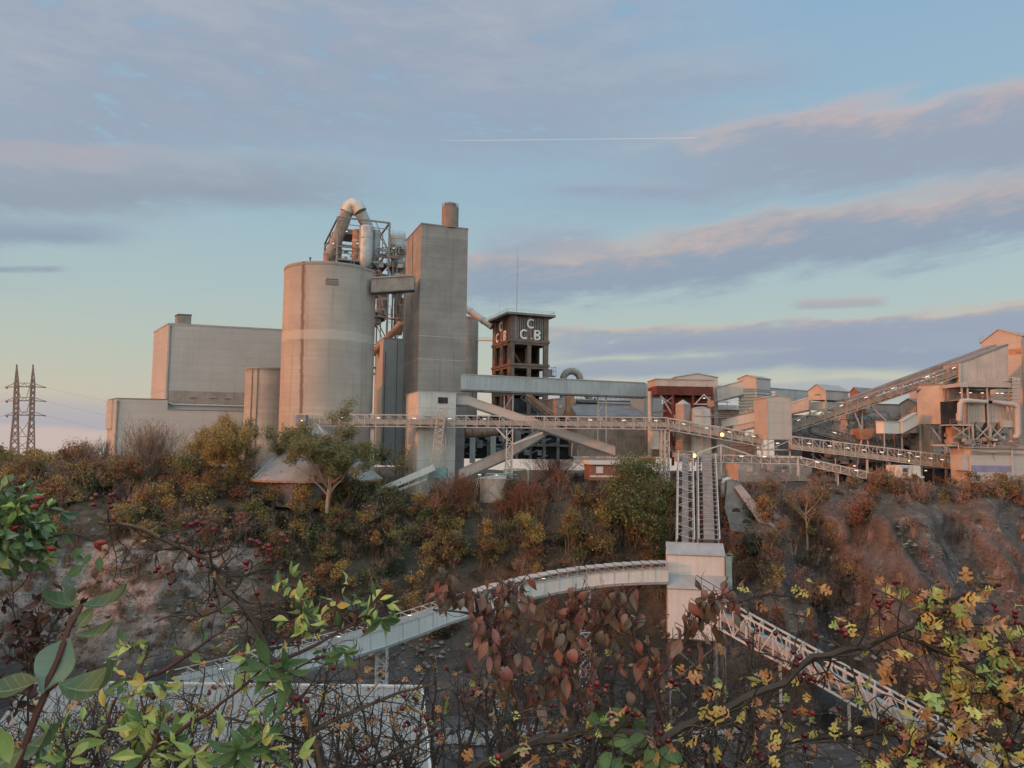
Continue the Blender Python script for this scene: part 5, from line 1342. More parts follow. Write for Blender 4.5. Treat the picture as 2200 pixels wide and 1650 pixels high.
MB().tube([c1 + V((-3.2, -3, hh)), c1 + V((-2.8, -3, hh + 1.1)), c1 + V((2.5, -3, hh + 1.0)), c1 + V((4.2, -2.5, hh + .9)), c1 + V((4.7, -2, hh)), c1 + V((4.8, -2, 1))], .22, 8).build('pipe', 'teal', r, True)
MB().tube([c1 + V((1.2, 1, hh + .4)), c1 + V((1.2, 1, hh + 2.2)), c1 + V((6.6, 2, hh + 2.2)), c1 + V((7.2, 2, hh + 1.6)), c1 + V((7.2, 2, hh - 3))], .2, 8).build('pipe', 'steel', r, True)
lamp(r, c1 + V((-4.6, -3, hh + .9)), (1, 0, 0), 1.1, .1); lamp(r, c1 + V((-.5, -3.4, hh + .85)), (1, 0, 0), .9, .09)
mb = MB(); q = c1 + V((-4.6, -3.2, hh + .8)); mb.bar(q, q + V((-1.6, 0, -6)), .12).bar(q + V((.5, 0, 0)), q + V((-1.1, 0, -6)), .12)
for i in range(9): mb.bar(q + V((-1.6 * i / 9, 0, -6 * i / 9)), q + V((.5 - 1.6 * i / 9, 0, -6 * i / 9)), .07)
mb.build('ladder', 'steel_pale', r)
r, f = shed('brick_hut', 'small flat-roofed brick hut with a cream fascia behind the green bushes', 'hut', 1268, 988, 1032, 181, 6, 1370, d=7, mw='brick', mr='roof_dark')
mb = MB(); f.box(mb, -.5, f.w + .5, -.5, f.d + .5, f.h - 1.1, f.h - .05); f.box(mb, -.05, f.w, -.06, 0, .8, 1.2); mb.build('fascia', 'clad_white', r)
MB().obox(f.p(1.5, -.05, f.h - 3.2), f.x * 1.7, f.y * .05, ZU * 1.6).build('window', 'clad_white', r)
mb = MB(); railing(mb, [f.p(0, 0, f.h + .3), f.p(f.w, 0, f.h + .3)], .9, .07); mb.build('railing', 'kiln', r)
q = P(1388, 990, 184)
r = thing('skip', 'orange-striped skip beside the brick hut', 'skip', q)
MB().hexa([q + V((-2, 0, -.8)), q + V((2.2, 0, -.8)), q + V((2.2, 2, -.8)), q + V((-2, 2, -.8))], [q + V((-2.4, -.2, .9)), q + V((2.6, -.2, .9)), q + V((2.6, 2.2, .9)), q + V((-2.4, 2.2, .9))]).build('body', 'kiln', r)
mb = MB()
for i in range(8): mb.bar(q + V((-2.2 + i * .6, -.2, -.7)), q + V((-2.3 + i * .62, -.3, .9)), .14)
mb.build('rib', 'orange_paint', r)

def clutter(rname, seed, x0, x1, y0, y1, Y, n=40, big=1.6):
    """pipes, cable ducts, drives and small platforms fixed to the front of a building"""
    r = bpy.data.objects[rname]; q = random.Random(seed); mm = ('machine', 'steel', 'kiln', 'clad_dust', 'machine', 'steel_dark')
    for i in range(n):
        p = P(q.uniform(x0, x1), q.uniform(y0, y1), Y + q.uniform(-1.5, 1)); s_ = q.uniform(.3, big); m = MB(); mt = q.choice(mm); t = q.random()
        if t < .3: m.obox(p, (s_ * 1.4, 0, 0), (0, s_, 0), (0, 0, s_ * q.uniform(.5, 1.5))); nm = 'drive_box'
        elif t < .5: m.tube([p, p + V((0, 0, -s_ * 4))], .1 + .1 * q.random(), 6); nm = 'drop_pipe'
        elif t < .7: m.tube([p, p + V((s_ * 4, 0, q.uniform(-.5, .5))), p + V((s_ * 4, 0, -1.5))], .12, 6); nm = 'pipe'
        elif t < .85: m.bar(p, p + V((s_ * 3, 0, -s_ * 2.4)), .18); nm = 'strut'
        else:
            m.obox(p, (s_ * 3.4, 0, 0), (0, 1.2, 0), (0, 0, .15)); railing(m, [p, p + V((s_ * 3.4, 0, 0))], 1.1, .07); nm = 'service_platform'
        m.build(nm, mt, r)
clutter('back_building', 1, 1995, 2062, 850, 1015, 196, 46)
clutter('back_building.001', 2, 1830, 1985, 880, 1000, 205, 90, 2.2)
clutter('dark_store', 3, 1700, 1850, 900, 965, 224, 50, 2.2)
clutter('long_undercroft', 4, 1740, 1925, 965, 1020, 190, 60, 1.8)
clutter('elevator_house', 5, 1440, 1545, 860, 985, 195, 40, 1.3)
clutter('low_building', 6, 1545, 1625, 935, 985, 191, 26, 1.2)
clutter('storage_hall', 7, 1240, 1420, 915, 955, 222, 24, 1.3)
clutter('long_shed', 8, 1200, 1345, 868, 890, 244, 16, 1.2)
clutter('inclined_conveyor', 9, 1715, 1950, 885, 935, 192, 46, 1.5)
clutter('bag_filter', 10, 2030, 2190, 940, 962, 170, 40, .8)
clutter('tan_wall_building', 11, 1590, 1740, 1000, 1025, 184, 20, 1.0)
clutter('preheater_tower', 12, 735, 862, 540, 700, 242, 60, 1.6)
clutter('preheater_tower', 13, 728, 830, 528, 560, 246, 34, 1.5)
clutter('preheater_tower', 14, 832, 864, 515, 620, 247, 30, 1.5)
# ---- steep twin conveyors down the quarry face
def steep(name, label, pt, pb, Yt, Yb, wt, wb, solid):
    a, b = P(*pt, Yt), P(*pb, Yb)
    r = thing(name, label, 'conveyor', b)
    w = wb / F * Yb
    ax = (b - a).normalized(); sd_ = V((1, 0, 0)); nn = sd_.cross(ax).normalized()
    if nn.z < 0: nn = -nn
    d = 2.0
    mb = MB(); t = .24
    cs = [sd_ * (-w / 2), sd_ * (w / 2), sd_ * (w / 2) + nn * d, sd_ * (-w / 2) + nn * d]
    for c_ in cs: mb.bar(a + c_, b + c_, t)
    N = 20
    for i in range(N + 1):
        p_ = a.lerp(b, i / N); q_ = a.lerp(b, min(1, (i + 1) / N))
        if solid or i % 9 == 0: mb.bar(p_ + cs[2], p_ + cs[3], .1)
        mb.bar(p_ + cs[0], p_ + cs[3], .08); mb.bar(p_ + cs[1], p_ + cs[2], .08)
        if i < N:
            if solid: continue
            if i % 2: mb.bar(p_ + cs[3], q_ + cs[2], .12)
            else: mb.bar(p_ + cs[2], q_ + cs[3], .12)
    mb.build('truss_frame', 'steel', r)
    if solid:
        e = sd_ * (w * .26)
        mb = MB().hexa([a - e + nn * 1.2, b - e + nn * 1.2, b + e + nn * 1.2, a + e + nn * 1.2], [a - e + nn * 1.9, b - e + nn * 1.9, b + e + nn * 1.9, a + e + nn * 1.9]); mb.build('belt_cover', 'roof_dark', r)
        mb = MB()
        for i in range(22):
            p_ = a.lerp(b, i / 22) + nn * 1.95
            mb.bar(p_ - e, p_ + e, .16)
        mb.build('cover_rib', 'dust_brown', r)
        mb = MB()
        for s_ in (-1, 1):
            for i in range(20):
                p_ = a.lerp(b, (i + .5) / 20) + sd_ * s_ * w * .38 + nn * .8; mb.obox(p_ - sd_ * .28 - nn * .3, sd_ * .56, nn * .5, ax * .5)
        mb.build('roller', 'void', r)
    else:
        e = sd_ * (w * .2)
        MB().hexa([a - e + nn * .5, b - e + nn * .5, b + e + nn * .5, a + e + nn * .5], [a - e + nn * .9, b - e + nn * .9, b + e + nn * .9, a + e + nn * .9]).build('belt_cover', 'roof_dark', r)
    return r
steep('steep_conveyor', 'narrower open lattice conveyor of the steep pair on the quarry face', (1471, 985), (1471, 1176), 168, 143, 32, 36, False)
steep('steep_conveyor', 'wider steep conveyor with a ribbed belt cover on the quarry face', (1516, 990), (1521, 1176), 168, 143, 38, 44, True)

# ---- quarry transfer house
f = plan(1435, 1195, 1372, 138, -9, 1561, d=6); K = 138 / F
def zz(py): return f.h - (py - 1195) * K
w2 = 103 * K
r = thing('quarry_transfer_house', 'cream clad transfer house with two corrugated roof strips, standing on legs in the quarry', 'transfer house', f.p(f.w / 2, 3, 0))
mb = MB(); f.box(mb, 0, f.w, 2.2, f.d + 2.2, zz(1238), zz(1194)); f.box(mb, 0, f.w + .1, 0, f.d, zz(1272), zz(1262)); f.box(mb, 0, w2, 0.05, f.d, 0, zz(1272)); mb.build('wall', 'clad_white', r)
def ribroof(mb, a, b, c, d_, n):
    """corrugated sheet from quad a-b (eaves) to d_-c (ridge)"""
    a, b, c, d_ = V(a), V(b), V(c), V(d_); up = (b - a).cross(d_ - a).normalized(); up = up if up.z > 0 else -up
    mb.hexa([a, b, c, d_], [x + up * .06 for x in (a, b, c, d_)])
    for i in range(n):
        s_ = (i + .25) / n; e = (i + .75) / n
        q = [a.lerp(b, s_), a.lerp(b, e), d_.lerp(c, e), d_.lerp(c, s_)]
        mb.hexa([x + up * .055 for x in q], [x + up * .13 for x in q])
mb = MB(); ribroof(mb, f.p(-.15, 2.0, zz(1195)), f.p(f.w + .15, 2.0, zz(1195)), f.p(f.w + .15, 5.2, zz(1173)), f.p(-.15, 5.2, zz(1173)), 30)
mb.build('roof', 'roof_grey', r)
mb = MB(); ribroof(mb, f.p(-.15, -.2, zz(1262)), f.p(f.w + .15, -.2, zz(1262)), f.p(f.w + .15, 2.2, zz(1237)), f.p(-.15, 2.2, zz(1237)), 30); mb.build('lower_roof', 'roof_grey', r)
mb = MB(); f.box(mb, f.w + .15, f.w + 1.2, 1.5, 3.5, zz(1262), zz(1197)); railing(mb, [f.p(f.w + .2, 1.4, zz(1200)), f.p(f.w + 1.3, 1.4, zz(1200))], 1, .08); mb.build('side_duct', 'teal', r)
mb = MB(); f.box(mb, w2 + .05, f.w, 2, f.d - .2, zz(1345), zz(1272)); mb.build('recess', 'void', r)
mb = MB(); f.box(mb, -.05, f.w + .05, 2.14, 2.2, zz(1238.5), zz(1236)); f.box(mb, 0, w2 + .04, -.0, .05, 0, .2); mb.build('trim', 'clad_beige', r)
for u in (.4, w2 - .4, f.w - .4):
    for v_ in (.5, f.d - .5): MB().bar(f.p(u, v_, zz(1272) if u > w2 else 0), V((f.p(u, v_).x, f.p(u, v_).y, FLOOR - 1)), .45).build('leg', 'steel_mid', r)
mb = MB()
zl = [-1, -8, -15]
for i in range(2):
    mb.bar(f.p(.4, .5, zl[i]), f.p(w2 - .4, .5, zl[i + 1]), .2); mb.bar(f.p(w2 - .4, .5, zl[i]), f.p(.4, .5, zl[i + 1]), .2); mb.bar(f.p(.4, .5, zl[i + 1]), f.p(f.w - .4, .5, zl[i + 1]), .26)
mb.build('brace', 'steel_mid', r)

# ---- curved white conveyor
cp = [(1436, 1222, 1251, 138), (1380, 1224, 1252, 138), (1320, 1228, 1255, 138), (1260, 1234, 1262, 138), (1200, 1243, 1272, 137), (1140, 1255, 1285, 136), (1080, 1270, 1301, 134), (1020, 1287, 1320, 132), (960, 1306, 1340, 129.5), (900, 1327, 1364, 126.5), (830, 1350, 1389, 122.5), (760, 1371, 1411, 118.5), (690, 1390, 1431, 114.5), (620, 1407, 1449, 110.5), (550, 1424, 1466, 107), (470, 1444, 1486, 103.5), (390, 1464, 1506, 100)]
r = thing('curved_conveyor', 'long white panelled conveyor curving left from the quarry transfer house', 'conveyor', P(1080, 1300, 134))
lo, hi = [P(a, c_, Y) for a, b, c_, Y in cp], [P(a, b, Y) for a, b, c_, Y in cp]
nor = []
for i in range(len(lo)):
    t = lo[min(i + 1, len(lo) - 1)] - lo[max(i - 1, 0)]; n = V((-t.y, t.x, 0)).normalized(); nor.append(n if n.y > 0 else -n)
mb, fl = MB(), MB()
for i in range(len(lo) - 1):
    a, b, a1, b1, na, nb_ = lo[i], lo[i + 1], hi[i], hi[i + 1], nor[i], nor[i + 1]
    mb.hexa([a, b, b + nb_ * .12, a + na * .12], [a1, b1, b1 + nb_ * .12, a1 + na * .12])
    mb.hexa([a + na * 2.4, b + nb_ * 2.4, b + nb_ * 2.5, a + na * 2.5], [a1 + na * 2.4, b1 + nb_ * 2.4, b1 + nb_ * 2.5, a1 + na * 2.5])
    fl.hexa([a - ZU * .35, b - ZU * .35, b + nb_ * 2.5 - ZU * .35, a + na * 2.5 - ZU * .35], [a + ZU * .05, b + ZU * .05, b + nb_ * 2.5 + ZU * .05, a + na * 2.5 + ZU * .05])
mb.build('side_panel', 'clad_white', r)
mb = MB()
for i in range(len(lo) - 1):
    for s_ in range(2):
        q, h_ = lo[i].lerp(lo[i + 1], s_ / 2), hi[i].lerp(hi[i + 1], s_ / 2); nn = nor[i]
        mb.bar(q - nn * .05, h_ - nn * .05, .09)
    mb.bar(lo[i] - nor[i] * .06 + ZU * .1, lo[i + 1] - nor[i + 1] * .06 + ZU * .1, .16); mb.bar(hi[i] - nor[i] * .06, hi[i + 1] - nor[i + 1] * .06, .12)
mb.build('panel_joint', 'clad_grey', r)
fl.build('floor_beam', 'steel', r)
mb = MB()
for i in range(len(lo) - 1):
    for s_ in range(3):
        t = s_ / 3; a1 = hi[i].lerp(hi[i + 1], t); na = nor[i].lerp(nor[i + 1], t)
        hh = .95
        for o in (.06, 2.44): mb.bar(a1 + na * o, a1 + na * o + ZU * hh, .1)
        mb.bar(a1 + ZU * hh, a1 + na * 2.5 + ZU * hh, .1)
        t2 = (s_ + 1) / 3; a2 = hi[i].lerp(hi[i + 1], t2); nb_ = nor[i].lerp(nor[i + 1], t2)
        for o in (.06, 2.44): mb.bar(a1 + na * o + ZU * hh, a2 + nb_ * o + ZU * hh, .12); 
        mb.bar(a1 + na * .06, a2 + nb_ * .06 + ZU * hh, .07)
mb.build('railing', 'steel_pale', r)
mb = MB()
for i in range(7):
    for s_ in range(3):
        t, t2 = s_ / 3 + .006, (s_ + 1) / 3 - .006
        a1, a2 = hi[i].lerp(hi[i + 1], t), hi[i].lerp(hi[i + 1], t2); na = nor[i]
        mb.hexa([a1 - na * .1 + ZU * .98, a2 - na * .1 + ZU * 1.12, a2 + na * 2.6 + ZU * 1.2, a1 + na * 2.6 + ZU * 1.06], [a1 - na * .1 + ZU * 1.04, a2 - na * .1 + ZU * 1.18, a2 + na * 2.6 + ZU * 1.26, a1 + na * 2.6 + ZU * 1.12])
mb.build('roof_sheet', 'clad_beige', r)
for px, py, Y in ((1168, 1243, 135.5), (1010, 1283, 131), (880, 1322, 125), (728, 1368, 116.5), (475, 1437, 103.5)): lamp(r, P(px, py, Y - .3), (1, .3, 0), .9, .07)
for i in (3, 6, 10, 13):
    q = (lo[i] + nor[i] * 1.2); mb = MB(); zf = min(FLOOR, q.z - 5)
    lattice_beam(mb, V((q.x, q.y, zf)), q - ZU * .3, 1.7, 1.7, (1, 0, 0), 12, .22); mb.build('support_column', 'white_paint', r)
# ---- truss conveyor to the lower right
A8, B8 = P(1548, 1352, 136), P(2290, 1772, 112)
r = thing('truss_conveyor', 'white lattice truss conveyor running down to the lower right behind the berries', 'conveyor', A8)
gantry(r, A8, B8, 4.6, 3.4, 22, mt='white_paint', belt=None, diag='zig', t=.26)
n = V((-(B8 - A8).y, (B8 - A8).x, 0)).normalized(); n = n if n.y > 0 else -n
n = n * 3.4
u0, u1 = ZU * 1.3, ZU * 2.6
MB().hexa([A8 + n * .25 + u0, B8 + n * .25 + u0, B8 + n * .8 + u0, A8 + n * .8 + u0], [A8 + n * .25 + u1, B8 + n * .25 + u1, B8 + n * .8 + u1, A8 + n * .8 + u1]).build('belt_cover', 'clad_grey', r)
for t in (.2, .42):
    q = A8.lerp(B8, t) + n * .5; MB().bar(q, V((q.x, q.y, FLOOR - 2)), .4).build('support_leg', 'white_paint', r)
# ---- big shed roof lower left
q0, q1 = P(300, 1476, 98), P(906, 1472, 98)
zt = (q0.z + q1.z) / 2; q0.z = q1.z = zt
l0, l1 = P(60, 1478, 98), q1
l0.z = zt
ev0, ev1 = V((l0.x, 82, zt - 9.5)), V((P(932, 1640, 84).x + .6, 82, zt - 9.5))
r = thing('quarry_shed', 'wide pale corrugated shed roof on the quarry floor behind the hawthorn, lower left', 'shed', ((l0.x + l1.x) / 2, 92, FLOOR))
mb = MB(); ribroof(mb, ev0, ev1, l1, l0, 74); mb.build('roof', 'shed_roof', r)
MB().hexa([ev0 - ZU * 6, ev1 - ZU * 6, V((l1.x, l1.y, zt - 15.5)), V((l0.x, l0.y, zt - 15.5))], [ev0 - ZU * .1, ev1 - ZU * .1, V((l1.x, l1.y, zt - .1)), V((l0.x, l0.y, zt - .1))]).build('wall', 'clad_grey', r)
MB().bar(l0 + ZU * .15, l1 + ZU * .15, .5, .25).bar(l1 + ZU * .05, ev1 + ZU * .05, .35, .25).build('ridge_cap', 'clad_white', r)

# ---- ruined retaining wall
Yw = 158
w0 = [P(1563, 1031, Yw), P(1590, 1041, Yw), P(1604, 1075, Yw - 2), P(1645, 1152, Yw - 6), P(1570, 1140, Yw - 6), P(1557, 1090, Yw - 3)]
r = thing('retaining_wall', 'ruined grey retaining wall with a sloping buttress slab on the quarry face', 'wall', w0[4])
MB().prism(w0, V((2.5, 6, 0))).build('wall', 'stone_wall', r)
s0 = [P(1577, 1046, Yw - 1.2), P(1592, 1041, Yw - 1.2), P(1672, 1139, Yw - 8), P(1648, 1148, Yw - 8)]
MB().prism(s0, V((1.2, 3, -.4))).build('buttress_slab', 'concrete_dark', r)
mb = MB()
for px, py in ((1583, 1100), (1605, 1124)):
    q = P(px, py, Yw - 6.6); mb.prism([q + V((cos(pi * i / 8) * .8, 0, sin(pi * i / 8) * .8)) for i in range(9)], V((0, .6, 0)))
mb.build('niche', 'void', r)
MB().bar(P(1560, 1122, Yw - 7), P(1690, 1150, Yw - 8), .16).build('ledge_pipe', 'steel_dark', r)
q = [P(1553, 1066, 162), P(1553, 1040, 162), P(1555, 1032, 162), P(1562, 1030, 162), P(1568, 1030, 163)]
r = thing('pipe_elbow', 'white bent pipe beside the ruined retaining wall', 'pipe', q[0])
MB().tube(q, .5, 10).build('pipe', 'white_paint', r, True)
MB().tube([q[1], q[1] + ZU * .3], .62, 10).each('flange', 'steel', r)
# ---- person in blue near the green bush (tiny blue sack of sheeting)
# ---- pylon
Yp = 520
def pyl():
    r = thing('pylon', 'twin-peaked lattice electricity pylon on the far left skyline', 'pylon', P(48, 990, Yp))
    mb = MB(); t = .5
    # crop scale helper: image points on the near face
    def I(px, py, dy=0): return P(px, py, Yp + dy)
    D = 7
    for dy in (-D / 2, D / 2):
        ox = 2.5 if dy > 0 else 0
        L_ = [(36 + ox * .2, 783), (31 + ox, 826), (29 + ox, 860), (28 + ox, 893), (23 + ox, 940), (19 + ox, 990)]
        L2 = [(36, 783), (38 + ox, 826), (38 + ox, 862), (37 + ox, 893), (38 + ox, 940), (39 + ox, 990)]
        R_ = [(71, 783), (66 + ox, 826), (64 + ox, 862), (63 + ox, 893), (59 + ox, 940), (55 + ox, 990)]
        R2 = [(71, 783), (74 + ox * .5, 826), (73 + ox * .5, 862), (72 + ox * .5, 893), (73 + ox * .5, 940), (74 + ox * .5, 990)]
        for Q in (L_, L2, R_, R2):
            for a, b in zip(Q, Q[1:]): mb.bar(I(*a, dy), I(*b, dy), t)
        for Q, S in ((L_, L2), (R_, R2)):
            for i in range(5):
                a, b, c_, d_ = V(I(*Q[i], dy)), V(I(*Q[i + 1], dy)), V(I(*S[i], dy)), V(I(*S[i + 1], dy))
                m_ = 3
                for j in range(m_):
                    p0, p1, q0, q1 = a.lerp(b, j / m_), a.lerp(b, (j + 1) / m_), c_.lerp(d_, j / m_), c_.lerp(d_, (j + 1) / m_)
                    mb.bar(p0, q1, t * .7); mb.bar(q0, p1, t * .7)
        for py in (823, 854, 885, 938, 964):
            a, b = (28, py), (75, py); mb.bar(I(*a, dy), I(*b, dy), t * .9)
        for y0, y1 in ((893, 938), (938, 964), (964, 990)):
            mb.bar(I(27, y0, dy), I(56, y1, dy), t * .6); mb.bar(I(72, y0, dy), I(38, y1, dy), t * .6)
        for y0, y1 in ((831, 854), (862, 885)):
            mb.bar(I(38, y0, dy), I(44, y1, dy), t * .6); mb.bar(I(64, y0, dy), I(57, y1, dy), t * .6)
    mb.build('lattice_frame', 'lattice', r)
    for py in (831, 861, 892):
        mb = MB()
        for dy in (-1.2, 1.2):
            mb.bar(I(28, py, dy), I(74, py, dy), t * 1.3); mb.bar(I(74, py - 7, dy), I(96, py + 1, 0), t * .7); mb.bar(I(74, py, dy), I(98, py + 1.5, 0), t * 1.2)
            mb.bar(I(30, py - 7, dy), I(13, py, 0), t * .7); mb.bar(I(30, py, dy), I(11, py + 1, 0), t * 1.2)
            for i in range(6): mb.bar(I(30 + i * 7.4, py - 7 * (i % 2), dy), I(30 + (i + 1) * 7.4, py - 7 * ((i + 1) % 2), dy), t * .5)
        mb.build('cross_arm', 'lattice', r)
        mb = MB().tube([I(12, py, 0), I(16, py + 4, 0)], .45, 6); mb.tube([I(94, py, 0), I(98, py + 2, 0)], .45, 6); mb.build('insulator', 'steel_dark', r)
        a, b = I(12, py + .5), P(-320, py + 8, 470)
        MB().tube([a.lerp(b, i / 12) - ZU * 5 * sin(pi * i / 12) for i in range(13)], .06, 5).build('cable', 'steel_dark', r)
        a, b = I(97, py + 1), P(520, py + 30, 1100)
        MB().tube([a.lerp(b, i / 16) - ZU * 16 * sin(pi * i / 16) for i in range(17)], .05, 5).build('cable', 'steel', r)
pyl()
# ================================================================ trees and scrub on the far bank
def ground_at(px, py, y0=112, y1=330):
    d = ray(px, py); Y = np.arange(y0, y1, .4)
    z = d.z / d.y * Y; g = terrain(d.x / d.y * Y, Y)
    k = np.nonzero(z < g)[0]
    i = k[0] if len(k) else len(Y) - 1
    return V((d.x / d.y * Y[i], Y[i], float(g[i])))
def unit(n):
    v = nr.normal(size=(n, 3)); return v / np.linalg.norm(v, axis=1, keepdims=True)
class LF:
    """collects many small leaf or twig faces as (N,4,3) arrays with a material slot each"""
    def __init__(s): s.q, s.m = [], []
    def leaves(s, c, size, mi=0, asp=.6, droop=0.0):
        c = np.asarray(c, float); n = len(c)
        if not n: return s
        a = unit(n); a[:, 2] -= droop; a /= np.linalg.norm(a, axis=1, keepdims=True)
        b = np.cross(a, unit(n)); b /= np.linalg.norm(b, axis=1, keepdims=True) + 1e-9
        sz = (size * nr.uniform(.6, 1.35, n))[:, None]
        a = a * sz * .5; b = b * sz * asp * .5
        s.q.append(np.stack([c - a, c + b, c + a, c - b], 1)); s.m.append(np.full(n, mi)); return s
    def sticks(s, p, q, w, mi=0, taper=.5):
        p, q = np.asarray(p, float), np.asarray(q, float); n = len(p)
        if not n: return s
        d = q - p; x = np.cross(d, unit(n)); x /= np.linalg.norm(x, axis=1, keepdims=True) + 1e-9
        y = np.cross(d, x); y /= np.linalg.norm(y, axis=1, keepdims=True) + 1e-9
        w = np.broadcast_to(np.asarray(w, float), (n,))[:, None]
        cs = [(x * cos(t) + y * sin(t)) * w * .5 for t in (0, 2.094, 4.189)]
        for i in range(3):
            j = (i + 1) % 3
            s.q.append(np.stack([p + cs[i], p + cs[j], q + cs[j] * taper, q + cs[i] * taper], 1)); s.m.append(np.full(n, mi))
        return s
    def build(s, name, mts, parent=None, kind=None):
        q = np.concatenate(s.q); m = np.concatenate(s.m)
        o = V((0, 0, 0)) if parent is None else wloc(parent)
        n = len(q); v = (q.reshape(-1, 3) - np.array(o)).astype(np.float32)
        me = bpy.data.meshes.new(name)
        me.vertices.add(n * 4); me.loops.add(n * 4); me.polygons.add(n)
        me.vertices.foreach_set('co', v.ravel())
        me.loops.foreach_set('vertex_index', np.arange(n * 4, dtype=np.int32))
        me.polygons.foreach_set('loop_start', np.arange(0, n * 4, 4, dtype=np.int32))
        me.polygons.foreach_set('loop_total', np.full(n, 4, dtype=np.int32))
        for t in mts: me.materials.append(MATS[t])
        me.polygons.foreach_set('material_index', m.astype(np.int32))
        me.update(); me.validate()
        ob = bpy.data.objects.new(name, me); COL.objects.link(ob)
        if parent is not None: ob.parent = parent
        if kind: ob['kind'] = kind
        return ob
def blob_pts(n, c, r, shell=.45):
    u = unit(n); rr = nr.uniform(shell ** 3, 1, n) ** (1 / 3)
    return np.asarray(c) + u * rr[:, None] * np.asarray(r)
def clumpy(n, base, w, h, nb=9, flat=.75):
    """crown points as a heap of uneven clumps standing on base"""
    out = []
    for i in range(nb):
        t = nr.uniform(.12, 1) ** .8; ang = nr.uniform(0, 2 * pi)
        wid = w * (1 - .55 * t ** 1.6); rr = nr.uniform(.15, 1) * wid
        c = np.array([base[0] + cos(ang) * rr, base[1] + sin(ang) * rr, base[2] + h * (.1 + .78 * t)])
        s_ = nr.uniform(.22, .48) * w
        k = int(n / nb * nr.uniform(.6, 1.4))
        out.append(blob_pts(k, c, (s_, s_, s_ * flat)))
        kk = k // 5; u = unit(kk); u[:, 2] = np.abs(u[:, 2]); out.append(c + u * s_ * nr.uniform(.9, 1.5, kk)[:, None])
    return np.concatenate(out)
def fan_sticks(lf, base, w, h, n, mi, wd=.07, lean=(0, 0)):
    """upright whippy stems that fork twice"""
    p0 = np.asarray(base) + np.stack([nr.normal(0, w * .22, n), nr.normal(0, w * .22, n), np.zeros(n)], 1)
    hh = h * nr.uniform(.45, 1, n)
    d = np.stack([nr.normal(lean[0], w * .45, n), nr.normal(lean[1], w * .45, n), hh], 1)
    mid = p0 + d * .55 + nr.normal(0, w * .05, (n, 3)); tip = p0 + d + nr.normal(0, w * .08, (n, 3))
    lf.sticks(p0, mid, wd * 1.4, mi, .8); lf.sticks(mid, tip, wd * 1.1, mi, .4)
    for k in range(3):
        t = nr.uniform(.1, .8, n)[:, None]; a = mid * (1 - t) + tip * t
        b = a + np.stack([nr.normal(0, w * .2, n), nr.normal(0, w * .2, n), hh * nr.uniform(.12, .3, n)], 1)
        lf.sticks(a, b, wd * .8, mi, .4)
    return tip
def limb(mb, p, d, L, r, lev, tips, spread=.55, up=.25, seg=4, rs=None, nch=(2, 3)):
    rs = rs or rng; pts, rad_ = [p], [r]; q, dd = V(p), V(d).normalized()
    for i in range(seg):
        dd = (dd + V((rs.gauss(0, .16), rs.gauss(0, .16), rs.gauss(0, .1) + up * .12))).normalized()
        q = q + dd * (L / seg); pts.append(q.copy()); rad_.append(r * (1 - .5 * (i + 1) / seg))
    mb.tube(pts, rad_, 6 if lev > 1 else 4, False)
    if lev <= 0:
        tips += [(pts[-1], r), (pts[len(pts) // 2], r)]
        return
    for k in range(rs.randint(*nch)):
        s_ = rs.choice(pts[seg // 2:]); a = V((rs.gauss(0, 1), rs.gauss(0, 1), rs.gauss(.1, .6))).normalized()
        limb(mb, s_, dd * (1 - spread) + a * spread + ZU * up * .3, L * rs.uniform(.5, .78), r * .5, lev - 1, tips, spread, up, seg, rs, nch)
    limb(mb, pts[-1], dd, L * .65, r * .5, lev - 1, tips, spread, up, seg, rs, nch)
def limbed_tree(label, px, py, pytop, lean=0.0, fol='fo_olive', bark='bark', wpx=80, ls=.45, per=24, trunk=.5, lev=3, name='broadleaf_tree', seed=1, fork=None, spread=.55, Y=None, leafr=1.1, group=None):
    leafr *= 1.25
    g = ground_at(px, py) if Y is None else P(px, py, Y)
    rs = random.Random(seed); K = g.y / F; H = (py - pytop) * K
    r = thing(name, label, 'tree', g, group)
    mb = MB(); tips = []
    p = g - ZU * 1.5; top = g + V((lean * H, 0, H * trunk))
    r0 = max(.16, H * .016)
    pts = [p, g, g.lerp(top, .5) + V((rs.gauss(0, .2), 0, 0)), top]
    mb.tube(pts, [r0 * 1.25, r0 * 1.1, r0 * .9, r0 * .8], 7, False)
    nl = fork or 4
    for i in range(nl):
        a = 2 * pi * i / nl + rs.uniform(-.4, .4); t = rs.uniform(.45, 1) if i else 1
        s_ = g.lerp(top, t)
        d = V((cos(a) * .85 + lean * 1.2, sin(a) * .6, rs.uniform(.45, 1.15)))
        limb(mb, s_, d, min(H * (1 - trunk * t) * .5, wpx * K * .55) * rs.uniform(.85, 1.15), r0 * .55, lev - 1, tips, spread, .5, 4, rs)
    limb(mb, top, V((lean * 1.5, 0, 1)), H * (1 - trunk) * .5, r0 * .6, lev - 1, tips, spread * .8, .6, 4, rs)
    mb.build('trunk', bark, r, True)
    lf = LF()
    for t, rr in tips:
        n = int(per * 4.0 * rs.uniform(.4, 1.5)); lf.leaves(blob_pts(n, t, (leafr, leafr, leafr * .7), .1), ls, 0)
        e = np.repeat([list(t)], 5, 0); lf.sticks(e, e + nr.normal(0, leafr * .6, (5, 3)) + [0, 0, .2], .05, 1, .4)
    lf.build('crown', [fol, bark], r)
    return r
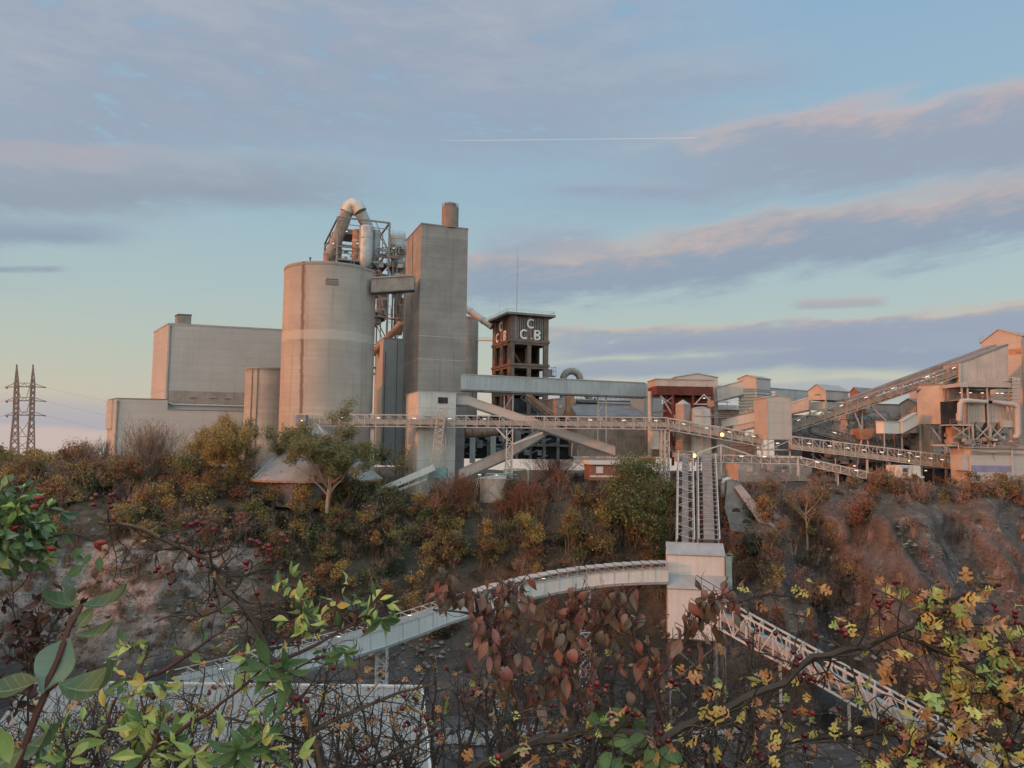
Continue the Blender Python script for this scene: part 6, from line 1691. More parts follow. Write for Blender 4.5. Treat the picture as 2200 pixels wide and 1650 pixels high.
def bush(label, px, py, pytop, wpx, fol='fo_olive', n=1500, ls=.42, nb=10, name='shrub', cat='shrub', stems='bark', Y=None, twig=30, fol2=None, group=None):
    g = ground_at(px, py) if Y is None else P(px, py, Y)
    K = g.y / F; H = (py - pytop) * K; W = wpx * K / 2
    r = thing(name, label, cat, g, group)
    lf = LF(); b_ = np.array(g)
    pts = clumpy(n, b_ - [0, 0, .3], W * .8, H, nb)
    if fol2:
        k = nr.random(len(pts)) < .35; lf.leaves(pts[~k], ls, 0); lf.leaves(pts[k], ls, 1)
    else: lf.leaves(pts, ls, 0)
    lf.build('crown', [fol, fol2 or fol], r)
    st = LF(); fan_sticks(st, b_ - [0, 0, 1], W, H * 1.0, twig, 0, .09); st.build('trunk', [stems], r)
    return r
def twiggy(label, px, py, pytop, wpx, fol='fo_twig', n=240, leaf=None, nl=300, Y=None, wd=.085, name='bare_tree', cat='tree', group=None):
    g = ground_at(px, py) if Y is None else P(px, py, Y)
    K = g.y / F; H = (py - pytop) * K; W = wpx * K / 2
    r = thing(name, label, cat, g, group)
    lf = LF(); tips = fan_sticks(lf, np.array(g) - [0, 0, 1], W, H + 1, n, 0, wd)
    if leaf: lf.leaves(np.concatenate([tips[nr.integers(0, n, nl)] * .5 + tips[nr.integers(0, n, nl)] * .0 + .5 * (np.array(g) + [0, 0, H * .6])]) + nr.normal(0, W * .25, (nl, 3)), .35, 1)
    lf.build('crown', [fol, leaf or fol], r)
    MB().tube([g - ZU * 1.2, g + ZU * H * .25, g + V((.1, 0, H * .5))], [.2, .14, .07], 6).build('trunk', 'bark', r)
    return r
limbed_tree('tall green-yellow tree with a pale ivy-clad trunk, in front of the conical store', 704, 1140, 876, 0.0, 'fo_olive', 'bark_pale', 112, .40, 11, .36, 4, seed=12, fork=7, spread=.5, leafr=1.2)
limbed_tree('broad olive tree with dark spreading limbs left of the conical store', 499, 1066, 905, -.06, 'fo_ochre', 'bark', 180, .36, 7, .28, 4, seed=9, fork=6, spread=.62, leafr=1.2)
limbed_tree('leaning tree whose thin top arches over the pale ridge of the conical store', 548, 1046, 905, .42, 'fo_olive', 'bark', 70, .38, 12, .55, 2, seed=15, fork=4, leafr=1.2)
limbed_tree('upright slim olive tree in front of the small round silo', 520, 1044, 890, .05, 'fo_olive', 'bark', 60, .38, 14, .5, 2, seed=22, fork=4, leafr=1.1)
limbed_tree('loose grey-green tree between the conical store and the pale stair block', 846, 1066, 935, .02, 'fo_olive', 'bark', 80, .38, 11, .4, 2, seed=31, fork=5, leafr=1.2)
limbed_tree('ivy-darkened leaning tree right of the conical store', 780, 1046, 960, .3, 'fo_dark', 'bark', 30, .45, 30, .6, 2, seed=33, fork=3, leafr=.9)
limbed_tree('thin brown sapling standing left of the russet bushes', 926, 1148, 1032, .08, 'fo_russet', 'bark_pale', 50, .34, 8, .5, 2, seed=41, fork=4, leafr=.9)
limbed_tree('pale-trunked half-bare birch on the right-hand slope', 1735, 1172, 1046, -.02, 'fo_brown', 'bark_pale', 60, .34, 7, .5, 2, seed=52, fork=5, leafr=1.0)
twiggy('big bare pinkish thicket in front of the long low hall', 322, 1018, 908, 130, n=330, leaf='fo_brown', nl=500)
twiggy('slim bare tree left of the low hall wall', 188, 1008, 948, 60, n=150, leaf='fo_brown', nl=160)
twiggy('second slim bare tree close to the corner of the low hall', 224, 1006, 944, 30, n=60)
twiggy('mauve leafless thicket under the horizontal gantry', 1190, 1010, 935, 150, 'fo_mauve', n=330, leaf='fo_mauve', nl=500)
twiggy('dark leafless thicket behind the brick hut', 1300, 1000, 958, 190, 'fo_mauve', n=260, leaf='fo_dark', nl=900)
twiggy('russet twiggy bush left of the round tank', 985, 1100, 1020, 100, 'fo_russet', n=230, leaf='fo_russet', nl=900)
twiggy('russet twiggy bush right of the round tank', 1130, 1110, 1030, 120, 'fo_russet', n=230, leaf='fo_russet', nl=1000)
bush('large rounded green bush hiding the brick hut', 1362, 1165, 985, 225, 'fo_green', 11000, .5, 30, fol2='fo_olive')
bush('green bush leaning against the gantry legs', 1420, 1190, 1070, 110, 'fo_green', 3200, .45, 14)
bush('yellow-green bush below the brick hut', 1300, 1200, 1090, 90, 'fo_olive', 1900, .45, 11, fol2='fo_ochre')
bush('ochre feathery bush under the round tank', 1140, 1210, 1085, 80, 'fo_ochre', 1700, .42, 11, fol2='fo_olive')
bush('narrow ochre bush left of the feathery one under the tank', 1045, 1215, 1110, 70, 'fo_ochre', 1400, .42, 9, fol2='fo_brown')
bush('olive bush in the middle of the bank above the curved conveyor', 1225, 1180, 1080, 80, 'fo_olive', 1500, .42, 9, fol2='fo_brown')
bush('small bright yellow bush on the left slope', 247, 1165, 1078, 50, 'fo_ochre', 1100, .36, 8)
bush('rounded yellow-olive bush below the spreading olive tree', 432, 1086, 1036, 100, 'fo_ochre', 1600, .4, 10, fol2='fo_olive')
bush('second yellow bush, low on the slope under the spreading olive tree', 472, 1140, 1080, 70, 'fo_ochre', 1100, .38, 8)
bush('round yellow-brown bush above the start of the white curved conveyor', 733, 1275, 1205, 80, 'fo_ochre', 1300, .4, 8, fol2='fo_olive')
bush('orange-brown bush to the right of the pale ivy-clad trunk', 808, 1200, 1140, 60, 'fo_brown', 1000, .4, 8, fol2='fo_ochre')
bush('tan upright bush just above the curved conveyor', 893, 1295, 1215, 60, 'fo_ochre', 1100, .4, 8, fol2='fo_brown')
bush('flame-orange narrow bush beside the steep twin conveyors', 1543, 1080, 1036, 16, 'fo_brown', 420, .32, 5)
bush('yellowish bush right of the pale half-bare birch', 1805, 1180, 1108, 60, 'fo_ochre', 1100, .4, 8, fol2='fo_brown')
bush('brown bush at the quarry edge below the control cabin', 1890, 1062, 1020, 90, 'fo_brown', 1300, .38, 9)
bush('brown bush in front of the white bunker wall', 2160, 1062, 1012, 90, 'fo_brown', 1400, .38, 9, fol2='fo_olive')
bush('brown bush at the foot of the bunker wall corner', 2090, 1075, 1036, 60, 'fo_brown', 900, .36, 7)
bush('rust-brown bush on the right slope between the birch and the bare mound', 1850, 1150, 1062, 110, 'fo_russet', 1700, .4, 10, fol2='fo_brown')
bush('tan column-shaped bush low on the right slope', 1742, 1385, 1300, 30, 'fo_brown', 600, .36, 6)
bush('dark green bush under the retaining wall', 1620, 1215, 1150, 110, 'fo_dark', 1600, .42, 10)
bush('russet bush crowning the left skyline', 60, 1040, 985, 130, 'fo_brown', 2000, .42, 10, fol2='fo_olive')
for lab, a in (('olive bush hiding the left foot of the conical store', (585, 1090, 1022, 120, 'fo_olive', 2600, .42, 14)), ('dark green bush under the right foot of the conical store', (748, 1096, 1030, 120, 'fo_dark', 2600, .42, 14)), ('grey-green bush around the lower end of the cream loading conveyor', (838, 1098, 1050, 110, 'fo_green', 2200, .42, 12)),
               ('yellow-brown bush at the foot of the pale stair block', (905, 1110, 1060, 90, 'fo_ochre', 1700, .4, 10)), ('rust bush between the stair block and the round tank', (960, 1125, 1050, 90, 'fo_russet', 1900, .4, 10)), ('brown-green bush in front of the corner of the low hall', (268, 1060, 985, 110, 'fo_brown', 2400, .42, 14)),
               ('yellow-olive bush in front of the dark wall under the conical store', (655, 1106, 1032, 120, 'fo_ochre', 2600, .42, 14)),
               ('tall olive bush between the bare thicket and the spreading olive tree', (392, 1062, 965, 100, 'fo_olive', 2600, .42, 14)), ('golden-brown bush below the bare pinkish thicket', (335, 1100, 1040, 120, 'fo_ochre', 2200, .42, 12)), ('russet bush at the far left above the pale rock', (110, 1090, 1025, 130, 'fo_russet', 2400, .42, 12)),
               ('dark evergreen bush just left of the steep lattice conveyor', (1405, 1240, 1150, 80, 'fo_dark', 1900, .42, 10)), ('tawny bush half hiding the ruined retaining wall', (1640, 1120, 1060, 70, 'fo_brown', 1300, .38, 9))):
    bush(lab, *a, fol2=rng.choice(('fo_olive', 'fo_brown', 'fo_ochre')))
limbed_tree('small yellowing tree between the spreading olive tree and the small round silo', 455, 1052, 925, .05, 'fo_ochre', 'bark', 70, .36, 9, .35, 3, seed=61, fork=5, leafr=1.0)
limbed_tree('thin olive tree right of the slim one in front of the small round silo', 610, 1052, 915, .12, 'fo_olive', 'bark', 60, .36, 9, .42, 3, seed=67, fork=4, leafr=1.0)
# pale dead branches lying on the slope
def dead_branch(label, pts, r0=.16):
    w = [ground_at(px, py) + ZU * .6 for px, py in pts]
    a = w[0]; q = [a]
    for (px, py) in pts[1:]: q.append(P(px, py, a.y))
    r = thing('dead_branch', label, 'dead branch', a)
    MB().tube(q, [r0 * (1 - .6 * i / len(q)) for i in range(len(q))], 6).build('stem', 'bark_pale', r, True)
    mb = MB()
    for i in range(1, len(q)): mb.tube([q[i], q[i] + V((rng.gauss(0, .8), .2, rng.uniform(.4, 1.4)))], [r0 * .5, .03], 5)
    mb.build('twig', 'bark_pale', r)
dead_branch('pale dead branch lying among dark bushes right of the ivy-clad trunk', [(762, 1124), (790, 1108), (806, 1100), (812, 1082)])
dead_branch('pale dead stick poking up from the mound on the right slope', [(1952, 1180), (1940, 1170), (1926, 1162)])
g_ = ground_at(1787, 1114)
r_ = thing('dead_snag', 'straight pale dead trunk standing alone on the right slope', 'dead tree', g_)
MB().tube([g_ - ZU, g_ + V((-.1, 0, 2)), g_ + V((-.2, 0, 3.9))], [.16, .13, .05], 6).build('trunk', 'bark_pale', r_, True)
MB().tube([g_ + V((-.1, 0, 2.4)), g_ + V((.5, 0, 3.1))], [.06, .02], 5).build('broken_limb', 'bark_pale', r_, True)
# ---- the rest of the scrub: one mass nobody could count
def scrub():
    lf = LF(); mts = ['fo_brown', 'fo_russet', 'fo_ochre', 'fo_olive', 'fo_green', 'fo_dark', 'fo_twig', 'fo_mauve']
    def zone(n, x0, x1, y0, y1, weights, size=(1.2, 2.6), dens=170, ls=.42, yfun=None, tw=.25):
        w = np.array(weights, float); w /= w.sum()
        for i in range(n):
            px = nr.uniform(x0, x1); py = nr.uniform(y0, y1)
            if yfun: py = yfun(px, py)
            g = ground_at(px, py)
            if g.y > 245: continue
            s_ = nr.uniform(*size); mi = nr.choice(8, p=w)
            b_ = np.array(g) - [0, 0, .2]
            if nr.random() < tw:
                fan_sticks(lf, b_, s_ * .9, s_ * 2.2, 26, 6 if mi in (0, 1, 2, 6) else 7, .07)
                k = 50
            else: k = int(dens * s_ / 2)
            pts = clumpy(k, b_, s_, s_ * nr.uniform(1.2, 2.0), 8)
            j = nr.random(len(pts)) < .25; mj = nr.choice(8, p=w)
            lf.leaves(pts[~j], ls, mi, .5); lf.leaves(pts[j], ls, mj, .5)
            if nr.random() < .5: fan_sticks(lf, b_, s_ * .8, s_ * 1.9, 14, 6, .08)
    #        brown russet ochre olive green dark twig mauve
    zone(46, -40, 540, 1004, 1075, (4, 1.5, 2.5, 4, .5, .5, 2, .5), (2.6, 4.8), 620, .46)
    zone(55, -40, 560, 1075, 1185, (4, 2.5, 3, 3, .5, 1, 1.5, 1), (2.0, 3.6), 520, .44)
    zone(120, 0, 520, 1190, 1440, (3, 1, 1, 2, .3, 1, 2, 2), (.5, 1.6), 150, .36)
    zone(40, 500, 815, 1046, 1080, (1.5, .5, 1.5, 3, 2, 3, .3, .3), (2.2, 3.6), 560, .42, tw=.06)
    zone(52, 540, 960, 1085, 1230, (1.5, .8, 1, 2, 3, 6, .3, .5), (2.4, 4.4), 560, .44, tw=.08)
    zone(50, 560, 960, 1200, 1380, (1.2, .6, 1.2, 2, 2.5, 4, .3, .6), (1.8, 3.4), 480, .42, tw=.1)
    zone(62, 940, 1450, 1070, 1235, (2, 2, 2.5, 3, 2.5, 3, .2, .5), (2.2, 4.2), 560, .44, tw=.08)
    zone(50, 940, 1440, 1215, 1330, (2, 1, 1, 1.5, 1, 3, 1, 2), (1.0, 2.4), 260, .38)
    zone(95, 1560, 2210, 1035, 1095, (3.5, 1.5, .6, 1.5, .3, 1.2, 2, 3), (1.0, 2.6), 300, .36)
    zone(85, 1560, 1860, 1090, 1370, (3, 2, .8, 1.4, .6, 2.8, 1.5, 3), (1.2, 3.0), 340, .38)
    zone(38, 1850, 2210, 1100, 1400, (3.5, 2, .2, .6, .2, 1.5, 1.5, 3), (.7, 1.9), 200, .36)
    zone(30, 1420, 1580, 1060, 1260, (1, 1, .2, 1, 1.5, 6, .5, 2), (1.6, 3.0), 420, .42)
    zone(120, 480, 1480, 1380, 1640, (1.5, .5, .4, 1, .6, 2, 1, 3), (.4, 1.3), 120, .34)
    zone(40, 900, 1450, 990, 1060, (2, 2, 1, 1.5, 1, 2, 1, 3), (1.4, 2.8), 330, .4)
    lf.build('scrub', mts, None, 'stuff')
scrub()
def skyline():
    lf = LF()
    for i in range(120):
        px = nr.uniform(-80, 330); Y = nr.uniform(196, 222); x_ = P(px, 990, Y).x; g = V((x_, Y, tz(x_, Y) + 1)); s_ = nr.uniform(1.3, 2.7); b_ = np.array(g) - [0, 0, 2]
        lf.leaves(clumpy(320, b_, s_, s_ * nr.uniform(1.2, 1.8), 7), .42, int(nr.choice(3)), .5)
    lf.build('far_scrub', ['fo_brown', 'fo_olive', 'fo_ochre'], None, 'stuff')
skyline()

def rubble():
    """loose blocks and scree on the pit floor and below the faces"""
    mb = MB(); q = random.Random(77)
    octf = [(0, 2, 4), (2, 1, 4), (1, 3, 4), (3, 0, 4), (2, 0, 5), (1, 2, 5), (3, 1, 5), (0, 3, 5)]
    def rock(x, y, s_):
        z = tz(x, y); v = []
        for d in ((1, 0, 0), (-1, 0, 0), (0, 1, 0), (0, -1, 0), (0, 0, 1), (0, 0, -1)):
            k = q.uniform(.55, 1.2); v.append((x + d[0] * s_ * k + q.gauss(0, .15) * s_, y + d[1] * s_ * k + q.gauss(0, .15) * s_, z + d[2] * s_ * k * .8 + q.gauss(0, .1) * s_))
        mb.add(v, octf)
    for px0, px1, py0, py1, n, s0, s1 in ((0, 520, 1200, 1480, 420, .2, .9), (900, 1450, 1330, 1640, 520, .2, .9), (1560, 2200, 1180, 1640, 620, .2, 1.0), (780, 960, 1380, 1480, 120, .2, .7), (1900, 2200, 1060, 1200, 120, .2, .7)):
        for i in range(n):
            g = ground_at(q.uniform(px0, px1), q.uniform(py0, py1), 90)
            rock(g.x, g.y, s0 + (s1 - s0) * q.random() ** 3)
    mat('rubble_stone', (.17, .15, .14), .95, .3, .4)
    o = mb.build('rubble', 'rubble_stone'); o['kind'] = 'stuff'
rubble()
# ================================================================ shrubs on the near bank
leafmat('hawthorn_bark', [(.035, .028, .024), (.055, .042, .034), (.075, .055, .042), (.05, .038, .03)], .85, 0, 60)
leafmat('hawthorn_bark_tan', [(.05, .04, .034), (.075, .055, .045), (.09, .065, .05), (.22, .11, .05)], .85, 0, 38)
leafmat('red_bark', [(.075, .032, .028), (.10, .042, .034)], .7, 0, 40)
leafmat('lf_yellow', [(0.719, 0.489, 0.126), (0.800, 0.650, 0.173), (0.634, 0.603, 0.173), (0.800, 0.443, 0.119)], .55, .35, 12)
leafmat('lf_orange', [(0.616, 0.276, 0.093), (0.507, 0.209, 0.090), (0.712, 0.344, 0.116), (0.434, 0.206, 0.108)], .6, .3, 12)
leafmat('lf_tan', [(0.419, 0.210, 0.114), (0.532, 0.290, 0.153), (0.354, 0.161, 0.097), (0.580, 0.354, 0.193)], .7, .25, 12)
leafmat('lf_lime', [(0.362, 0.455, 0.131), (0.500, 0.562, 0.163), (0.276, 0.384, 0.114), (0.601, 0.601, 0.201)], .5, .35, 12)
leafmat('lf_green', [(0.076, 0.138, 0.049), (0.114, 0.185, 0.064), (0.148, 0.221, 0.079), (0.090, 0.152, 0.061)], .45, .3, 10)
leafmat('lf_glaucous', [(0.150, 0.237, 0.163), (0.200, 0.275, 0.200), (0.125, 0.200, 0.138)], .5, .25, 10)
leafmat('lf_purple', [(.045, .02, .02), (.065, .028, .026), (.09, .04, .03)], .5, .2, 10)
def droop_mat():
    m, k, b = newmat('lf_droop')
    ge = k.n('ShaderNodeNewGeometry')
    f = k.m('ADD', k.m('MULTIPLY', ge.outputs['Random Per Island'], .7), k.m('MULTIPLY', k.m('SUBTRACT', k.noise(ge.outputs['Position'], 38, 4.0, .6), .36), 1.1))
    c = k.ramp(f, [(.1, (.11, .078, .05)), (.35, (.17, .108, .066)), (.55, (.23, .118, .078)), (.72, (.28, .105, .075)), (.88, (.35, .105, .08))])
    lk(k.nt, c, b.inputs['Base Color']); b.inputs['Roughness'].default_value = .55
    t = k.n('ShaderNodeBsdfTranslucent'); lk(k.nt, c, t.inputs[0])
    mx = k.n('ShaderNodeMixShader'); mx.inputs[0].default_value = .25
    lk(k.nt, b.outputs[0], mx.inputs[1]); lk(k.nt, t.outputs[0], mx.inputs[2]); lk(k.nt, mx.outputs[0], k.nt.nodes['Material Output'].inputs[0])
droop_mat()
def big_leaf_mat():
    m, k, b = newmat('lf_dogwood')
    ge = k.n('ShaderNodeNewGeometry')
    n = k.noise(ge.outputs['Position'], 30, 4.0, .6)
    c = k.ramp(k.m('ADD', k.m('MULTIPLY', ge.outputs['Random Per Island'], .5), k.m('MULTIPLY', k.m('SUBTRACT', n, .3), .9)), [(.15, (.05, .085, .03)), (.4, (.075, .12, .04)), (.62, (.10, .135, .05)), (.85, (.13, .12, .06))])
    c = k.mix(k.m('MULTIPLY', ge.outputs['Backfacing'], .22), c, (.16, .22, .16))
    lk(k.nt, c, b.inputs['Base Color']); b.inputs['Roughness'].default_value = .42
    t = k.n('ShaderNodeBsdfTranslucent'); lk(k.nt, c, t.inputs[0])
    mx = k.n('ShaderNodeMixShader'); mx.inputs[0].default_value = .25
    lk(k.nt, b.outputs[0], mx.inputs[1]); lk(k.nt, t.outputs[0], mx.inputs[2]); lk(k.nt, mx.outputs[0], k.nt.nodes['Material Output'].inputs[0])
big_leaf_mat()

def veins(k, c, amt=.35, nv=7.0):
    """pale midrib, side veins and brown blemishes from the leaf coordinates"""
    at = k.n('ShaderNodeAttribute', attribute_name='leafuv').outputs['Vector']
    sp = k.n('ShaderNodeSeparateXYZ'); lk(k.nt, at, sp.inputs[0]); ax = k.m('ABSOLUTE', sp.outputs[0])
    mid = k.ss(ax, .10, .03)
    sv = k.ss(k.m('SINE', k.m('MULTIPLY', k.m('SUBTRACT', sp.outputs[1], k.m('MULTIPLY', ax, .16)), nv * 2 * pi)), .86, .98)
    c2 = k.mix(k.m('MULTIPLY', k.m('MAXIMUM', mid, k.m('MULTIPLY', sv, .5)), amt), c, (.34, .33, .2))
    g = k.n('ShaderNodeNewGeometry').outputs['Position']
    bl = k.ss(k.noise(g, 170, 4.0, .65), .6, .7)
    c2 = k.mix(k.m('MULTIPLY', bl, .4), c2, (.10, .055, .03))
    edge = k.m('MULTIPLY', k.ss(k.m('ADD', ax, k.m('MULTIPLY', k.m('SUBTRACT', k.noise(g, 60, 3.0), .5), .9)), .85, 1.15), k.ss(sp.outputs[2], .35, .8))
    return k.mix(k.m('MULTIPLY', edge, .42), c2, (.16, .075, .035))
def add_veins(name, amt=.35, nv=7.0):
    m = MATS[name]; k = NB(m.node_tree); b = m.node_tree.nodes['Principled BSDF']
    src = b.inputs['Base Color'].links[0].from_socket
    outs = [l.to_socket for l in src.links]
    c = veins(k, src, amt, nv)
    for o in outs: lk(k.nt, c, o)
for n_, a_ in (('lf_yellow', .25), ('lf_orange', .2), ('lf_tan', .2), ('lf_lime', .3), ('lf_green', .35), ('lf_glaucous', .4), ('lf_droop', .3), ('lf_dogwood', .45), ('lf_purple', .1)): add_veins(n_, a_)
def berry_mat():
    m, k, b = newmat('berry_red')
    oi = k.n('ShaderNodeObjectInfo').outputs['Random']
    c = k.ramp(oi, [(0, (.06, .006, .009)), (.45, (.14, .009, .013)), (.8, (.2, .014, .016)), (1, (.20, .05, .02))])
    lk(k.nt, c, b.inputs['Base Color']); b.inputs['Roughness'].default_value = .28; b.inputs['Specular IOR Level'].default_value = .5
berry_mat()
mat('hip_red', (.22, .026, .018), .25, .2, 40)
mat('calyx', (.03, .022, .018), .9, .2, 40)
# ---- leaf shapes, unit length along +X, normal +Z, returned as (verts, faces)
LUV = {}
def strip_leaf(prof, L=1.0, W=.5, bend=.4, fold=.25, twist=0.0, wave=0.0):
    vs, fs = [], []; n = len(prof) - 1
    x = z = 0.0; a = bend * .5
    for i, wv in enumerate(prof):
        t = i / n
        w = wv * W / 2; tw = twist * (t - .5)
        for s_ in (-1, 0, 1):
            yy = s_ * w; zz_ = abs(s_) * w * fold + (wave * w * sin(t * 9 + s_) if s_ else 0)
            vs.append((x - zz_ * sin(a) * 0, yy * cos(tw) - zz_ * sin(tw), z + zz_ * cos(tw) + yy * sin(tw)))
        a_ = bend * (.5 - t * 1.6); x += cos(a_) * L / n; z += sin(a_) * L / n
    for i in range(n):
        for j in (0, 1): fs.append((i * 3 + j, (i + 1) * 3 + j, (i + 1) * 3 + j + 1, i * 3 + j + 1))
    return vs, fs
OVATE = [.03, .55, .9, 1.0, .88, .6, .28, .02]
LANCE = [.03, .45, .8, 1.0, .9, .65, .35, .02]
ROUND = [.05, .7, 1.0, .95, .6, .05]
def lobed_leaf(rs, L=1.0):
    """hawthorn leaf: wedge base and deep rounded lobes, slightly curled"""
    o = [(0, .02), (.22, .07), (.3, .30), (.42, .50), (.52, .47), (.5, .2), (.6, .22), (.68, .46), (.8, .48), (.8, .2), (.88, .16), (1.0, .24), (1.08, .05)]
    out = o + [(x, -y) for x, y in o[::-1]]
    cu = rs.uniform(-.5, .8); fo = rs.uniform(-.2, .7)
    vs = [(.02, 0, 0), (.45, 0, .08 * cu), (.8, 0, 0)]
    for x, y in out:
        vs.append((x * L, y * L * .85, (abs(y) * fo - .35 * cu * (x - .4) ** 2)))
    fs, m = [], len(out)
    def cen(x): return 0 if x < .25 else (1 if x < .62 else 2)
    for i in range(m):
        a, b = out[i], out[(i + 1) % m]; c = cen((a[0] + b[0]) / 2)
        fs.append((3 + i, 3 + (i + 1) % m, c))
    fs += [(3 + 1, 0, 1), (3 + m - 2, 1, 0), (3 + 5, 1, 2), (3 + m - 6, 2, 1)]
    return vs, fs
def place(mb, shape, p, d, n, s):
    d = V(d).normalized(); n = V(n); y = n.cross(d)
    if y.length < 1e-4: y = d.cross(V((.3, .5, .8)))
    y.normalize(); n = d.cross(y)
    vs, fs = shape; p = V(p)
    mb.add([p + (d * x + y * yy + n * z) * s for x, yy, z in vs], fs)
    k_ = rng.random()
    if len(vs) % 3 == 0 and len(vs) < 40 and len(fs) == (len(vs) // 3 - 1) * 2: mb.at += [((i % 3 - 1), i // 3 / (len(vs) // 3 - 1), k_) for i in range(len(vs))]
    else: mb.at += [(min(1, abs(yy) * 2), min(1, max(0, x)), k_) for x, yy, z in vs]
class Shrub:
    def __init__(s, name, label, base, bark='hawthorn_bark', seed=1, cat='shrub'):
        s.r = thing(name, label, cat, base); s.rs = random.Random(seed); s.w = MB(); s.tips = []; s.nodes = []; s.bark = bark
        s.main = MB(); s.lv = {}; s.bn = 0; s.extra = None
    def rv(s): return V((s.rs.gauss(0, 1), s.rs.gauss(0, 1), s.rs.gauss(0, 1))).normalized()
    def bough(s, pts, r0, r1, side=12, L=.14, lev=2, crook=.35, jit=.006, up=0.0, thorn=True, main=True):
        """pts: (px, py, Y) image points with depth; thick bough with crooked side twigs"""
        q = [P(*p) for p in pts]; rooted = pts[0][1] >= 1690
        f_ = []
        for a, b in zip(q, q[1:]):
            m = max(2, int((b - a).length / .035))
            for i in range(m): f_.append(a.lerp(b, i / m))
        f_.append(q[-1])
        for i in range(1, len(f_) - 1): f_[i] = f_[i] + s.rv() * jit
        n = len(f_)
        rr = [r0 + (r1 - r0) * i / (n - 1) for i in range(n)]
        rr = [x * (1 + .12 * s.rs.gauss(0, 1) * .6) for x in rr]
        if rooted:                                   # carry the stem on down to the bank it grows from
            a = f_[0]; gz = tz(a.x, a.y); b_ = wloc(s.r)
            lx = lambda t: a.x + (b_.x - a.x) * t * .6
            dn_ = [V((lx(t), a.y + .05 * t, a.z + (gz - .08 - a.z) * t)) for t in (1, .66, .33)]
            s.main.tube(dn_ + [a], [r0 * 1.35, r0 * 1.2, r0 * 1.1, rr[0]], 6)
        (s.main if main else s.w).tube(f_, rr, 8 if main else 5)
        s.nodes += f_
        for k in range(side):
            i = min(n - 2, int((k + s.rs.random()) / max(side, 1) * (n - 1)))
            t = (f_[i + 1] - f_[i]).normalized()
            d = (s.rv() * .9 + t * .55 + ZU * up).normalized()
            d.y *= .7
            s.twig(f_[i], d, L * s.rs.uniform(.5, 1.25), max(.0011, rr[i] * .42 if rr[i] < .006 else .0024), lev, crook, up, thorn)
        s.tips.append((f_[-1], (f_[-1] - f_[-2]).normalized(), 1))
    def twig(s, p, d, L, r, lev, crook=.35, up=0.0, thorn=True):
        n = max(3, int(L / .018)); q, pts, rr = V(p), [V(p)], [r]
        d = V(d).normalized()
        for i in range(n):
            d = (d + s.rv() * crook + ZU * up * .1).normalized()
            q = q + d * (L / n); pts.append(q.copy()); rr.append(r * (1 - .55 * (i + 1) / n))
            if thorn and s.rs.random() < .28:
                e = (s.rv() + d * .3).normalized(); s.w.tube([q, q + e * s.rs.uniform(.008, .02)], [r * .6, r * .15], 3, False)
            if lev > 0 and s.rs.random() < (.34 if lev > 1 else .26):
                s.twig(q, (d * .5 + s.rv() * .8), L * s.rs.uniform(.3, .6), r * .66, lev - 1, crook, up, thorn)
            elif s.rs.random() < .35: s.tips.append((q.copy(), (s.rv() + d * .4).normalized(), 0))
        s.w.tube(pts, rr, 4, False)
        s.tips.append((q, d, 1))
    def leaf(s, mt, shape, p, d, n, sz):
        s.lv.setdefault(mt, MB()); place(s.lv[mt], shape, p, d, n, sz)
    def scatter(s, n, kinds, size, shape, droop=.0, region=None, face=.5):
        """leaves on random twig ends; kinds = {material: weight}"""
        t = [x for x in s.tips if region is None or region(x[0])]
        if not t: return
        ks, ws = list(kinds), list(kinds.values())
        for i in range(n):
            p, d, e = s.rs.choice(t)
            mt = s.rs.choices(ks, ws)[0]
            dd = (d * .6 + s.rv() * .8 - ZU * droop).normalized()
            nn = (s.rv() * (1 - face) + V((0, -.8, .55)) * face)
            sh = shape(s.rs) if callable(shape) else shape
            pp = p + dd * .006
            s.w.tube([p, pp], [.0009, .0007], 3, False)
            s.leaf(mt, sh, pp, dd, nn, size * s.rs.uniform(.6, 1.25))
    def berries(s, n, rad_=.0052, clump=(1, 4), mesh='haw', region=None, mname='berry_red', extra_at=()):
        sp = [x for x in s.tips if region is None or region(x[0])]
        pos = []
        for px, py, Y in extra_at: pos.append((P(px, py, Y), 1.0))
        while len(pos) < n and sp:
            p, d, e = s.rs.choice(sp)
            for k in range(s.rs.randint(*clump)):
                dd = (s.rv() + d * .6 + ZU * .1).normalized(); l = s.rs.uniform(.009, .02)
                q = p + dd * l
                s.w.tube([p, p.lerp(q, .5) + s.rv() * .0015, q], [.0012, .001, .0009], 3, False); pos.append((q, s.rs.uniform(.85, 1.18)))
        if not pos: return
        # stalks for the hand-placed ones
        nd = s.nodes + [x[0] for x in s.tips]
        A = np.array([list(x) for x in nd])
        for px, py, Y in extra_at:
            q = P(px, py, Y); i = int(np.argmin(((A - np.array(q)) ** 2).sum(1))); a = V(nd[i])
            m = a.lerp(q, .5) + s.rv() * .004 - ZU * .0; s.w.tube([a, m, q], [.0011, .0009, .0008], 4, False)
        pos = pos[:max(n, len(extra_at))]
        o0 = wloc(s.r)
        for q, k in pos[:100]:
            me = BERRY[mesh]
            ob = bpy.data.objects.new('berry', me); COL.objects.link(ob); ob.parent = s.r
            ob.location = q - o0; ob.scale = (rad_ * k,) * 3
            ob.rotation_euler = (s.rs.uniform(-.6, .6) + (0 if s.rs.random() < .6 else 2.6), s.rs.uniform(-.6, .6), s.rs.uniform(0, 6))
        if len(pos) > 100:
            mb = MB(); src = BERRY[mesh]
            vv = [v.co for v in src.vertices]; ff = [tuple(p_.vertices) for p_ in src.polygons]
            for q, k in pos[100:]: mb.add([q + v * rad_ * k for v in vv], ff)
            ob = mb.build('more_berries', mname, s.r, True); ob['kind'] = 'stuff'
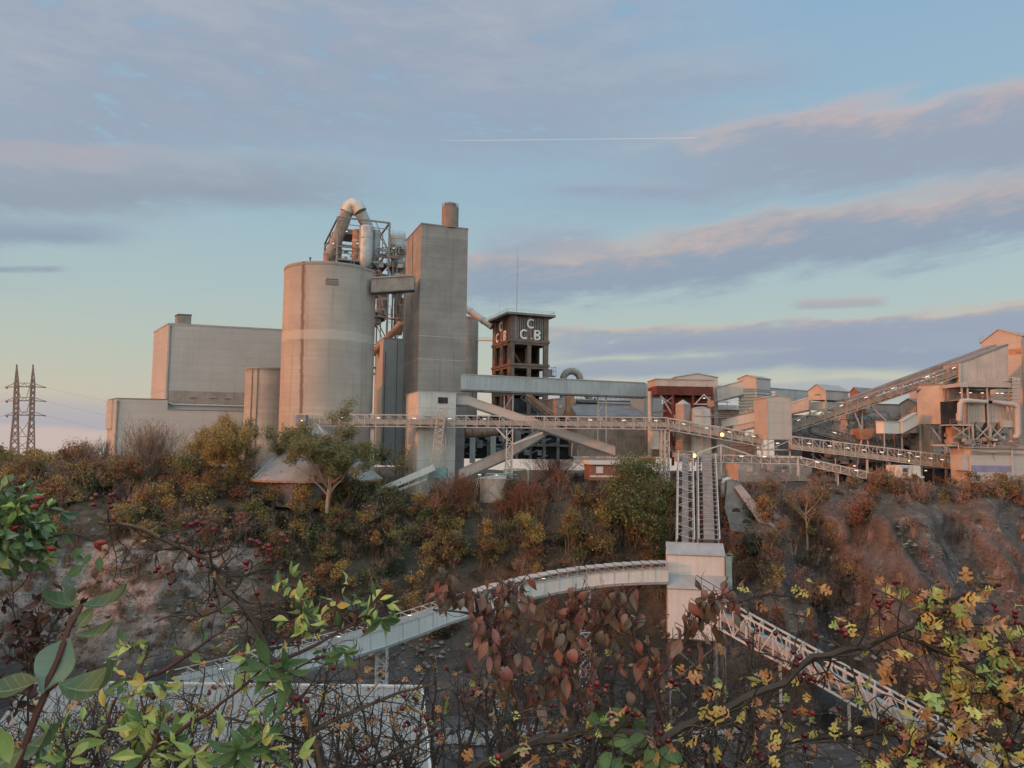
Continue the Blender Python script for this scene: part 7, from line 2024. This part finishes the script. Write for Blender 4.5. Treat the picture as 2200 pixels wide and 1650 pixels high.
    def done(s):
        if s.main.v: s.main.build('bough', s.bark if isinstance(s.bark, str) else s.bark[0], s.r, True)
        if s.w.v: s.w.build('twigs', s.bark if isinstance(s.bark, str) else s.bark[1], s.r)
        nm = {'lf_yellow': 'yellow_leaves', 'lf_orange': 'orange_leaves', 'lf_tan': 'withered_leaves', 'lf_lime': 'lime_leaves', 'lf_green': 'green_leaves'}
        for mt, mb in s.lv.items():
            mb.build(nm.get(mt, 'leaves'), mt, s.r, True)
def berry_mesh(name, prof, n=12, mts=('berry_red', 'calyx'), dark=3):
    mb = MB().lathe((0, 0, 0), prof, n)
    me = bpy.data.meshes.new(name); me.from_pydata(mb.v, [], mb.f); me.update()
    for m in mts: me.materials.append(MATS[m])
    k = len(prof) - 1
    for i, p_ in enumerate(me.polygons): p_.material_index = 1 if (i // n >= k - dark and i < n * k) or i == n * k + 1 else 0
    me.shade_smooth(); return me
BERRY = {'haw': berry_mesh('haw', [(.05, -1.0), (.5, -.88), (.85, -.5), (1.0, .0), (.88, .48), (.6, .82), (.34, .95), (.36, 1.12), (.2, 1.16), (.05, .98)]),
         'hip': berry_mesh('hip', [(.05, -1.5), (.45, -1.35), (.8, -.8), (.95, -.1), (.82, .6), (.5, 1.2), (.28, 1.6), (.22, 1.9), (.05, 2.0)], 14, ('hip_red', 'calyx'), 2)}
def hl(rs): return lobed_leaf(rs)
def ovl(rs): return strip_leaf(OVATE, 1, .52, rs.uniform(-.6, 1.3), rs.uniform(.05, .5), rs.uniform(-.8, .8), .08)
def lnl(rs): return strip_leaf(LANCE, 1, .34, rs.uniform(-.3, 1.2), rs.uniform(.1, .5), rs.uniform(-.6, .6), .06)
def drl(rs): return strip_leaf(OVATE, 1, rs.uniform(.36, .56), rs.uniform(-.4, 1.9), rs.uniform(-.2, .9), rs.uniform(-1.6, 1.6), .25)
# ---- bare hawthorn on the left: long knotty stem rising to the upper left
h = Shrub('hawthorn', 'nearly leafless hawthorn on the left with a long knotty stem and dark red berries', P(760, 1700, 1.5) - ZU * .3, ('hawthorn_bark_tan', 'hawthorn_bark'), 3)
h.bough([(212, 1122, 1.62), (250, 1123, 1.62), (300, 1138, 1.6), (385, 1165, 1.58), (425, 1185, 1.56), (470, 1235, 1.54), (510, 1290, 1.52), (560, 1368, 1.5), (600, 1435, 1.5), (640, 1500, 1.48), (672, 1570, 1.46), (700, 1650, 1.45), (720, 1720, 1.44)], .0034, .0108, 46, .11, 2, .42, .009)
h.bough([(455, 1215, 1.54), (500, 1232, 1.55), (560, 1228, 1.57), (610, 1206, 1.6), (640, 1212, 1.62)], .0045, .002, 14, .08, 2, .4)
h.bough([(400, 1176, 1.58), (345, 1182, 1.6), (330, 1186, 1.61)], .0026, .0012, 8, .07, 2, .5)
h.bough([(430, 1190, 1.56), (455, 1160, 1.57), (500, 1146, 1.58)], .003, .0014, 8, .07, 2, .5)
h.bough([(525, 1320, 1.52), (470, 1316, 1.54), (400, 1320, 1.57), (330, 1338, 1.6)], .0032, .0012, 12, .08, 2, .45)
h.bough([(530, 1325, 1.52), (600, 1338, 1.53), (680, 1330, 1.55)], .003, .0012, 9, .08, 2, .45)
h.bough([(230, 1123, 1.62), (226, 1090, 1.63), (215, 1072, 1.63)], .002, .001, 3, .03, 1, .4)
h.bough([(575, 1395, 1.5), (640, 1370, 1.53), (720, 1350, 1.56), (820, 1330, 1.6)], .0034, .0013, 14, .09, 2, .42)
h.bough([(672, 1570, 1.46), (760, 1530, 1.5), (850, 1490, 1.56), (930, 1470, 1.6)], .005, .002, 20, .11, 2, .42)
h.bough([(690, 1620, 1.45), (640, 1600, 1.5), (560, 1560, 1.56), (470, 1540, 1.62)], .005, .002, 20, .12, 2, .42)
h.bough([(705, 1660, 1.45), (790, 1640, 1.5), (880, 1600, 1.55), (960, 1560, 1.6)], .006, .002, 22, .12, 2, .42)
h.berries(128, .0051, (1, 3), extra_at=[(198, 1072, 1.62), (206, 1064, 1.62), (238, 1064, 1.62), (253, 1069, 1.62), (277, 1077, 1.61), (245, 1114, 1.61), (395, 1125, 1.58), (414, 1127, 1.58), (424, 1121, 1.58), (351, 1127, 1.59), (458, 1137, 1.58), (485, 1156, 1.57), (538, 1160, 1.57), (552, 1164, 1.57), (557, 1168, 1.57), (567, 1178, 1.57), (577, 1172, 1.57), (579, 1181, 1.57), (551, 1192, 1.57), (496, 1114, 1.57), (606, 1150, 1.58), (618, 1163, 1.58), (341, 1220, 1.6), (334, 1227, 1.6), (560, 1241, 1.55), (492, 1249, 1.55), (463, 1281, 1.55), (482, 1275, 1.54), (454, 1300, 1.55), (475, 1312, 1.54), (500, 1334, 1.53), (637, 1332, 1.55), (594, 1328, 1.54), (608, 1240, 1.58), (602, 1259, 1.58)])
h.scatter(90, {'lf_tan': 3, 'lf_orange': 2, 'lf_yellow': 1}, .017, hl, .2, lambda p: p.z < -.35)
h.scatter(14, {'lf_tan': 1, 'lf_lime': 1}, .012, hl, .2)
h.done()
# ---- hawthorn, centre: crowded bare twigs low in the frame
h = Shrub('hawthorn', 'tangled bare-twigged hawthorn low in the middle, in front of the pale shed roof', P(900, 1760, 1.9) - ZU * .3, 'hawthorn_bark', 8)
for i in range(44):
    x = 120 + i * 26 + rng.uniform(-20, 20); y = rng.uniform(1380, 1530) + (60 if x < 350 else 0); Y = rng.uniform(1.6, 2.3)
    dx = rng.uniform(-120, 120)
    h.bough([(x, 1720, Y), (x + dx * .4, 1640, Y), (x + dx * .7, 1570, Y + .04), (x + dx, y, Y + .08)], rng.uniform(.003, .0065), .0012, 12, .15, 2, .48)
for i in range(12):
    x = -20 + i * 32 + rng.uniform(-12, 12); Y = rng.uniform(1.5, 1.9); dx = rng.uniform(-60, 110)
    h.bough([(x, 1720, Y), (x + dx * .5, 1640, Y), (x + dx, rng.uniform(1500, 1570), Y + .06)], .004, .0012, 13, .13, 2, .48)
h.scatter(560, {'lf_tan': 4, 'lf_orange': 2, 'lf_yellow': 1.8, 'lf_lime': .6}, .018, hl, .2)
h.berries(190, .0052, (1, 4))
h.done()
h = Shrub('hawthorn', 'bare-twigged hawthorn behind the drooping brown leaves, centre right', P(1300, 1760, 2.0) - ZU * .3, 'hawthorn_bark', 18)
for i in range(28):
    x = 1000 + i * 25 + rng.uniform(-20, 20); y = rng.uniform(1330, 1520); Y = rng.uniform(1.7, 2.3)
    dx = rng.uniform(-130, 130)
    h.bough([(x, 1720, Y), (x + dx * .4, 1630, Y), (x + dx * .7, 1550, Y + .04), (x + dx, y, Y + .08)], rng.uniform(.004, .007), .0014, 9, .14, 2, .45)
for i in range(12):
    x = 1350 + i * 22 + rng.uniform(-10, 10); Y = rng.uniform(1.6, 2.0); dx = rng.uniform(-90, 90)
    h.bough([(x, 1720, Y), (x + dx * .5, 1600, Y), (x + dx, 1470, Y + .05), (x + dx * 1.2, rng.uniform(1360, 1430), Y + .08)], .0045, .0013, 12, .13, 2, .48)
h.bough([(930, 1310, 1.9), (1010, 1320, 1.9), (1080, 1360, 1.9), (1130, 1420, 1.88)], .002, .004, 10, .09, 2, .45)
h.scatter(170, {'lf_tan': 3, 'lf_orange': 2, 'lf_yellow': 2.5, 'lf_lime': .8}, .019, hl, .2)
h.berries(110, .0052, (1, 3))
h.done()
# ---- hawthorn on the right with yellow leaves
h = Shrub('hawthorn', 'yellow-leaved hawthorn on the right with thick dark boughs and many red berries', P(1500, 1760, 1.45) - ZU * .3, ('hawthorn_bark', 'hawthorn_bark'), 5)
h.bough([(1330, 1650, 1.4), (1420, 1590, 1.4), (1500, 1548, 1.41), (1600, 1505, 1.42), (1690, 1465, 1.44), (1745, 1418, 1.45), (1810, 1393, 1.46), (1870, 1390, 1.47), (1935, 1362, 1.48), (1965, 1335, 1.48), (2000, 1312, 1.48)], .0095, .0028, 40, .1, 2, .38)
h.bough([(900, 1760, 1.42), (1000, 1668, 1.42), (1080, 1622, 1.42), (1160, 1590, 1.42), (1260, 1572, 1.42), (1340, 1570, 1.42), (1420, 1590, 1.41)], .0105, .008, 30, .11, 2, .4)
h.bough([(1655, 1592, 1.5), (1720, 1593, 1.5), (1790, 1580, 1.5), (1850, 1575, 1.5), (1920, 1572, 1.5), (2000, 1596, 1.5), (2080, 1640, 1.5), (2130, 1690, 1.5)], .004, .007, 34, .1, 2, .38)
h.bough([(1970, 1330, 1.48), (2020, 1330, 1.49), (2080, 1345, 1.5), (2130, 1350, 1.5), (2210, 1340, 1.5)], .003, .0016, 18, .08, 2, .38)
h.bough([(1930, 1365, 1.48), (2040, 1410, 1.46), (2110, 1458, 1.45), (2165, 1510, 1.44), (2230, 1560, 1.43)], .0035, .006, 34, .1, 2, .36)
h.bough([(1990, 1400, 1.5), (2090, 1385, 1.5), (2150, 1400, 1.5), (2220, 1430, 1.5)], .003, .003, 18, .09, 2, .36)
h.bough([(1985, 1316, 1.48), (2010, 1282, 1.49), (2025, 1262, 1.5)], .0022, .0012, 8, .05, 1, .3)
h.bough([(2010, 1285, 1.49), (2070, 1284, 1.5), (2140, 1295, 1.51)], .0018, .001, 5, .05, 1, .3)
h.bough([(1810, 1393, 1.46), (1850, 1340, 1.48), (1890, 1310, 1.49), (1905, 1292, 1.49)], .0022, .001, 8, .06, 1, .35)
h.bough([(2230, 1640, 1.4), (2150, 1600, 1.42), (2080, 1560, 1.44), (2000, 1530, 1.46)], .006, .002, 26, .1, 2, .38)
h.bough([(1520, 1700, 1.38), (1600, 1640, 1.4), (1700, 1620, 1.42), (1800, 1630, 1.44)], .006, .002, 22, .1, 2, .4)
h.bough([(1880, 1720, 1.38), (1930, 1650, 1.4), (1960, 1600, 1.42), (2010, 1560, 1.44)], .006, .002, 20, .1, 2, .4)
h.bough([(1310, 1340, 1.6), (1240, 1350, 1.6)], .002, .001, 3, .06, 1, .4)
h.bough([(1590, 1292, 1.62), (1650, 1280, 1.63), (1700, 1278, 1.64), (1735, 1272, 1.64)], .0035, .0012, 12, .07, 2, .4)
rgt = lambda p: p.x / p.y > .42
h.scatter(360, {'lf_yellow': 4, 'lf_orange': 2.4, 'lf_lime': 1.8, 'lf_tan': 3}, .030, hl, .25, lambda p: p.x / p.y > .5)
h.scatter(150, {'lf_yellow': 4, 'lf_orange': 2.4, 'lf_lime': .8, 'lf_tan': 2}, .027, hl, .25, lambda p: p.x / p.y < .5)
h.scatter(26, {'lf_lime': 3, 'lf_yellow': 1}, .034, hl, .0, lambda p: p.x / p.y > .45 and p.z > -.32 * p.y)
h.berries(190, .0056, (1, 4), extra_at=[(1886, 1290, 1.48), (1888, 1299, 1.48), (1910, 1294, 1.48), (1916, 1290, 1.48), (1908, 1303, 1.48), (1898, 1327, 1.47), (1824, 1332, 1.47), (1806, 1341, 1.47), (1820, 1345, 1.47), (1799, 1354, 1.47), (1752, 1366, 1.46), (2033, 1262, 1.49), (2073, 1275, 1.5), (2084, 1275, 1.5), (1990, 1291, 1.48), (2015, 1317, 1.47), (2136, 1298, 1.5), (2140, 1310, 1.5), (2180, 1314, 1.5), (2181, 1324, 1.5), (2185, 1337, 1.5), (2197, 1342, 1.5), (1707, 1531, 1.43), (1745, 1532, 1.44)])
h.done()
# ---- shrub with drooping red-brown leaves, centre
d = Shrub('dogwood', 'dogwood with drooping red-brown leaves hanging in a crowd, centre foreground', P(1230, 1760, 1.5) - ZU * .3, 'red_bark', 21)
stems = [([(1120, 1700, 1.5), (1150, 1560, 1.52), (1170, 1470, 1.54), (1240, 1400, 1.56), (1330, 1360, 1.58)], 26), ([(1150, 1600, 1.5), (1110, 1500, 1.52), (1080, 1420, 1.54), (1050, 1340, 1.56), (1010, 1260, 1.58)], 40),
         ([(1080, 1430, 1.54), (1060, 1350, 1.56), (1080, 1290, 1.58), (1110, 1260, 1.6)], 26), ([(1420, 1700, 1.5), (1430, 1560, 1.52), (1400, 1470, 1.54), (1370, 1400, 1.56), (1350, 1330, 1.58), (1330, 1280, 1.6)], 26),
         ([(1400, 1470, 1.54), (1460, 1400, 1.55), (1500, 1340, 1.56), (1530, 1300, 1.57), (1560, 1270, 1.57)], 26), ([(1130, 1440, 1.55), (1180, 1370, 1.57), (1230, 1310, 1.58), (1260, 1280, 1.6)], 34),
         ([(1240, 1400, 1.56), (1290, 1340, 1.57), (1320, 1300, 1.58)], 16), ([(1060, 1350, 1.56), (990, 1290, 1.58), (950, 1245, 1.6)], 14), ([(1300, 1620, 1.48), (1260, 1520, 1.5), (1220, 1430, 1.53), (1190, 1340, 1.56)], 24)]
for pts, _ in stems:
    d.bough(pts, .0045, .0015, 7, .07, 1, .22, .004, .5, False, main=True)
rs = d.rs
for pts, nl in stems:
    q = [P(*p) for p in pts]; h0 = len(q) // 3
    for i in range(int(nl * 1.75)):
        s_ = rs.uniform(.36, 1) * (len(q) - 1); k = min(int(s_), len(q) - 2); p = q[k].lerp(q[k + 1], s_ - k) + V((rs.gauss(0, .024), rs.gauss(0, .03), rs.gauss(.004, .016)))
        dd = V((rs.gauss(0, .42), rs.gauss(-.1, .35), -1)); a0 = p + V((rs.gauss(0, .004), 0, .008))
        d.w.tube([q[k].lerp(q[k + 1], s_ - k), a0, p], [.001, .0009, .0008], 3, False)
        d.leaf('lf_droop', drl(rs), p, dd, V((rs.gauss(0, 1.1), -1, .2)), .041 * rs.uniform(.6, 1.2))
for i in range(9): d.leaf('lf_green', drl(rs), P(1290 + rs.uniform(-40, 70), 1520 + rs.uniform(-10, 40), 1.45), V((rs.gauss(.3, .5), -.2, -.8)), V((0, -1, .3)), .05)
for i in range(16): d.leaf('lf_green', ovl(rs), P(1350 + rs.uniform(-70, 80), 1610 + rs.uniform(-30, 40), 1.4), V((rs.gauss(0, .9), -.3, -.3)), V((rs.gauss(0, .3), -1, .5)), .045)
d.done()
# ---- big-leaved dogwood shoot lower left
d = Shrub('dogwood_shoot', 'large-leaved green dogwood shoot with a reddish stem at the lower left', P(40, 1800, 1.05), 'red_bark', 31)
d.bough([(20, 1700, 1.02), (55, 1590, 1.03), (95, 1490, 1.05), (120, 1420, 1.06), (150, 1345, 1.08), (175, 1300, 1.1)], .0055, .0035, 0, .05, 0, .2, .002, .5, False)
d.w.tube([P(95, 1490, 1.05), P(125, 1468, 1.03)], [.003, .002], 6)
def BL(px, py, Y, dx, dy, dyy, L, W, bend, fold=.3, n=(0, -1, .4), tw=0., mt='lf_dogwood'):
    dv = CR * dx - CU * dy + V((0, dyy, 0)); d.leaf(mt, strip_leaf([.03, .4, .72, .93, 1.0, .95, .8, .55, .28, .02], 1, W, bend, fold, tw, .05), P(px, py, Y), dv, V(n), L)
BL(176, 1298, 1.1, 1.0, -.25, .1, .088, .42, -1.25, .5, (0, -.5, 1))
BL(172, 1296, 1.1, -.9, -.2, -.2, .062, .5, -1.1, .5, (0, -.6, 1))
BL(165, 1275, 1.1, .15, -.6, -.9, .05, .8, -.6, .3, (0, -.9, .5))
BL(165, 1365, 1.07, 1.0, -.25, .05, .07, .4, -1.15, .55, (0, -.5, 1))
BL(150, 1370, 1.07, -.25, .9, -.35, .078, .72, -.35, .45, (0, -1, .25), 0., 'lf_glaucous')
BL(165, 1350, 1.07, .5, -.7, .3, .035, .6, -.3, .3)
BL(85, 1460, 1.03, -1.0, .25, -.2, .08, .5, -.7, .5, (0, -.6, 1))
BL(125, 1468, 1.03, 1, -.15, -.1, .125, .46, -1.7, .45, (.1, -.6, 1))
BL(60, 1600, .98, .9, -.4, -.5, .09, .62, -1.0, .3, (0, -.7, 1))
BL(50, 1610, .98, -.6, .3, -.4, .08, .6, -.8, .3)
BL(20, 1640, .95, -.3, -.9, .1, .05, .45, -.5, .3, mt='lf_lime')
d.done()
# ---- rose bush, upper left
b = Shrub('rose_bush', 'dense green wild rose spray with elongated red hips at the left edge', P(-60, 1200, 1.35), 'hawthorn_bark_tan', 41)
for pts in ([(-40, 1230, 1.35), (0, 1160, 1.36), (30, 1100, 1.38), (50, 1050, 1.4)], [(-30, 1190, 1.35), (40, 1170, 1.36), (90, 1160, 1.38)], [(-30, 1130, 1.35), (20, 1090, 1.36), (70, 1080, 1.38)], [(60, 1165, 1.37), (110, 1150, 1.38), (160, 1149, 1.39), (192, 1153, 1.4), (205, 1164, 1.4)], [(-40, 1110, 1.34), (0, 1070, 1.36), (20, 1040, 1.38)], [(-40, 1160, 1.33), (10, 1140, 1.34), (60, 1120, 1.35)]):
    b.bough(pts, .0026, .0014, 12, .05, 1, .25, .003, .1, False)
b.tips = [t for t in b.tips if t[0].x / t[0].y < -.60 and P(0, 1030, 1.4).z > t[0].z]
b.scatter(560, {'lf_green': 5, 'lf_lime': 1.6, 'lf_glaucous': 1.2}, .027, ovl, .25)
for px, py, L in ((215, 1195, .03), (165, 1195, .02), (180, 1180, .03), (195, 1190, .025), (180, 1215, .04), (140, 1140, .035), (5, 1200, .03), (10, 1215, .03)): b.leaf('lf_green', ovl(b.rs), P(px, py, 1.4), V((b.rs.gauss(0, .6), -.2, -.6)), V((0, -1, .4)), L)
o0 = wloc(b.r)
for px, py, a, k in ((84, 1070, 1.45, 1.0), (73, 1089, 1.3, .95), (29, 1135, 1.2, .95), (110, 1178, -1.35, 1.0), (216, 1166, 1.5, 1.05), (210, 1172, 2.6, 1.0)):
    ob = bpy.data.objects.new('rose_hip', BERRY['hip']); COL.objects.link(ob); ob.parent = b.r
    ob.location = P(px, py, 1.33) - o0; ob.scale = (.0058 * k,) * 3; ob.rotation_euler = (0, a, .2)
b.done()
# ---- small purple-leaved twigs, left edge
b = Shrub('buckthorn', 'thin shrub with small dark purple leaves at the left edge below the rose', P(30, 1700, 1.5), 'hawthorn_bark', 51)
for pts in ([(60, 1560, 1.45), (55, 1420, 1.46), (30, 1310, 1.48), (22, 1240, 1.5)], [(100, 1380, 1.46), (125, 1330, 1.48), (140, 1290, 1.5)], [(60, 1400, 1.46), (90, 1350, 1.47), (75, 1310, 1.5)], [(30, 1540, 1.42), (60, 1480, 1.44), (70, 1420, 1.46)], [(55, 1430, 1.46), (20, 1410, 1.47), (-10, 1380, 1.48)]):
    b.bough(pts, .0022, .0011, 10, .05, 1, .3, .003, .4, False)
b.scatter(230, {'lf_purple': 1}, .022, ovl, .0)
b.done()
# ---- lime-green lance-leaved shrub across the lower left
b = Shrub('spindle', 'green and lime lance-leaved shrub with reddish stems across the lower left', P(320, 1760, 1.25), 'red_bark', 61)
SP = [[(270, 1680, 1.2), (330, 1610, 1.22), (410, 1555, 1.24), (480, 1510, 1.26), (560, 1440, 1.28), (600, 1410, 1.3)], [(360, 1660, 1.25), (350, 1600, 1.27), (310, 1530, 1.3), (300, 1480, 1.32)], [(420, 1700, 1.2), (400, 1640, 1.22), (380, 1590, 1.24)], [(540, 1700, 1.2), (570, 1640, 1.22), (560, 1590, 1.24)], [(200, 1700, 1.2), (180, 1640, 1.22), (120, 1600, 1.24)], [(600, 1420, 1.32), (690, 1380, 1.36), (760, 1340, 1.4), (830, 1310, 1.44)], [(640, 1380, 1.34), (655, 1330, 1.36), (650, 1290, 1.38)], [(330, 1500, 1.3), (300, 1440, 1.34), (320, 1390, 1.38)], [(150, 1660, 1.25), (230, 1560, 1.3), (250, 1500, 1.34)], [(330, 1450, 1.34), (380, 1420, 1.36), (450, 1370, 1.4), (480, 1355, 1.42)], [(760, 1345, 1.4), (775, 1300, 1.42)]]
for pts in SP: b.bough(pts, .0042, .0016, 6, .06, 1, .25, .003, .3, False)
b.scatter(330, {'lf_lime': 4, 'lf_green': 1.4, 'lf_yellow': 1.2}, .032, lnl, .1)
rs = b.rs
def rosette(px, py, Y, n, L, mt, up=.4, W=.34):
    for i in range(n):
        a = 2 * pi * i / n + rs.uniform(-.3, .3)
        dv = CR * cos(a) + CU * (sin(a) * .55 + up) + V((0, -.5 * rs.random(), 0))
        b.leaf(mt, strip_leaf(LANCE, 1, W * .9, -rs.uniform(.3, 1.5), .45, rs.uniform(-.7, .7), .1), P(px, py, Y), dv, V((rs.gauss(0, .3), -.5, .85)), L * .8 * rs.uniform(.7, 1.15))
rosette(578, 1432, 1.26, 7, .085, 'lf_green', .1); rosette(655, 1312, 1.36, 5, .05, 'lf_green', .3); rosette(770, 1312, 1.42, 7, .055, 'lf_glaucous', .7, .42)
rosette(665, 1342, 1.34, 3, .045, 'lf_lime', .2); rosette(820, 1330, 1.42, 6, .06, 'lf_green', -.1, .45); rosette(510, 1610, 1.2, 7, .075, 'lf_green', -.1)
rosette(540, 1585, 1.22, 5, .06, 'lf_green', .2); rosette(345, 1480, 1.3, 5, .05, 'lf_glaucous', .2); rosette(300, 1560, 1.26, 6, .06, 'lf_lime', .1); rosette(740, 1400, 1.36, 6, .06, 'lf_green', .0)
rosette(620, 1440, 1.26, 4, .08, 'lf_green', -.2); rosette(305, 1470, 1.28, 4, .03, 'lf_yellow', .2, .5); rosette(420, 1620, 1.2, 6, .06, 'lf_lime', 0); rosette(90, 1600, 1.2, 5, .05, 'lf_glaucous', .2)
b.scatter(90, {'lf_green': 2, 'lf_lime': 2}, .045, lnl, .1, lambda p: p.z < -.36 * p.y)
b.done()
